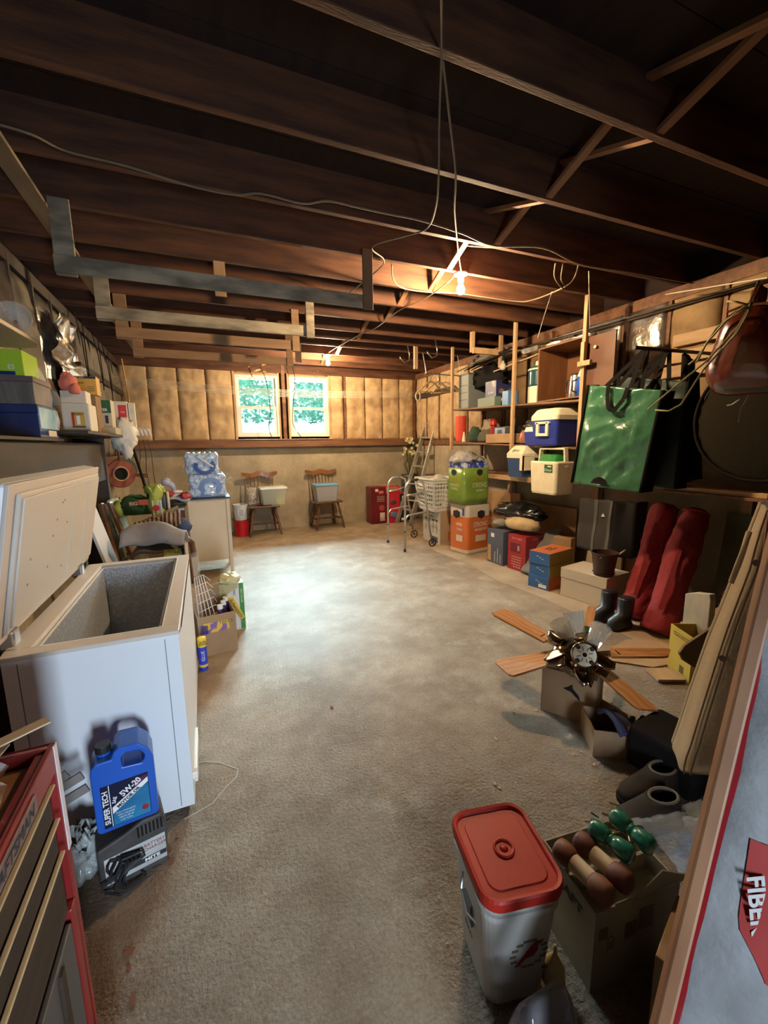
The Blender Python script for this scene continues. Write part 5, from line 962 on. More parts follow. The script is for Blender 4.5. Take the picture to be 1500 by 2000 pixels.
t = thing('dark_clothes', 'dark tangled netting hanging behind the grey tote', 'netting', (3.70, 4.95, 2.30)); b = MB(); b.blob((0,0,.05), (.12,.30,.16), .5, 4, 20, 74, ridged=True); b.build('netting', BLACKM, t, smooth=True)
p = PX(982, 715, 3.45); t = thing('spare_bulb', 'unlit round bulb hanging in a clamp from the crossbar', 'light bulb', p); b = MB(); b.lathe([(.002,-.05),(.03,-.04),(.04,-.01),(.03,.02),(.015,.04),(.015,.06)], 16); b.build('glass', mat('dull_glass', (.55,.50,.42), .2), t, smooth=True)
b = MB(); b.tube([(0,0,.05),(.02,.02,.10),(-.01,-.02,.14),(.02,0,.2)], .016, 8); b.build('clamp', BLACK, t)
# L shaped hanger at crossbar
HG = thing('hanging_crossbar', 'pale L shaped lumber hanger left of the shelf top', 'hanger', (3.3, 4.56, 2.84)); o_ = W(HG)
pa, pb = PY(924, 650, 4.56), PY(924, 688, 4.56); b = MB(); b.box(pa.x-.02, 4.545, pb.z, pa.x+.02, 4.60, 2.86); b.build('upright', WOOD_L, HG, loc=o_, bevel=.002)
b = MB(); b.box(pa.x-.02, 4.51, pb.z-.02, 3.50, 4.545, pb.z+.05); b.build('crossbar', WOOD_L, HG, loc=o_, bevel=.002)
t = thing('hanging_stick', 'short lumber upright hanging from the joists behind the crossbar', 'lumber', (0,0,0)); t.location = (3.6, 4.56+.04, 2.84); b = MB(); b.box(-.02, -.02, -.39, .02, .02, .02); b.build('stick', WOOD_L, t)
p = PZ(806, 680, 2.84); p.y = 5.48+.04; t = thing('hanging_stick', 'short lumber upright hanging from the joists near the far right corner', 'lumber', (p.x, p.y, 2.84)); b = MB(); b.box(-.025,-.02,-.30,.025,.02,.02); b.build('stick', WOOD_L, t)
for k, (px, py) in enumerate(((850, 690), (787, 705))):
    p = PZ(px+8, py-30, 2.84); p.y = min(JY, key=lambda j: abs(j-p.y)); t = thing('metal_hook', 'large wire hook hanging from the joists, %s' % ('larger and nearer of two' if k == 0 else 'smaller and farther of two'), 'hook', (p.x, p.y, 2.84)); b = MB(); b.tube([(0,0,0),(.03,0,-.12),(.02,0,-.20),(-.05,0,-.23),(-.11,0,-.18),(-.12,0,-.15)], .008, 6); b.build('hook', STEEL, t, smooth=True)
for k in range(3):
    p = PY(842+14*k, 705+5*k, 5.75); t = thing('coat_hanger', 'wooden coat hanger hanging left of the shelf unit, %s' % ['leftmost','middle','rightmost'][k], 'coat hanger', (p.x, p.y, 2.42), R_(-20*k), 'coat hangers by the shelf'); b = MB(); b.tube([(-.22,0,-.16),(-.05,0,-.02),(0,0,0),(.05,0,-.02),(.22,0,-.16)], .013, 8); b.build('shoulder', WOOD_LH, t, smooth=True); b = MB(); b.tube([(-.2,0,-.155),(.2,0,-.155)], .006, 6); b.build('bar', WOOD_LH, t); b = MB(); b.tube([(0,0,0),(0,0,.05),(.02,0,.08),(.0,0,.10),(-.02,0,.08)], .003, 5); b.build('hook', STEEL, t)
t = thing('hanger_rod', 'short metal rod under the joists carrying the coat hangers', 'rod', (0,0,0)); pr0, pr1 = PY(842, 705, 5.75), PY(870, 715, 5.75); b = MB(); b.tube([(pr0.x-.1, 5.75, 2.525), (pr1.x+.3, 5.75, 2.525)], .008, 8); b.tube([(pr0.x-.08, 5.75, 2.525), (pr0.x-.08, 5.86, 2.85)], .006, 6); b.tube([(pr1.x+.28, 5.75, 2.525), (pr1.x+.28, 5.86, 2.85)], .006, 6); b.build('rod', STEEL, t)
t = thing('wall_rail', 'dark horizontal rail on the right wall where the clotheslines end', 'rail', (3.97, 6.4, 2.40)); b = MB(); b.box(-.02,-.95,-.05,.0,1.25,.05); b.build('rail', WOOD_DK, t)
# lower shelf goods
z_ = lambda y: zlo(y)+.0005
t = thing('red_cylinder', 'bright orange red tube standing at the left end of the lower shelf', 'tube', (3.50, 5.33, z_(5.4))); b = MB(); b.lathe([(.075,0),(.075,.36)], 24); b.build('tube', mat('orange_red', (.62,.06,.02), .5), t, smooth=False)
t = thing('pale_cone', 'small pale cone beside the orange red tube', 'cone', (3.46, 5.19, z_(5.2))); b = MB(); b.lathe([(.03,0),(.01,.14)], 12); b.build('cone', CREAM, t)
for k, (y, x, r, m_, lab) in enumerate(((5.05,3.55,(.09,.12,.13),mat('army_green', (.03,.055,.03), .85),'dark green cloth bundle right of the orange red tube'), (4.85,3.60,(.10,.16,.11),mat('olive_cloth', (.10,.09,.06), .85),'olive crumpled cloth bundle on the lower shelf'), (4.95,3.74,(.10,.2,.2),mat('khaki_cloth', (.28,.23,.15), .85),'khaki cloth heap at the back of the lower shelf'))):
    t = thing('cloth_bundle', lab, 'cloth', (x, y, z_(y))); b = MB(); b.blob((0,0,r[2]*.6), r, .3, 3, 18, 80+k); b.build('cloth', m_, t, smooth=True)
t = thing('red_lantern', 'red camping lantern standing behind the cardboard tray', 'lantern', (3.56, 4.66, z_(4.7))); b = MB(); b.lathe([(.06,0),(.06,.08),(.035,.10),(.035,.22),(.05,.23),(.045,.28),(.02,.31)], 18); b.build('body', mat('lantern_red', (.38,.02,.015), .35), t, smooth=False)
t = fx('tray_carton', 'low open cardboard tray on the lower shelf left of the middle post', 'cardboard tray', 4.13, 4.60, z_(4.6), 1.605, 3.405, .3, CARD, openm=1)
t = thing('clock_radio', 'black and silver clock radio standing in the cardboard tray', 'radio', (3.52, 4.33, z_(4.4)+.006)); b = MB(); b.box(-.07,-.17,0,.08,.17,.20); b.build('case', BLACK, t, bevel=.006); F_ = (Vector((-.07,0,.10)), Vector((0,-1,0)), Vector((0,0,1))); plate(t, F_, -.05, .04, .20, .09, mat('silver_face', (.45,.45,.45), .25, .6), 'face'); plate(t, F_, -.05, .04, .09, .05, mat('display_dark', (.04,.05,.06), .1), 'display', off=.002)
t = thing('clear_mug', 'pale upright item on top of the clock radio', 'cup', (3.54, 4.24, z_(4.4)+.207)); b = MB(); b.lathe([(.025,0),(.03,.10)], 14); b.build('cup', mat('pale_cup', (.50,.46,.38), .5), t)
t = thing('black_case', 'black case at the back right of the lower shelf behind the blue cooler', 'case', (3.77, 3.99, z_(3.99))); b = MB(); b.box(-.10,-.28,0,.12,.26,.13); b.build('lower', BLACK, t, bevel=.01); b = MB(); b.blob((0,0,.22), (.09,.26,.09), .3, 4, 20, 85, ridged=True); b.build('foil_wrap', mat('grey_foil', (.30,.30,.32), .25, .8), t, smooth=True)
t = thing('brown_bag', 'clear brownish bag of red items beside the middle post', 'bag', (3.47, 3.93, z_(3.93))); b = MB(); b.blob((0,0,.07), (.07,.09,.10), .35, 3.5, 16, 86); b.build('bag', mat('brownish_bag', (.30,.16,.09), .25, coat=.5, col2=(.42,.08,.03), ns=8), t, smooth=True)
BC = mat('cooler_blue', (.022,.04,.30), .45); 
t = thing('small_cooler', 'small blue cooler with white lid, left of the big blue cooler', 'cooler', (3.50, 3.78, z_(3.78))); b = MB(); b.loft([(0,0,0,.2,.18,.02),(0,0,.15,.22,.2,.02)]); b.build('body', BC, t); b = MB(); b.loft([(0,0,.15,.22,.2,.02),(0,0,.20,.20,.18,.03)]); b.build('lid', CREAM, t)
t = thing('blue_cooler', 'big blue cooler with cream lid and cream end handle on the lower shelf', 'cooler', (3.58, 3.49, z_(3.52)+.002)); b = MB(); b.loft([(0,0,0,.50,.31,.04),(0,0,.02,.52,.33,.04),(0,0,.265,.56,.37,.04)], seg=4); b.build('body', BC, t, bevel=.0)
b = MB(); b.loft([(0,0,.266,.57,.38,.04),(0,0,.31,.57,.38,.04),(0,0,.375,.50,.31,.05),(0,0,.385,.46,.27,.05)]); b.build('lid', CREAM, t)
b = MB(); b.loft([(0,0,.3852,.20,.14,.02),(0,0,.393,.18,.12,.02)]); b.build('lid_ridge', CREAM, t)
F_ = (Vector((-.281,0,.18)), Vector((0,-1,0)), Vector((0,0,1))); b = MB()
for y0, z0, y1, z1 in ((-.02,.12,.015,.245),(.115,.12,.15,.245),(-.02,.10,.15,.13),(-.035,.225,.165,.25)): b.box(-.30, -y1+.06, z0, -.275, -y0+.06, z1)
b.build('end_handle', CREAM, t, bevel=.004)
t = thing('lunch_cooler', 'small dark blue cooler with cream tent lid, on the ledge below the shelf', 'cooler', (3.43, 3.92, 1.10)); b = MB(); b.loft([(0,0,0,.22,.24,.02),(0,0,.22,.25,.27,.02)]); b.build('body', mat('cooler_navy', (.025,.06,.16), .5), t)
b = MB(); b.loft([(0,0,.22,.26,.28,.02),(0,0,.27,.26,.28,.02),(0,0,.35,.13,.20,.02),(0,0,.36,.11,.18,.02)]); b.build('lid', CREAM, t, bevel=.0)
b = MB(); b.box(-.135,-.145,.08,-.10,-.10,.25); b.box(-.135,-.145,.08,.05,-.13,.25); b.build('side_arm', CREAM, t, bevel=.006); b = MB(); b.box(-.02,-.05,.352,.03,.06,.366); b.build('lid_button', mat('button_brown', (.20,.12,.06), .5), t, bevel=.004)
text(t, (Vector((-.098,.0,.305)), Vector((0,-1,0)), Vector((.63,0,.77))), 'Igloo', .0, 0, .06, INK, off=.004)
t = thing('cream_cooler', 'cream cooler with raised handle and green badge hanging under the shelf', 'cooler', (3.385, 3.41, .958)); b = MB(); w_ = .02
b.loft([(0,0,0,.24,.34,.03),(0,0,.02,.255,.355,.03),(0,0,.325,.28,.385,.03),(0,0,.34,.27,.375,.03)], seg=4); b.build('body', CREAM, t)
b = MB(); b.loft([(0.02,.02,.34,.20,.26,.05),(.02,.02,.37,.19,.25,.05),(.02,.02,.41,.14,.2,.05)]); b.build('green_lid', mat('lid_bright_green', (.02,.20,.04), .4), t)
b = MB(); b.beam((0,.185,.28),(0,.165,.475), .05, .018, up=(0,1,0)); b.beam((0,-.185,.28),(0,-.165,.475), .05, .018, up=(0,1,0)); b.beam((0,-.175,.47),(0,.175,.47), .05, .02, up=(0,0,1)); b.build('raised_handle', CREAM, t, bevel=.004)
F_ = (Vector((-.139,0,.27)), Vector((0,-1,0)), Vector((-.04,0,1)).normalized()); plate(t, F_, .085, .0, .11, .08, mat('badge_green', (.02,.12,.05), .4), 'badge', off=.002); text(t, F_, 'Oscar', .085, -.016, .04, WINK, off=.004); plate(t, F_, .10, .022, .05, .012, WINK, 'badge_mark', off=.003)
# pipes on the right wall
for k, (a, c, r, X, lab) in enumerate((((1186,637),(1416,577),.013,3.93,'dark steel pipe running along the top of the right wall'), ((1060,668),(1400,592),.010,3.90,'thin dark conduit below the steel pipe on the right wall'))):
    A_, B_ = PX(*a, X), PX(*c, X); t = thing('pipe', lab, 'pipe', A_); b = MB(); d = B_-A_; d.z *= .3; b.tube([-d*.55, d*1.6], r, 8); b.build('pipe', mat('pipe_dark', (.06,.04,.025), .8), t, smooth=True)
b = MB(); A_ = PX(1300, 575, 3.7); B_ = PX(1500, 542, 3.0)
t = thing('twine', 'taut pale twine running to the upper right corner', 'twine', A_); b.tube([(0,0,0), B_-A_], .005, 5); b.build('line', CORD, t)
t = thing('drop_cord', 'thin cord hanging from the joists to the shelf corner post', 'cord', PZ(1150, 530, 2.84)); p = PX(1152, 640, 3.42); b = MB(); b.tube([(0,0,0), p-Vector(t.location)], .004, 5); b.build('cord', CORD, t)
# hanging green bags
BGM = mat('tarp_green', (.04,.15,.075), .26, coat=.5, col2=(.028,.11,.055), ns=5, bump=.7, bs=16); STR = mat('webbing_black', (.009,.008,.007), .9, spec=.08)
HR_ = thing('hook_board', 'pale wooden blocks on the right wall from which the green bags hang', 'board', (3.6, 2.35, 2.25)); o_ = W(HR_)
for zz, y0, y1 in ((2.36,1.9,2.6),(2.22,2.05,2.9),(2.10,2.15,2.75)): b = MB(); b.box(3.90, y0, zz-.05, 3.955, y1, zz+.05); b.build('block', WOOD_LH, HR_, loc=o_, bevel=.003)
b = MB(); pg = PX(1258, 684, 3.11); b.tube([(3.93, pg.y, pg.z+.03), (3.00, pg.y, pg.z+.012)], .014, 8); b.build('peg', WOOD_DK, HR_, loc=o_)
XB = 3.05
def hang_bag(name, lab, X, q, hang, dep, seed, front, slot=True):
    TL_, TR_, BL_, BR_ = [PX(*c, X) for c in q]; t = thing(name, lab, 'bag', (X, (TL_.y+TR_.y)/2, min(BL_.z, BR_.z))); o_ = W(t)
    def fn(u, v, off=0):
        p = TL_.lerp(TR_, u).lerp(BL_.lerp(BR_, u), v); n = .8*noise.noise(Vector((u*2.5+seed, v*3, seed)))+.45*(1-2*abs(noise.noise(Vector((u*4+v*2, v*5+seed, 1)))))+.12*(1-2*abs(noise.noise(Vector((u*9-v*4, v*9+seed, 3)))))
        p.x += -.035*n*min(1, 6*min(u, 1-u)) - .02*sin(pi*u)+off; return p
    b = MB(); b.grid(40, 52, fn); b.build('front_panel', front, t, loc=o_, smooth=True, solid=.003)
    b = MB(); b.grid(12, 12, lambda u, v: fn(u, v, dep)); b.build('back_panel', front, t, loc=o_, smooth=True, solid=.003)
    for u in (0, 1):
        b = MB(); b.grid(4, 12, lambda a, v, u=u: fn(u, v, 0).lerp(fn(u, v, dep), a)+Vector((0, (.04 if u else -.04)*sin(pi*a)*(1 if u else 1), 0))); b.build('side_gusset', STR, t, loc=o_, smooth=True, solid=.003)
        b = MB(); b.tube([fn(u, i/10, -.004) for i in range(11)], .016, 6); b.build('edge_binding', STR, t, loc=o_, smooth=True)
    b = MB(); b.grid(6, 2, lambda a, v: fn(a, 1, 0).lerp(fn(a, 1, dep), v)); b.build('bottom_panel', front, t, loc=o_, solid=.003)
    for off in (0, dep):
        for u0, u1 in ((.30, .62),):
            b = MB(); a, c, d = fn(u0, .0, off), hang+Vector((off*.3,0,0)), fn(u1, .0, off)
            b.beam(a, c, .034, .003, up=(1,0,0)); b.beam(c, d, .034, .003, up=(1,0,0)); b.build('strap', STR, t, loc=o_)
    b = MB(); pts = [fn(.36, .0, -.02), fn(.37, .10, -.03), fn(.44, .21, -.035), fn(.52, .22, -.035), fn(.60, .11, -.03), fn(.61, .0, -.02)]
    for i in range(5): b.beam(pts[i], pts[i+1], .034, .003, up=(1,0,0))
    b.build('hand_strap', STR, t, loc=o_)
    return t, fn, o_
hp = PX(1258, 684, XB+.06)
t, fn, o_ = hang_bag('garden_bag', 'large shiny green tarp bag with black straps hanging on the right', XB, ((1150,752),(1296,762),(1118,942),(1252,962)), hp, .13, 1, BGM)
b = MB(); pts = [fn(.5+.13*cos(a*pi/8), .965-.075*sin(a*pi/8), -.045) for a in range(9)]; b.add(pts, [tuple(range(9))]); b.build('cutout_handle', STR, t, loc=o_, solid=.003)
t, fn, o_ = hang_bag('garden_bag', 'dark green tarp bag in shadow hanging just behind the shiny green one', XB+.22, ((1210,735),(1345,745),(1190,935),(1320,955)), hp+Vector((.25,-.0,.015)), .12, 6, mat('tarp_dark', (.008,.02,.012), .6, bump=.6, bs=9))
t = thing('dark_coat', 'near black garment hanging right of the green bags', 'coat', (3.62, 1.93, 1.2)); b = MB(); q = [PX(*c, 3.55) for c in ((1335,690),(1365,730),(1320,945),(1372,935))]; b.grid(8, 12, lambda u, v: (q[0].lerp(q[1], u).lerp(q[2].lerp(q[3], u), v)+Vector((.05*sin(u*6), 0, 0)))); b.build('garment', mat('coat_black', (.009,.006,.005), .9, spec=.08), t, loc=W(t), smooth=True, solid=.04)
# round dark folded seat
t = thing('round_cushion', 'large round dark brown ribbed cushion hanging on the right wall', 'cushion', (3.1, 1.42, 1.70)); X = 3.1; c0_, b0_, l0_ = PX(1500, 760, X), PX(1500, 935, X), PX(1362, 800, X)
r_ = l0_.y-c0_.y; c_ = Vector((X, c0_.y, b0_.z+r_*.95)); t.location = c_; b = MB(); b.M = Matrix.Rotation(R_(-90), 4, 'Y'); n = 48
vs = [(0,0,.035)]+[(r_*f*cos(2*pi*j/n), r_*f*sin(2*pi*j/n), .035*(1-f**4)+.004*cos(j*pi)) for f in (.4,.75,.95,1.0) for j in range(n)]
b.add(vs, [(0, 1+j, 1+(j+1) % n) for j in range(n)] + [(1+k*n+j, 1+(k+1)*n+j, 1+(k+1)*n+(j+1) % n, 1+k*n+(j+1) % n) for k in range(3) for j in range(n)]+[tuple(1+3*n+j for j in range(n))]); b.build('pad', mat('cushion_brown', (.017,.013,.008), .95, bump=.2, spec=.1), t, smooth=True)
b = MB(); b.tube([(-.01, r_*cos(a*pi/24), r_*sin(a*pi/24)) for a in range(48)], .012, 6, closed=True); b.build('piping', mat('piping_dark', (.012,.009,.006), .9, spec=.1), t, smooth=True)
# orange plastic sack with raffia strands
OX = 2.25; OM = mat('orange_plastic', (.15,.022,.006), .22, coat=.5, col2=(.09,.012,.004), ns=4, bump=.6, bs=7)
t = thing('orange_sack', 'shiny orange red plastic sack hanging at the upper right edge', 'sack', PX(1480, 590, OX)); o_ = W(t)
out = [(1428,612),(1462,596),(1500,590),(1600,600),(1600,770),(1500,772),(1440,779),(1400,778),(1384,748),(1380,722),(1392,700),(1404,672),(1414,640)]
ctr = PX(1500, 690, OX); b = MB(); P3 = [PX(x, y, OX) for x, y in out]; k = len(P3); rings = []
for f, dx in ((1.0,.0),(.97,-.045),(.8,-.085),(.45,-.11),(.15,-.115)): rings.append([ctr+(p-ctr)*f+Vector((dx+.012*noise.noise(p*9*f), 0, 0)) for p in P3])
vs = [p for r in rings for p in r]+[ctr+Vector((-.115,0,0))]; fs = [(i*k+j, i*k+(j+1) % k, (i+1)*k+(j+1) % k, (i+1)*k+j) for i in range(4) for j in range(k)]+[(4*k+j, 4*k+(j+1) % k, 5*k) for j in range(k)]+[tuple(range(k))[::-1]]
b.add(vs, fs); b.build('sack', OM, t, loc=o_, smooth=True, sub=1)
b = MB(); q = [PX(*c, OX-.075) for c in ((1412,752),(1600,750),(1600,763),(1414,768))]; b.add(q, [(0,1,2,3)]); b.build('grey_band', mat('band_grey', (.12,.10,.08), .6), t, loc=o_, solid=.002)
b = MB(); b.tube([PX(*c, OX-.05) for c in ((1420,610),(1452,597),(1500,592),(1560,594))], .006, 6); b.build('seam', mat('seam_orange', (.30,.10,.04), .4), t, loc=o_)
b = MB(); b.blob(PX(1482, 582, OX), (.03,.03,.05), .3, 3, 12, 2, flat=False); b.build('knot', OM, t, loc=o_, smooth=True)
RF = mat('raffia', (.36,.30,.10), .6)
for k, pts in enumerate((((1482,548),(1464,590),(1400,640),(1360,700),(1345,712)), ((1470,590),(1440,640),(1380,705),(1300,770),(1265,800)), ((1468,600),(1430,660),(1375,720),(1330,790),(1305,803),(1280,801)), ((1466,590),(1462,610),(1440,650),(1412,680)), ((1460,595),(1440,590),(1420,588)), ((1465,600),(1420,625),(1380,670),(1362,706),(1358,708)))):
    b = MB(); q = [PX(x, y, OX-.10-.02*k) for x, y in pts]; b.tube(q, .0045, 5); tt = b.build('raffia_strand', RF, t, loc=o_, smooth=True)
for k, pts in enumerate((((1390,757),(1378,775),(1376,783)), ((1445,780),(1430,790),(1420,792)), ((1462,772),(1446,800),(1442,825)))):
    b = MB(); b.tube([PX(x, y, OX-.05) for x, y in pts], .003, 5); b.build('loose_fibre', CORD, t, loc=o_)
# ================================================================ low right: floor cardboard and goods
t = thing('floor_cardboard', 'flattened cardboard sheet covering the floor along the right wall', 'cardboard', (3.4, 3.2, 0)); b = MB(); out = [(2.90,1.5),(3.93,1.4),(3.93,5.45),(3.02,5.42),(2.90,5.0),(2.95,4.2),(2.86,3.6),(2.93,3.0)]; b.prism([(x-3.4, y-3.2) for x, y in out], .004, 'xy', .0005); b.build('sheet', mat('cardboard_flat', (.46,.36,.25), .85, col2=(.36,.26,.16), ns=3), t)
t = thing('small_sheet', 'brown cardboard scrap on the floor between ceiling fan and red bags', 'cardboard', (2.75, 1.75, 0)); b = MB(); b.prism([(-.35,.2),(.1,.3),(.5,.15),(.35,-.12),(-.1,-.05)], .004, 'xy', .005); b.build('sheet', CARD, t)
ZF = .006
t = carton('grey_carton', 'tall slate grey carton standing right of the paper towels', 'cardboard box', (3.41, 4.17, ZF), R_(2), (.30,.29,.425), mat('slate_print', (.09,.105,.15), .45)); F_ = frame('-x', .30,.29,.425)
plate(t, F_, -.105, -.09, .06, .20, mat('ochre_print', (.45,.30,.12), .5)); plate(t, F_, -.05, .14, .06, .05, WINK)
for u, h in ((.0,.13),(.05,.18),(.10,.11)): plate(t, F_, u, -.19+h/2, .012, h, mat('pale_bar', (.45,.47,.50), .5))
t = carton('red_carton', 'red and maroon printed carton right of the slate grey carton', 'cardboard box', (3.45, 3.83, ZF), R_(6), (.31,.27,.42), mat('crimson_print', (.36,.025,.03), .4)); F_ = frame('-x', .31,.27,.42); F2 = frame('-y', .31,.27,.42)
text(t, F_, 'FEATURES', 0, .17, .035, mat('pink_print', (.62,.35,.32), .5)); text(t, F2, 'HOME', .0, .17, .035, MATS['pink_print']); plate(t, F_, -.02, .06, .15, .11, mat('maroon_print', (.16,.012,.02), .4)); plate(t, F_, .03, .06, .03, .06, GREYP, 'picture', off=.002)
for k in range(4): plate(t, F_, .0, -.05-.03*k, .15, .008, MATS['pink_print'], 'print_line')
plate(t, F2, .05, -.02, .15, .20, MATS['maroon_print']); plate(t, F2, -.03, -.15, .1, .03, MATS['pink_print'])
for k in range(3): plate(t, F_, -.03+.04*k, -.17, .02, .02, MATS['pink_print'], 'icon', off=.001)
t = thing('beige_pillow', 'cream fleece pillow bundle lying on the red and grey cartons', 'pillow', (3.44, 3.93, .445)); b = MB(); b.blob((0,-.03,.09), (.15,.25,.10), .12, 2.5, 22, 91); b.build('pillow', mat('fleece_cream', (.58,.44,.24), .95, col2=(.48,.35,.18), ns=9, bump=.4, bs=40), t, smooth=True)
t = thing('grey_fleece', 'grey fuzzy cloth at the left end of the cream pillow', 'cloth', (3.42, 4.24, .434)); b = MB(); b.blob((0,0,.06), (.12,.10,.06), .2, 3, 18, 92); b.build('fleece', mat('fleece_grey', (.28,.25,.21), .95, bump=.5, bs=50), t, smooth=True)
t = thing('black_bags', 'crumpled black plastic bags heaped above the cream pillow', 'bag', (3.55, 4.08, .56)); b = MB(); b.blob((0,.0,.08), (.16,.30,.10), .5, 3.5, 24, 93, ridged=True); b.blob((.02,-.02,.15), (.09,.14,.06), .5, 4, 18, 94); b.build('bags', mat('bag_black', (.012,.012,.014), .28, coat=.4), t, smooth=True)
b = MB(); b.box(-.17,.10,.075,-.06,.24,.08); b.build('white_tag', WINK, t)
t = thing('grey_slab', 'grey padded board leaning between the red carton and the blue boxes', 'board', (3.4, 3.55, 0)); b = MB(); A_, B_ = Vector((3.27,3.60,.035)), PX(1086, 1030, 3.72); B_.z -= .02; o_ = W(t); b.beam(A_, B_, .20, .045, up=(-.8,0,.6)); b.build('slab', mat('slab_grey', (.20,.185,.165), .8, col2=(.16,.15,.13), ns=7), t, loc=o_, bevel=.02, bseg=3)
for k in range(3):
    z0 = ZF+.128*k; t = carton('shoebox', ['blue and orange shoebox, bottom of the three stacked before the grey board','blue and yellow shoebox, middle of three stacked before the grey board','blue shoebox with orange lid, top of three stacked before the grey board'][k], 'shoebox', (3.285+.01*(k % 2), 3.27, z0), R_(13), (.42,.235,.127), mat('shoebox_blue', (.04,.14,.38), .5), 'blue shoeboxes stacked on the floor'); F2 = frame('-y', .42,.235,.127); F1 = frame('-x', .42,.235,.127); FT = frame('+z', .42,.235,.127)
    plate(t, F2, 0, 0, .418, .125, [mat('box_orange', (.50,.13,.04), .5), mat('box_mustard', (.40,.27,.05), .5), MATS.get('box_mustard') or mat('box_mustard', (0,0,0))][k], 'side_panel', off=.001)
    for i in range(3): plate(t, F1, -.02+.03*i, .02-.012*i, .022, .006, WINK, 'print_line', off=.001)
    if k == 0: plate(t, F1, .05, -.03, .09, .035, WINK, 'size_label', off=.001)
    if k == 2: plate(t, FT, 0, 0, .418, .233, mat('lid_orange', (.58,.16,.06), .5), 'lid_panel'); text(t, FT, 'FIELD', .0, .03, .05, INK, off=.002, rot=R_(5)); text(t, FT, 'PHYLON', .0, -.02, .04, INK, off=.002, rot=R_(5))
t = carton('cream_board', 'pale cream board leaning on the wall behind the blue shoeboxes', 'board', (3.86, 3.10, ZF), R_(3), (.03,.42,.62), mat('cream_board', (.60,.50,.34), .6))
t = carton('crumpled_paper', 'small orange brown paper items between grey board and shoeboxes', 'paper', (3.62, 3.42, ZF), R_(20), (.12,.2,.45), CARD)
WBX = mat('white_carton', (.60,.53,.42), .55)
an = math.atan2(.072, .448); t = carton('white_carton', 'large off-white lidded carton on the floor, right of the blue shoeboxes', 'cardboard box', (3.17+.19*cos(an)+.0, 2.76+.19*sin(an), ZF), an, (.36,.455,.285), WBX, lid=WBX, lidh=.36, bev=.004)
p = PZ(1178, 1128, .295); t = bucket('brown_bucket', 'dark brown plastic bucket standing on the off-white carton', (p.x+.075, p.y+.06, .292), .082, .108, .215, mat('bucket_brown', (.055,.026,.018), .45), rz=.3)
b = MB(); b.lathe([(.001,.03),(.094,.03)], 24, cap=False); b.build('dark_inside', BLACKM, t)
b = MB(); b.tube([(.02,-.10,.20),(.16,-.11,.225)], .007, 6); b.build('grip_stick', CREAM, t)
# grey carrying bag
t = thing('grey_bag', 'dark grey fabric carrying bag hanging against the wall above the brown bucket', 'bag', (3.55, 2.8, .42)); o_ = W(t); q = [PX(*c, 3.52) for c in ((1135,972),(1248,982),(1128,1068),(1234,1092))]
def gbf(u, v): p = q[0].lerp(q[1], u).lerp(q[2].lerp(q[3], u), v); p.x += -.05*sin(pi*u)*(.4+.6*v) + .02*noise.noise(Vector((u*5, v*2, 7)))-.015*cos(u*pi*6)*(1-v)**2; return p
b = MB(); b.grid(24, 16, gbf); b.build('front', mat('fabric_grey', (.055,.052,.05), .9, spec=.15), t, loc=o_, smooth=True, solid=.02)
b = MB(); b.grid(4, 8, lambda a, v: gbf(1, v)+Vector((.14*a, .03*sin(a*3), 0))); b.build('side', mat('fabric_dark', (.04,.038,.036), .85), t, loc=o_, smooth=True, solid=.004)
for u in (.36, .62): b = MB(); b.grid(1, 10, lambda a, v, u=u: gbf(u-.03+.06*a, v)+Vector((-.013,0,0))); b.build('webbing', mat('fabric_web', (.10,.095,.09), .8), t, loc=o_, solid=.003)
pp = gbf(.5, .28); b = MB(); b.prism([(-.02,-.012),(.02,-.012),(0,.02)], .003, 'yz', 0); b.build('logo_patch', WINK, t, loc=o_+pp+Vector((-.03,0,0)))
# red canvas tubes
RC = mat('canvas_red', (.30,.020,.026), .8, col2=(.20,.012,.016), ns=5, bump=.8, bs=12)
for k, (ba, tp, lab) in enumerate((((3.30,2.32,.008), PX(1303, 985, 3.62), 'red canvas folding-chair sack leaning on the wall, left of two'), ((3.17,2.03,.008), PX(1362, 995, 3.60), 'red canvas folding-chair sack leaning on the wall, right of two with a strap'))):
    ba = Vector(ba); t = thing('chair_sack', lab, 'sack', ba, 0, 'red canvas sacks'); n = 32; b = MB(); rings = 36; vs = []
    ax = (tp-ba); d = ax.normalized(); s1 = d.cross(Vector((1,0,0))).normalized(); s2 = d.cross(s1)
    for i in range(rings+1):
        f = i/rings; r = (.112-.02*f+.008*sin(f*9+k*2))*(1 if i < rings-1 else (.9 if i == rings-1 else .62))*(.94 if i == 0 else 1)
        for j in range(n):
            a = 2*pi*j/n; rr_ = r*(1+  .16*noise.noise(Vector((cos(a)*1.5, sin(a)*1.5, f*5+k*9)))+.10*(1-2*abs(noise.noise(Vector((cos(a)*2, f*9, k+3))))))
            vs.append(ax*f+(s1*cos(a)+s2*sin(a))*rr_+(Vector((.012*sin(f*5+k),0,0))))
    vs = [Vector(v) if v[2] > 0 else Vector((v[0], v[1], 0)) for v in vs]
    b.add(vs, [(i*n+j, i*n+(j+1) % n, (i+1)*n+(j+1) % n, (i+1)*n+j) for i in range(rings) for j in range(n)]+[tuple(range(n))[::-1], tuple(rings*n+j for j in range(n))]); b.build('sack', RC, t, smooth=True)
    side = Vector((-.85,-.5,0)).normalized(); b = MB(); pts = [ax*f+side*(.125+.02*sin(f*pi))+d.cross(side)*(-.03) for f in (.85,.65,.45,.30,.22)]
    for i in range(4): b.beam(pts[i], pts[i+1], .030, .004, up=side)
    b.build('carry_strap', RC, t)
    b = MB(); b.tube([ax*.97+(s1*cos(a*pi/8)+s2*sin(a*pi/8))*.09 for a in range(16)], .008, 6, closed=True); b.build('drawstring_hem', RC, t, smooth=True)
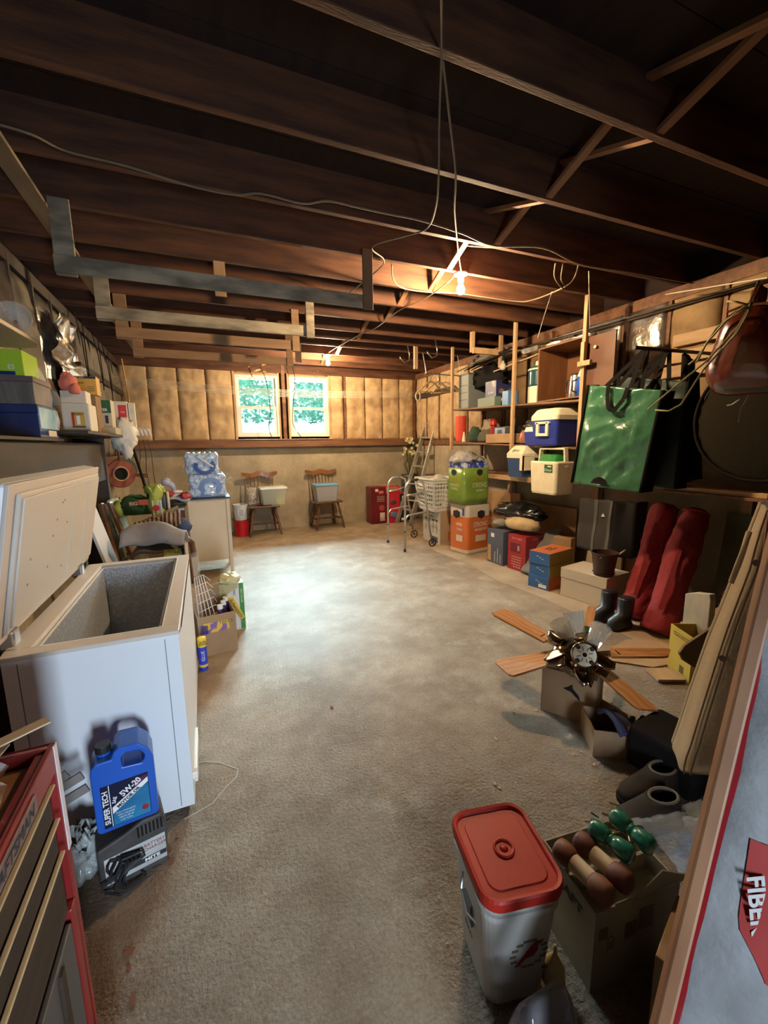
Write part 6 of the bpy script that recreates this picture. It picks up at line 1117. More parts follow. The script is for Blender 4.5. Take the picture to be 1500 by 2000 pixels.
t = thing('black_boots', 'pair of black rubber boots on the floor before the red sacks', 'boots', (3.02, 2.30, 0)); BB = mat('boot_black', (.012,.013,.018), .4)
for k, (dx, dy) in enumerate(((0,.09),(-.02,-.08))):
    b = MB(); b.loft([(dx,dy,.006,.22,.10,.045),(dx,dy,.03,.23,.105,.045),(dx-.01,dy,.08,.20,.10,.045),(dx+.05,dy,.12,.12,.10,.045),(dx+.055,dy,.24,.13,.11,.05),(dx+.055,dy,.25,.12,.10,.045)], seg=5); b.build('boot', BB, t, smooth=True)
t = carton('green_board', 'olive green folding table panel leaning on the wall right of the red sacks', 'panel', (3.78, 1.83, ZF), 0, (.04,.34,.91), mat('olive_panel', (.11,.11,.045), .4, col2=(.08,.08,.035), ns=5, coat=.2)); b = MB(); b.box(-.0205,-.175,0,.03,-.165,.91); b.build('edge_trim', mat('olive_edge', (.20,.20,.09), .4), t); t.rotation_euler = (0, R_(6), 0)
t = carton('green_board', 'second olive green panel at the right behind the first', 'panel', (3.80, 1.44, ZF), 0, (.04,.36,.90), MATS['olive_panel']); t.rotation_euler = (0, R_(6), 0)
for k, (y0, y1, z1, lab) in enumerate(((4.5,5.4,.80,'tall brown cardboard sheet leaning on the wall behind the paper towels'), (3.55,4.5,.72,'brown cardboard sheet leaning on the wall behind the cream pillow'), (2.6,3.3,.78,'brown cardboard sheet leaning on the wall behind the grey bag'))):
    t = carton('cardboard_sheet', lab, 'cardboard', (3.93, (y0+y1)/2, ZF), 0, (.012, y1-y0, z1), CARD, 'cardboard sheets leaning on the right wall')
# ================================================================ ceiling fan on its carton
fa, fc = Vector((1.654,1.668,0)), Vector((1.802,1.434,0)); th = math.atan2((fc-fa).x, -(fc-fa).y); inw = Vector((cos(th), sin(th), 0))
mid = (fa+fc)/2+inw*.15
t = carton('fan_carton', 'brown carton with cut hand hole carrying the upturned ceiling fan', 'cardboard box', (mid.x, mid.y, 0), th, (.30,.277,.262), CARDD)
F_ = frame('-x', .30,.277,.262); plate(t, F_, .02, .02, 0, 0, BLACKM, 'hand_hole', poly=[(-.045,.02),(-.02,.035),(.0,.055),(.005,.03),(.035,.0),(.045,-.03),(.02,-.012),(-.005,.01),(-.03,.015)], off=.001)
FAN = thing('ceiling_fan', 'upturned ceiling fan with five oak blades and glass shades lying on a carton', 'ceiling fan', (1.80, 1.57, .2625)); o_ = W(FAN)
OAK = mat('oak_blade', (.50,.22,.07), .45, col2=(.40,.165,.05), ns=4, wave=(9, 3.5, 'Y'), lo=.2, hi=.9)
hub = Vector((1.80, 1.575, .335)); BR = mat('smoked_chrome', (.24,.17,.11), .16, 1.0, col2=(.45,.36,.26), ns=14)
def blade(q, zs, zr):
    P_ = [PZ(x, y, z) for (x, y), z in zip(q, zs)]; b = MB()
    r0, r1, tp1, tp0 = P_; n = (r1-r0).cross(tp0-r0).normalized()*.006
    mid1 = tp1.lerp(tp0, .12)+(tp1-r1)*.03; mid0 = tp0.lerp(tp1, .12)+(tp0-r0)*.03
    pts = [r0, r1, tp1-(tp1-r1)*.05, mid1, mid0, tp0-(tp0-r0)*.05]; k = 6
    b.add([p-n for p in pts]+[p+n for p in pts], [tuple(range(k)), tuple(range(k, 2*k))[::-1]]+[(j, (j+1) % k, k+(j+1) % k, k+j) for j in range(k)])
    # put the blade in its own long axis frame so the grain follows it
    o = b.build('blade', OAK, FAN, loc=o_); c = (r0+r1)/2; ax = ((tp0+tp1)/2-c).normalized(); sd = (r1-r0); sd = (sd-ax*sd.dot(ax)).normalized(); nn = ax.cross(sd)
    M = Matrix((ax, sd, nn)).transposed().to_4x4(); M.translation = c
    o.data.transform(M.inverted()); o.matrix_local = Matrix.Translation(o_) @ M
    a, d = c-ax*.02, hub; bb = MB(); bb.beam(c+ax*.05, hub+(c-hub)*.35, .05, .012, up=nn); bb.build('blade_iron', BR, FAN, loc=o_, bevel=.004)
    return o
blade([(1062,1255),(1082,1243),(990,1190),(960,1200)], (.36,.37,.40,.40), 0)
blade([(1070,1300),(1078,1272),(967,1290),(1000,1322)][0:2]+[(967,1291),(1000,1322)], (.30,.31,.235,.225), 0)
blade([(1185,1305),(1160,1310),(1240,1383),(1286,1386)], (.29,.28,.215,.215), 0)
blade([(1190,1267),(1195,1284),(1302,1284),(1306,1268)], (.33,.33,.29,.30), 0)
blade([(1140,1232),(1156,1236),(1164,1188),(1148,1186)], (.37,.37,.43,.43), 0)
Mt = Matrix.Translation(hub) @ Matrix.Rotation(R_(-12), 4, 'Y') @ Matrix.Rotation(R_(22), 4, 'X')
b = MB(); b.M = Mt; b.lathe([(.05,-.065),(.10,-.05),(.125,-.01),(.115,.02),(.08,.035)], 28); b.build('motor_housing', BR, FAN, loc=o_, smooth=True)
plc = PZ(1142, 1279, .42); vdir = (CAM-plc).normalized(); pn = (vdir+Vector((-.1,-.35,.1))).normalized()
Mp = Matrix.Translation(plc) @ pn.to_track_quat('Z', 'Y').to_matrix().to_4x4()
b = MB(); b.M = Mp; b.lathe([(.050,-.05),(.064,-.03),(.064,-.004),(.058,.0)], 28); b.build('light_kit_body', BR, FAN, loc=o_, smooth=True)
b = MB(); b.M = Mp; b.lathe([(.056,-.001),(.056,.002)], 28); pl_ = b.build('cream_plate', mat('plate_cream', (.82,.70,.46), .5), FAN, loc=o_)
b = MB(); b.M = Mp; b.lathe([(.011,.002),(.011,.004)], 14); b.build('centre_hole', BLACKM, pl_)
for k in range(8):
    a = k*pi/4+.3; b = MB(); b.M = Mp @ Matrix.Rotation(a, 4, 'Z'); b.box(.020, -.0018, .002, .040, .0018, .0035); b.build('slot', mat('slot_brown', (.16,.06,.04), .7), pl_)
for k in range(4):
    a = k*pi/2+.75; b = MB(); b.M = Mp @ Matrix.Rotation(a, 4, 'Z'); b.lathe([(.009,0),(.011,.008),(.004,.012)], 10, c=(.047,0,0)); b.build('socket_nub', BLACK, FAN, loc=o_)
rr = random.Random(4)
for k in range(5):                          # tulip bracket petals around the hub
    a = k*2*pi/5+.4; b = MB(); b.M = Mt @ Matrix.Rotation(a, 4, 'Z')
    b.grid(6, 6, lambda u, v: (.08+.11*u, (v-.5)*.085*(1-.55*u**2)*(1+.4*sin(u*3)), .035-.03*u+.022*(1-abs(2*v-1))+.006*sin(v*12))); b.build('ornate_petal', BR, FAN, loc=o_, smooth=True, solid=.004)
SHD = mat('ribbed_glass', (.62,.58,.50), .08, alpha=.38, spec=1.0, coat=.6)
for k, (px, py, z, dr) in enumerate(((1112,1252,.38,(-.35,.25,.8)), (1130,1238,.40,(.05,.45,.95)), (1158,1262,.39,(.75,.25,.65)))):
    p = PZ(px, py, z); d = Vector(dr).normalized(); b = MB(); b.M = Matrix.Translation(p) @ d.to_track_quat('Z', 'Y').to_matrix().to_4x4()
    n = 32; pf = [(.022,0),(.034,.012),(.042,.05),(.046,.09),(.056,.125)]; vs = [((r*(1+(.05 if j % 2 else -.02)*(i > 0)))*cos(2*pi*j/n), (r*(1+(.05 if j % 2 else -.02)*(i > 0)))*sin(2*pi*j/n), z_2) for i, (r, z_2) in enumerate(pf) for j in range(n)]
    b.add(vs, [(i*n+j, i*n+(j+1) % n, (i+1)*n+(j+1) % n, (i+1)*n+j) for i in range(4) for j in range(n)]); b.build('glass_shade', SHD, FAN, loc=o_, solid=.003)
    b = MB(); b.M = Matrix.Translation(p) @ d.to_track_quat('Z', 'Y').to_matrix().to_4x4(); b.lathe([(.016,-.04),(.026,-.02),(.026,.008)], 16); b.build('shade_holder', BR, FAN, loc=o_, smooth=True)
    if k != 1: b = MB(); b.M = Matrix.Translation(p) @ d.to_track_quat('Z', 'Y').to_matrix().to_4x4(); b.box(-.015,-.047,.05,.015,-.044,.085); b.build('price_label', mat('label_pale', (.50,.46,.36), .6), FAN, loc=o_)
# ================================================================ small open box, blue slipper, gloves
t = carton('low_carton', 'low torn brown carton on the floor with a blue item slumped over it', 'cardboard box', (1.745, 1.325, 0), R_(58), (.20,.17,.135), CARDD, openm=1, flaps={'-y': -100})
t = thing('blue_hat', 'dusty dark blue fabric item slumped over the low torn carton', 'hat', (1.80, 1.26, .02)); b = MB(); b.grid(14, 10, lambda u, v: (-.08+.20*u-.05*v, .10-.20*v*.9+.03*sin(u*3), .14-.10*u+.05*sin(pi*v)*(1-.4*u)+.01*noise.noise(Vector((u*5, v*5, 2))))); b.build('fabric', mat('dusty_navy', (.035,.035,.085), .9), t, smooth=True, solid=.02)
GL_ = mat('glove_black', (.012,.01,.01), .75)
for k, (x, y, rz) in enumerate(((2.02,1.30,.1),(2.05,1.17,-.25))):
    t = thing('black_glove', 'black work glove lying on the floor, %s of two' % ['farther', 'nearer'][k], 'glove', (x, y, 0), rz, 'black gloves on the floor')
    b = MB(); b.blob((-.06,0,.03), (.09,.055,.03), .15, 2.5, 16, 101+k); b.build('palm', GL_, t, smooth=True)
    for j in range(4): b = MB(); b.tube([(.0,-.036+.024*j,.03),(.05,-.045+.03*j,.035),(.09-.01*abs(j-1.5),-.05+.033*j,.018)], [.014,.013,.009], 8); b.build('finger', GL_, t, smooth=True)
    b = MB(); b.tube([(-.05,.045,.03),(.0,.075,.03),(.03,.085,.018)], [.015,.013,.009], 8); b.build('thumb', GL_, t, smooth=True)
# ================================================================ yellow box group
YB_ = mat('box_yellow_ochre', (.50,.36,.05), .6, col2=(.42,.29,.04), ns=4)
a_, c_ = Vector((2.77,1.684,0)), Vector((2.678,1.489,0)); an = math.atan2((c_-a_).x, -(c_-a_).y)
t = carton('yellow_box', 'open mustard yellow carton holding a white slab, right of the red sacks', 'cardboard box', (2.724+.17*cos(an), 1.587+.17*sin(an)+.0, .0), an, (.34,.216,.30), YB_, openm=1)
text(t, frame('-x', .34,.216,.30), 'KEEP DRY THIS SIDE UP', .0, .115, .014, mat('olive_ink', (.10,.08,.01), .6)); text(t, frame('-x', .34,.216,.30), 'HANDLE WITH CARE', .0, .100, .014, MATS['olive_ink']); plate(t, frame('-x', .34,.216,.30), .03, -.10, .04, .05, MATS['olive_ink'], 'print')
t = thing('white_slab', 'chipped white board standing upright in the yellow carton', 'board', (2.93, 1.62, .006), R_(-8)); b = MB(); b.prism([(-.09,0),(.08,0),(.085,.47),(.02,.50),(-.075,.52),(-.085,.48)], .05, 'yz', -.02); b.build('slab', mat('slab_white', (.50,.46,.36), .7, col2=(.40,.36,.28), ns=6, stretch=(3,3,1)), t, bevel=.004)
t = carton('brown_carton', 'brown carton behind the yellow box carrying a dark bottle', 'cardboard box', (3.35, 1.55, ZF), R_(5), (.3,.34,.30), CARD)
t = thing('dark_bottle', 'dark brown round glass bottle with cream cap on the brown carton', 'bottle', (3.26, 1.56, .307)); b = MB(); b.lathe([(.07,0),(.105,.03),(.115,.10),(.10,.17),(.055,.225),(.042,.25),(.042,.27)], 26); b.build('glass', mat('bottle_dark', (.012,.005,.004), .08, coat=.8), t, smooth=True); b = MB(); b.lathe([(.052,.262),(.052,.31)], 22); b.build('cap', mat('cap_cream', (.60,.48,.32), .5), t, bevel=.003)
t = thing('small_board', 'small pale board on the floor tucked under the yellow carton', 'board', (2.62, 1.60, .012), an); b = MB(); b.box(-.09,-.08,0,.08,.06,.016); b.build('board', WOOD_LH, t)
t = thing('rounded_panel', 'brown rounded panel leaning in front of the yellow carton', 'panel', (2.50, 1.32, 0)); q = [PY(*c, 1.40) for c in ((1402,1218),(1337,1262),(1328,1275),(1335,1290),(1378,1318),(1420,1330),(1430,1240))]; b = MB(); k = len(q); off = Vector((0,.012,0)); b.add([p for p in q]+[p+off for p in q], [tuple(range(k)), tuple(range(k, 2*k))[::-1]]+[(j, (j+1) % k, k+(j+1) % k, k+j) for j in range(k)]); b.build('panel', mat('panel_brown', (.19,.115,.06), .6), t, loc=W(t))
# ================================================================ bucket, dumbbells
BKc = Vector((.688,.806,0)); RZB = R_(-12)
RL = mat('lid_red', (.42,.022,.012), .5, col2=(.34,.018,.010), ns=5, spec=.25); BW_ = mat('pail_white', (.46,.44,.40), .45)
t = thing('square_bucket', 'square white pail of bird food with red snap lid, lower right foreground', 'bucket', (BKc.x+.008, BKc.y+.005, 0), RZB)
b = MB(); b.loft([(0,0,0,.165,.20,.035),(0,0,.01,.172,.208,.04),(0,0,.30,.212,.250,.045),(0,0,.305,.222,.26,.045),(0,0,.32,.222,.26,.045),(0,0,.322,.212,.250,.045),(0,0,.352,.214,.252,.045)], seg=6); b.build('pail', BW_, t, smooth=False, bevel=.0)
b = MB(); b.loft([(0,0,.345,.232,.272,.05),(0,0,.372,.236,.276,.05),(0,0,.378,.230,.270,.05),(0,0,.376,.214,.254,.045),(0,0,.368,.206,.246,.04),(0,0,.368,.17,.21,.03),(0,0,.371,.165,.205,.03)], seg=6); lid = b.build('lid', RL, t)
b = MB(); b.tube([(.026*cos(a*pi/12), .026*sin(a*pi/12), .373) for a in range(24)], .004, 6, closed=True); b.build('lid_ring', RL, lid, smooth=True); b = MB(); b.lathe([(.012,.371),(.006,.376),(.001,.377)], 14); b.build('lid_button', RL, lid, smooth=True)
F_ = (Vector((.0,-.112,.17)), Vector((1,0,0)), Vector((0,-.1,1)).normalized()); F2 = (Vector((-.093,.0,.18)), Vector((0,-1,0)), Vector((-.1,0,1)).normalized())
wr = mat('wreath_print', (.14,.12,.07), .6)
for k in range(14): a = k*2*pi/14; plate(t, F_, .02+.046*cos(a), .0+.046*sin(a), .018, .008, wr, 'wreath_leaf', off=.003+.0002*k)
plate(t, F_, .02, 0, 0, 0, mat('bird_red', (.22,.02,.015), .5), 'bird_print', poly=[(-.03,-.035),(-.005,-.012),(.012,-.008),(.024,.012),(.022,.03),(.032,.034),(.018,.040),(.004,.026),(-.010,.006),(-.034,-.030)], off=.006)
text(t, F_, 'WILD BIRD FOOD', .015, -.070, .0165, INK, off=.003, bold=.0005)
plate(t, F2, .0, .02, .05, .07, mat('print_grey', (.12,.12,.13), .6), 'side_print', off=.012); text(t, F2, 'BIRD', .0, -.05, .025, INK, off=.012)
b = MB(); b.tube([(-.112,.02,.30),(-.125,0,.27),(-.125,-.04,.24),(-.105,-.06,.225)], .003, 6); b.build('wire_bail', STEEL, t)
bx = thing('dumbbell_box', 'worn printed white carton full of dumbbells beside the square bucket', 'cardboard box', (1.025, .735, 0), R_(-7)); S = (.29,.22,.275); w_ = .005
b = MB(); b.box(-.145,-.11,0,.145,.11,.20); b.build('body', mat('carton_dusty', (.30,.26,.19), .7, col2=(.24,.20,.14), ns=6), bx)
b = MB(); b.box(-.145,-.11,.20,-.14,.11,.262); b.box(-.14,-.11,.20,.145,-.105,.262); b.box(.14,-.105,.20,.145,.11,.262); b.box(-.14,.105,.20,.14,.11,.262); b.box(-.13,-.01,.20,.13,.0,.255); b.build('rim', MATS['carton_dusty'], bx)
b = MB(); b.add([(-.02,-.11,.262),(.145,-.11,.262),(.14,-.14,.32),(.06,-.12,.34)], [(0,1,2,3)]); b.build('bent_flap', MATS['carton_dusty'], bx, solid=.003)
F_ = frame('-y', .29,.22,.25); F2 = frame('-x', .29,.22,.25); text(bx, F2, 'KRAFT', 0, .085, .040, INK, sx=1.1, off=.002, bold=.001); text(bx, F_, 'OIL', -.09, .02, .035, MATS['brown_ink'], rot=-pi/2); plate(bx, F_, .03, .06, .05, .07, MATS['brown_ink']); plate(bx, F_, -.115, .06, .03, .04, MATS['brown_ink']); plate(bx, F_, -.02, .04, .04, .05, MATS['brown_ink'])
def dumbbell(lab, a, c, r, bar, m_, grip=None, grp=None):
    a, c = Vector(a), Vector(c); t = thing('dumbbell', lab, 'dumbbell', (a+c)/2-Vector((0,0,r)), 0, grp); o_ = W(t); d = (c-a).normalized(); M = Matrix.Translation(a) @ d.to_track_quat('Z','Y').to_matrix().to_4x4(); L_ = (c-a).length
    for z0 in (0, L_):
        b = MB(); b.M = M; s_ = 1 if z0 == 0 else -1; pf = [(.001,-.008),(r*.6,-.007),(r*.9,-.002),(r,.006),(r,.034),(r*.86,.044),(bar,.052)]; b.lathe([(x, z0+s_*z) for x, z in pf], 18); b.build('weight', m_, t, loc=o_, smooth=True)
    b = MB(); b.M = M; b.lathe([(bar,.045),(bar,L_-.045)], 14); b.build('bar', m_, t, loc=o_, smooth=True)
    if grip: b = MB(); b.M = M; b.lathe([(bar+.0015,L_*.32),(bar+.0015,L_*.68)], 16, cap=False); b.build('grip_wrap', grip, t, loc=o_, smooth=True)
TE = mat('vinyl_teal', (.012,.15,.105), .25, coat=.6); MR = mat('vinyl_maroon', (.12,.03,.02), .6); MR2 = mat('vinyl_brown', (.17,.06,.03), .6); GR = mat('grip_tan', (.56,.45,.30), .7)
dumbbell('brown dumbbell with tan taped grip, nearest the square bucket', PZ(1092,1655,.30), PZ(1188,1752,.30), .031, .022, MR2, GR, 'maroon dumbbells in the box')
dumbbell('maroon dumbbell with tan taped grip, second from the square bucket', PZ(1130,1640,.302), PZ(1228,1728,.302), .031, .022, MR, GR, 'maroon dumbbells in the box')
dumbbell('glossy teal dumbbell, nearer the maroon dumbbells', PZ(1158,1615,.335), PZ(1232,1672,.335), .027, .019, TE, None, 'teal dumbbells in the box')
dumbbell('glossy teal dumbbell, farther from the maroon dumbbells', PZ(1200,1592,.335), PZ(1272,1655,.335), .027, .019, TE, None, 'teal dumbbells in the box')
for k in range(5): 
    t = None
t = thing('junk_items', 'small metal fasteners and clips heaped behind the dumbbells', 'hardware', (1.13, .80, .262)); rr = random.Random(11); b = MB()
for k in range(26): p = Vector((rr.uniform(-.06,.06), rr.uniform(-.06,.05), rr.uniform(.0,.03))); d = Vector((rr.uniform(-1,1), rr.uniform(-1,1), rr.uniform(-.2,.3))).normalized()*.015; b.cyl(p-d, p+d, .003, n=6)
b.build('hardware', mat('brass_bits', (.35,.26,.14), .3, .8), t)['kind'] = 'stuff'
p = PZ(1083, 1870, .10); t = thing('dried_gourd', 'small pale dried bulb standing in shadow beside the square bucket', 'bulb', (p.x, p.y, 0)); b = MB(); b.lathe([(.02,0),(.032,.03),(.028,.075),(.014,.10),(.005,.115),(.004,.14)], 16); b.build('bulb', mat('gourd', (.42,.32,.16), .7), t, smooth=True)
# shoes in plastic right of dumbbells
SB = mat('shoe_leather', (.028,.018,.011), .8, spec=.2, col2=(.014,.009,.006), ns=8); SW = mat('shoe_pale', (.10,.075,.05), .8)
for k, (x, y, rz) in enumerate(((1.50,.93,-.2),(1.64,1.02,-.1))):
    t = thing('work_shoe', 'worn brown shoe on the floor, %s' % ['nearer the dumbbell box', 'farther one beside the jacket hem'][k], 'shoe', (x, y, 0), rz, 'worn shoes at the right')
    b = MB(); b.loft([(0,0,0,.30,.105,.05),(0,0,.025,.30,.11,.05)]); b.build('sole', BLACKM, t, bevel=.003)
    b = MB(); b.loft([(0,0,.025,.28,.10,.045),(.0,0,.055,.26,.10,.045),(.035,0,.080,.19,.09,.04),(.06,0,.10,.14,.085,.04),(.068,0,.118,.125,.08,.04)], seg=6, cap=False); b.build('upper', SB, t, smooth=True, solid=.006)
    b = MB(); b.tube([(.068+.058*cos(a*pi/8), .038*sin(a*pi/8), .118) for a in range(16)], .006, 6, closed=True); b.build('collar', SW, t, smooth=True)
    for j in range(4): b = MB(); b.tube([(-.03-.02*j+.03, -.035, .088-.008*j),(-.035-.02*j+.03, 0, .098-.008*j),(-.03-.02*j+.03,.035,.088-.008*j)], .004, 5); b.build('lace', SW, t)
t = thing('clear_sheet_bag', 'clear glossy plastic bag wrapped around shoes beside the dumbbell box', 'bag', (1.45, .80, 0)); b = MB(); b.grid(16, 12, lambda u, v: (-.16+.42*u, -.12+.20*v, .13+.05*noise.noise(Vector((u*5, v*5, 4)))+.06*sin(pi*v)*(1-u*.4)-.06*u)); b.build('film', CLEAR, t, smooth=True)
t = thing('small_bin', 'dark open tote bag standing behind the shoes under the jacket', 'bag', (1.86, 1.05, 0), .1); b = MB(); b.box(-.12,-.13,0,.14,.16,.20); b.build('bag', BLACKM, t, bevel=.02)
t = carton('side_carton', 'pale brown torn carton standing by the leaning board at the right', 'cardboard box', (1.02, .50, 0), R_(20), (.20,.10,.28), CARDD)
# clear bag at the bottom edge
t = thing('clear_food_bag', 'clear bag with blue and red print at the bottom edge', 'bag', (.655, .600, 0)); 
b = MB(); secs = [(0,0,0,.16,.09,.03),(0,0,.05,.18,.10,.04),(0,0,.12,.17,.085,.035),(0,0,.17,.14,.05,.02),(0,.0,.20,.11,.02,.008)]; b.loft(secs, seg=5); b.build('clear_film', mat('film_grey', (.36,.34,.36), .12, alpha=.55, coat=.8, bump=.6, bs=25), t, smooth=True)
b = MB(); b.loft([(0,0,.004,.15,.08,.03),(0,0,.06,.17,.088,.04),(0,0,.115,.15,.07,.03)], seg=5); b.build('blue_contents', mat('bag_blue', (.03,.07,.22), .4, col2=(.16,.24,.42), ns=16), t, smooth=True)
plate(t, (Vector((.01,-.052,.09)), Vector((1,0,0)), Vector((0,.15,1)).normalized()), 0, 0, .06, .07, mat('bag_red', (.34,.015,.02), .4), 'red_panel', off=.003); text(t, (Vector((.01,-.052,.09)), Vector((1,0,0)), Vector((0,.15,1)).normalized()), 'IGA', 0, .0, .022, WINK, off=.005)
# ================================================================ leaning board, insulation bag, jacket
LBT, LBB = Vector((.931,.378,1.52)), Vector((.475,.306,0)); dd = (LBT-LBB).normalized()
t = thing('leaning_stud', 'reddish lumber stud leaning up the right edge of the photo', 'lumber', LBB); b = MB(); b.beam((.012,.012,.008), LBT-LBB+Vector((.012,.012,0)), .022, .06, up=(.86,.5,0)); b.build('stud', mat('stud_wood', (.25,.115,.05), .6, col2=(.18,.075,.03), ns=3, stretch=(4,4,.6)), t, bevel=.004)
t = thing('insulation_bag', 'white plastic bag of insulation with red lettering behind the leaning stud', 'insulation bag', LBB+Vector((.45,.10,0))); o_ = W(t)
side = Vector((.925,-.38,0)).normalized(); nrm_ = dd.cross(side).normalized(); nrm_ = nrm_ if nrm_.dot(LBB-CAM) < 0 else -nrm_
def ins(u, v, w_=0):
    p = LBB+dd*(v*1.32)+side*(.022+u*.42)+Vector((.03,.03,0)); p.z = max(p.z, .006)
    bul = .07*(sin(pi*min(1,max(0,u)))**.5)*(sin(pi*min(1,max(0,v*.96+.02)))**.4)
    return p+nrm_*(bul-.03+.018*noise.noise(Vector((u*5, v*9, 2)))*(1 if 0 < u < 1 else .2))
b = MB(); b.grid(26, 40, lambda u, v: ins(u, v)); b.grid(2, 2, lambda u, v: LBB+dd*(v*1.32)+side*(.10+u*.34)+Vector((.13,.10,.01))); b.build('wrapper', mat('wrapper_white', (.17,.17,.172), .6, col2=(.11,.108,.105), ns=4, spec=.3, bump=.9, bs=12), t, loc=o_, smooth=True, solid=.002)
b = MB(); b.grid(2, 30, lambda u, v: ins(.0+u*.05, v)+nrm_*.006); b.build('red_edge', mat('wrapper_red', (.20,.008,.012), .3, coat=.5), t, loc=o_, smooth=True)
b = MB(); b.grid(10, 12, lambda u, v: ins(.125+.05*(1-v)+(.30*max(0, .35-v))+u*.45, .47+v*.18-.04*u)+nrm_*.003); b.build('red_print', mat('print_red_wrap', (.20,.014,.010), .7, spec=.2), t, loc=o_, smooth=True)
c_ = ins(.145, .612)+nrm_*.012; U_ = (dd*-.93+side*.30).normalized(); V_ = nrm_.cross(U_).normalized(); text(t, (c_+o_, U_, V_), 'FIBERGLAS', .105, 0, .042, mat('dull_white', (.30,.28,.27), .5), bold=.0012, off=.0)
JM = mat('canvas_khaki', (.34,.25,.15), .85, col2=(.29,.21,.12), ns=5, bump=.3, bs=50)
t = thing('khaki_jacket', 'khaki canvas jacket hanging at the right edge beside the leaning stud', 'jacket', (1.36, .70, .5)); o_ = W(t)
JT = [PX(1490, 985, 1.35), PX(1560, 985, 1.35)]; 
lft = [(1492,985,1.36),(1474,1030,1.36),(1452,1090,1.36),(1420,1170,1.36),(1385,1255,1.36),(1352,1345,1.36),(1325,1430,1.36),(1313,1462,1.36),(1322,1480,1.36)]
rgt = [(1560,1000,1.20),(1545,1060,1.20),(1530,1120,1.20),(1500,1200,1.20),(1475,1290,1.20),(1452,1370,1.20),(1430,1450,1.20),(1410,1500,1.20),(1400,1516,1.20)]
LQ = [PX(*q) for q in lft]; RQ = [PX(*q) for q in rgt]
def jf(u, v):
    s_ = v*8; i = min(7, int(s_)); f = s_-i; a = LQ[i].lerp(LQ[i+1], f); c = RQ[i].lerp(RQ[i+1], f); p = a.lerp(c, u)
    return p+Vector((-.05*sin(pi*u)+.006*sin(u*9+v*2)*(v*.7+.3)+.012*noise.noise(Vector((u*2.2, v*4, 5))), -.006*sin(u*5), 0))
b = MB(); b.grid(26, 30, jf); b.build('body', JM, t, loc=o_, smooth=True, solid=.010, sub=0)
b = MB(); b.grid(4, 30, lambda u, v: jf(0, v)+Vector((.10*u, .03*sin(u*3), 0))); b.build('back_fold', JM, t, loc=o_, smooth=True, solid=.008)
for v in (.22, .5): b = MB(); b.M = Matrix.Translation(jf(.62, v)+o_+Vector((-.012,-.004,0))) @ Matrix.Rotation(R_(-80), 4, 'Y'); b.lathe([(.008,0),(.008,.004)], 12); b.build('button', mat('button_dark', (.12,.07,.04), .4), t)
for u in (.55, .70): b = MB(); b.tube([jf(u, v/12)+Vector((-.012,0,0)) for v in range(13)], .0022, 4); b.build('seam', mat('seam_khaki', (.22,.15,.09), .8), t, loc=o_)
b = MB(); q = [jf(.02,.14), jf(.06,.22), jf(.03,.32)]; b.tube([p+Vector((-.01,.0,0)) for p in q], .012, 6); b.build('fold', JM, t, loc=o_, smooth=True)
t = thing('maroon_garment', 'dark maroon garment hanging behind the khaki jacket at the edge', 'garment', (1.30,.55,.8)); q = [PX(*c, 1.16) for c in ((1500,1000),(1640,1000),(1462,1330),(1600,1330))]; b = MB(); b.grid(8, 10, lambda u, v: q[0].lerp(q[1], u).lerp(q[2].lerp(q[3], u), v)+Vector((.015*sin(u*12),0,0))); b.build('garment', mat('maroon_cloth', (.11,.015,.014), .8), t, loc=W(t), smooth=True, solid=.01)
# ================================================================ ceiling racks, wires, clotheslines
RKc = thing('ceiling_rack', 'weathered lumber rack of crossbars hanging from the joists at the left', 'rack', (.2, 4.0, 2.84)); o_ = W(RKc)
b = MB(); b.box(-.78, 2.0, 2.818, -.69, 7.2, 2.838); b.build('long_rail', mat('rail_wood', (.20,.14,.085), .75, col2=(.13,.09,.05), ns=3, stretch=(5,.7,5)), RKc, loc=o_, bevel=.002)
for k, (y, x0, x1, m_) in enumerate(((3.065,-.68,1.21,WOOD_GREY), (3.995,-.665,1.01,WOOD_GREY), (4.585,-.63,1.0,mat('rack_tan', (.30,.17,.08), .7, col2=(.22,.12,.055), ns=3, stretch=(1,4,4))), (5.45,-.61,1.10,MATS['rack_tan']))):
    b = MB(); b.box(x0, y-.045, 2.47, x1-.06, y-.025, 2.56); b.build('crossbar', m_, RKc, loc=o_, bevel=.002)
    b = MB(); b.box(x0, y-.022, 2.46, x0+.10, y-.004, 2.86); b.build('hanger', m_, RKc, loc=o_, bevel=.002)
    b = MB(); b.box(x1-.075, y-.065, 2.455, x1, y-.047, 2.86); b.build('hanger', m_ if k else mat('hanger_brown', (.17,.10,.05), .7, col2=(.12,.07,.035), ns=4), RKc, loc=o_, bevel=.003)
for px, y in ((433, 3.57), (560, 5.1), (602, 4.58), (578, 5.9)):
    p = PY(px, 600, y); b = MB(); b.box(p.x-.04, y-.03, 2.60, p.x+.04, y-.01, 2.86); b.build('block', WOOD_L if px == 433 else MATS['hanger_brown'], RKc, loc=o_, bevel=.002)
def wire(name, lab, cat, pts, r, m_, grp=None):
    pts = [Vector(p) for p in pts]; t = thing(name, lab, cat, pts[0], 0, grp); q = []
    for i in range(len(pts)-1):
        p0 = pts[max(0, i-1)]; p1 = pts[i]; p2 = pts[i+1]; p3 = pts[min(len(pts)-1, i+2)]
        for s_ in range(5):
            f = s_/5; q.append(.5*((2*p1)+(p2-p0)*f+(2*p0-5*p1+4*p2-p3)*f*f+(3*p1-p0-3*p2+p3)*f**3))
    q.append(pts[-1]); b = MB(); b.tube([v-pts[0] for v in q], r, 6); b.build('cable', m_, t, smooth=True); return t
zc = 2.828; CORDD = mat('shaded_cable', (.16,.115,.07), .7)  # cord colour darkened to stand for the shade overhead
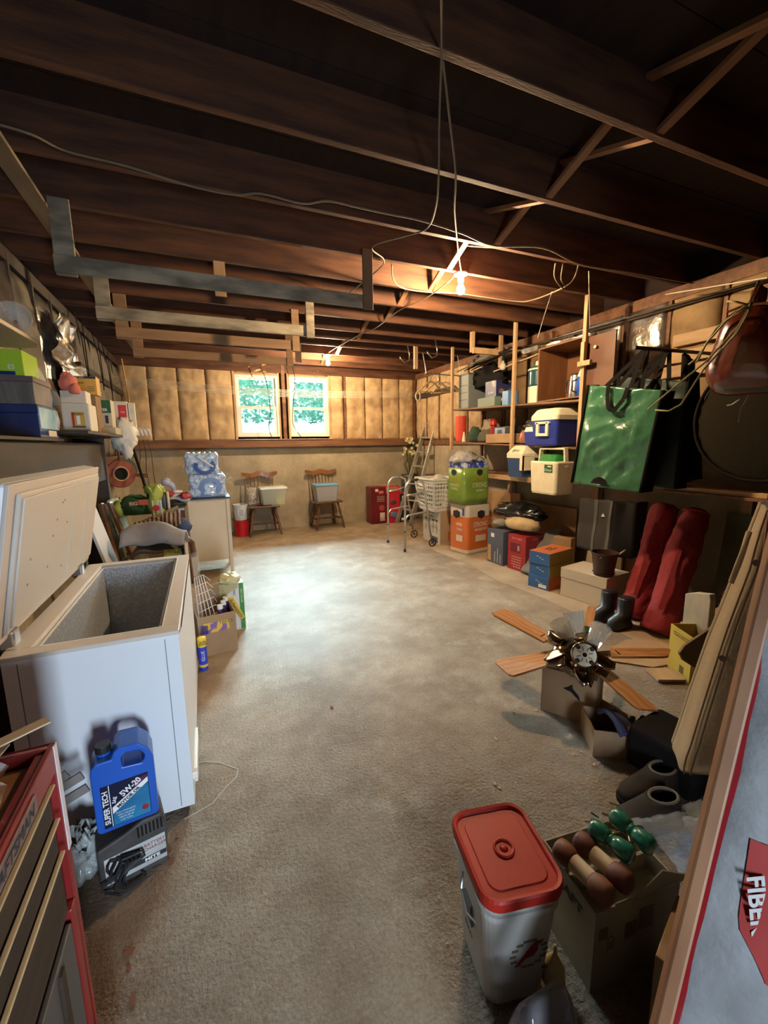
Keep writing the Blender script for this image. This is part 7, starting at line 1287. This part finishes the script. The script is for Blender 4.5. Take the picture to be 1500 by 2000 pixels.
wire('cable', 'long off-white cable stapled along the joist undersides from the upper left', 'cable', [PZ(x, y, zc) for x, y in ((-20,238),(60,262),(130,295),(250,325),(380,365),(460,380),(510,378),(590,397),(640,392),(700,405),(760,418),(820,430),(900,455),(965,480),(1060,484),(1130,515),(1220,530),(1330,550),(1400,558))], .006, CORDD)
wire('cable', 'cable running toward the camera overhead then curling back to the joists, left of two', 'cable', [PZ(*q) for q in ((862,-30,2.80),(862,110,2.82),(858,230,2.78),(857,330,2.72),(852,400,2.70),(835,445,2.72),(795,460,2.76),(740,475,2.80),(727,488,2.80),(750,508,2.83),(735,530,2.83),(672,580,2.86))], .0045, CORDD)
wire('cable', 'cable dropping from overhead down to the nearer glowing bulb, right of two', 'cable', [PZ(*q) for q in ((865,120,2.82),(878,230,2.79),(890,340,2.76),(888,410,2.76),(893,470,2.80),(896,500,2.82),(902,538,2.832))], .005, CORDD)
wire('cable', 'brown cable from the nearer bulb to the farther bulb', 'cable', [PZ(*q, 2.825) for q in ((886,540),(870,555),(830,583),(780,606),(735,640),(700,655),(655,680),(643,688))], .006, mat('cable_brown', (.20,.12,.06), .6))
wire('cable', 'cream cable looping between joists below the nearer bulb line', 'cable', [PZ(*q) for q in ((765,517,2.84),(768,545,2.80),(785,562,2.80),(830,570,2.83),(900,574,2.83),(1000,588,2.83),(1040,586,2.80),(1100,562,2.76),(1120,545,2.78),(1130,518,2.84))], .006, CORDD)
wire('cable', 'short cream cable loop hanging right of the nearer bulb', 'cable', [PZ(*q) for q in ((1085,514,2.84),(1083,540,2.78),(1095,560,2.75),(1105,561,2.75),(1096,545,2.78),(1100,514,2.84))], .005, CORDD)
wire('cord', 'thin drop cord from the cable loop down toward the shelf', 'cord', [PZ(1078,570,2.80), PX(1062,620,3.3), PX(1050,660,3.4)], .004, CORD)
wire('cord', 'thin dark window cord hanging before the left window', 'cord', [PY(508,716,7.5), PY(520,745,7.5), PY(528,800,7.5), PY(525,835,7.5), PY(532,856,7.55)], .0055, BLACKM, 'dark cords before the windows')
wire('cord', 'thin dark window cord hanging before the right window', 'cord', [PY(571,716,7.5), PY(576,745,7.5), PY(572,800,7.5), PY(573,830,7.5), PY(590,856,7.55)], .0055, BLACKM, 'dark cords before the windows')
for k in range(6):
    z1, z2 = 2.43-.022*k, 2.56-.020*k
    wire('clothesline', 'white clothesline strung across before the windows, %s' % ['topmost of six','second from the top','third from the top','third from the bottom','second from the bottom','lowest of six'][k], 'clothesline', [(-1.06,6.95+.01*k,z1+.03), (1.4,7.2,(z1+z2)/2-.10), (3.95,7.55,z2-.06)], .003, mat('line_white', (.62,.56,.44), .6), 'clotheslines before the windows')
t = thing('rope_coil', 'small white rope coil hanging at the right end of the clotheslines', 'rope', (3.9, 7.45, 2.40)); b = MB(); b.tube([(.05*cos(a*pi/8), 0, .08*sin(a*pi/8)) for a in range(16)], .012, 6, closed=True); b.build('coil', MATS['line_white'], t)
# ================================================================ floor debris
CH = mat('wood_chip', (.46,.32,.20), .8); LF = mat('dry_leaf', (.17,.07,.04), .8); rr = random.Random(21)
def chip(px, py, s, m_, name, lab, grp):
    p = PZ(px, py); b = MB(); n = 6; top = [(s*(1+.35*rr.uniform(-1,1))*cos(2*pi*j/n), .6*s*(1+.35*rr.uniform(-1,1))*sin(2*pi*j/n), .004+rr.uniform(0,.003)) for j in range(n)]
    b.add(top+[(x*.8, y*.8, 0) for x, y, z in top], [tuple(range(n)), tuple(range(n, 2*n))[::-1]]+[(j, (j+1) % n, n+(j+1) % n, n+j) for j in range(n)]); tag(b.build(name, m_, None, loc=(p.x, p.y, .0005), rz=rr.uniform(0, 3)), lab, 'debris', grp)
LABS = ["pale scrap nearest the brown fan carton's left corner", 'pale scrap just left of the fan carton base', 'larger pale scrap left of the fan carton shadow', 'tiny pale scrap above the two beside the fan carton', 'tiny pale scrap far left of the fan carton', 'pale curled scrap in open floor above the square bucket', 'thin pale scrap touching the curled scrap above the bucket', 'pale scrap at the left corner of the low torn carton', 'pale scrap below the low torn carton', 'small pale scrap between fan carton and low torn carton', 'tiny pale speck left of the worn shoes', 'tiny pale speck just above the red bucket lid', 'tiny pale speck left of the square bucket lid', 'tiny pale speck left of the square bucket base', 'tiny pale speck in the middle right floor']
LABS2 = ['large brown crumbled leaf on the floor below the battery charger', 'small brown leaf crumb just under the large one', 'wide reddish leaf patch at the lower left floor', 'leaf crumb beside the charger cable', 'leaf flake right of the battery charger', 'second leaf flake right of the battery charger', "tiny leaf flake by the charger's right corner"]
for px, py, s in ((1003,1392,.010),(1047,1388,.013),(968,1444,.013),(1015,1382,.008),(925,1382,.006),(966,1532,.012),(975,1540,.009),(1120,1475,.012),(1160,1495,.014),(1135,1470,.008),(1218,1545,.006),(1083,1590,.004),(857,1755,.006),(873,1845,.005),(900,1480,.004)): chip(px, py, s, CH, 'paper_scrap', LABS.pop(0), 'pale scraps on the floor')
for px, py, s in ((250,1862,.020),(252,1895,.010),(260,1958,.018),(235,1700,.008),(330,1660,.012),(335,1685,.010),(345,1640,.008)): chip(px, py, s, LF, 'dry_leaf', LABS2.pop(0), 'crumbled leaves on the floor')
chip(648, 1382, .016, LF, 'twig', 'tiny dark twig in the middle of the floor', 'twig')
b = MB(); pts = [PZ(*q) for q in ((385,1492),(400,1488),(430,1490),(465,1503),(462,1518),(440,1540),(415,1570),(380,1590),(360,1600))]
for i in range(len(pts)-1):
    a, c = pts[i], pts[i+1]; b.beam(a+Vector((0,0,.0012)), c+Vector((0,0,.0012)), .006, .002)
cr = b.build('crack_patch', mat('crack_pale', (.40,.36,.30), .9), None); cr['kind'] = 'structure'; cr['label'] = 'chipped ridge in the concrete by the freezer foot'
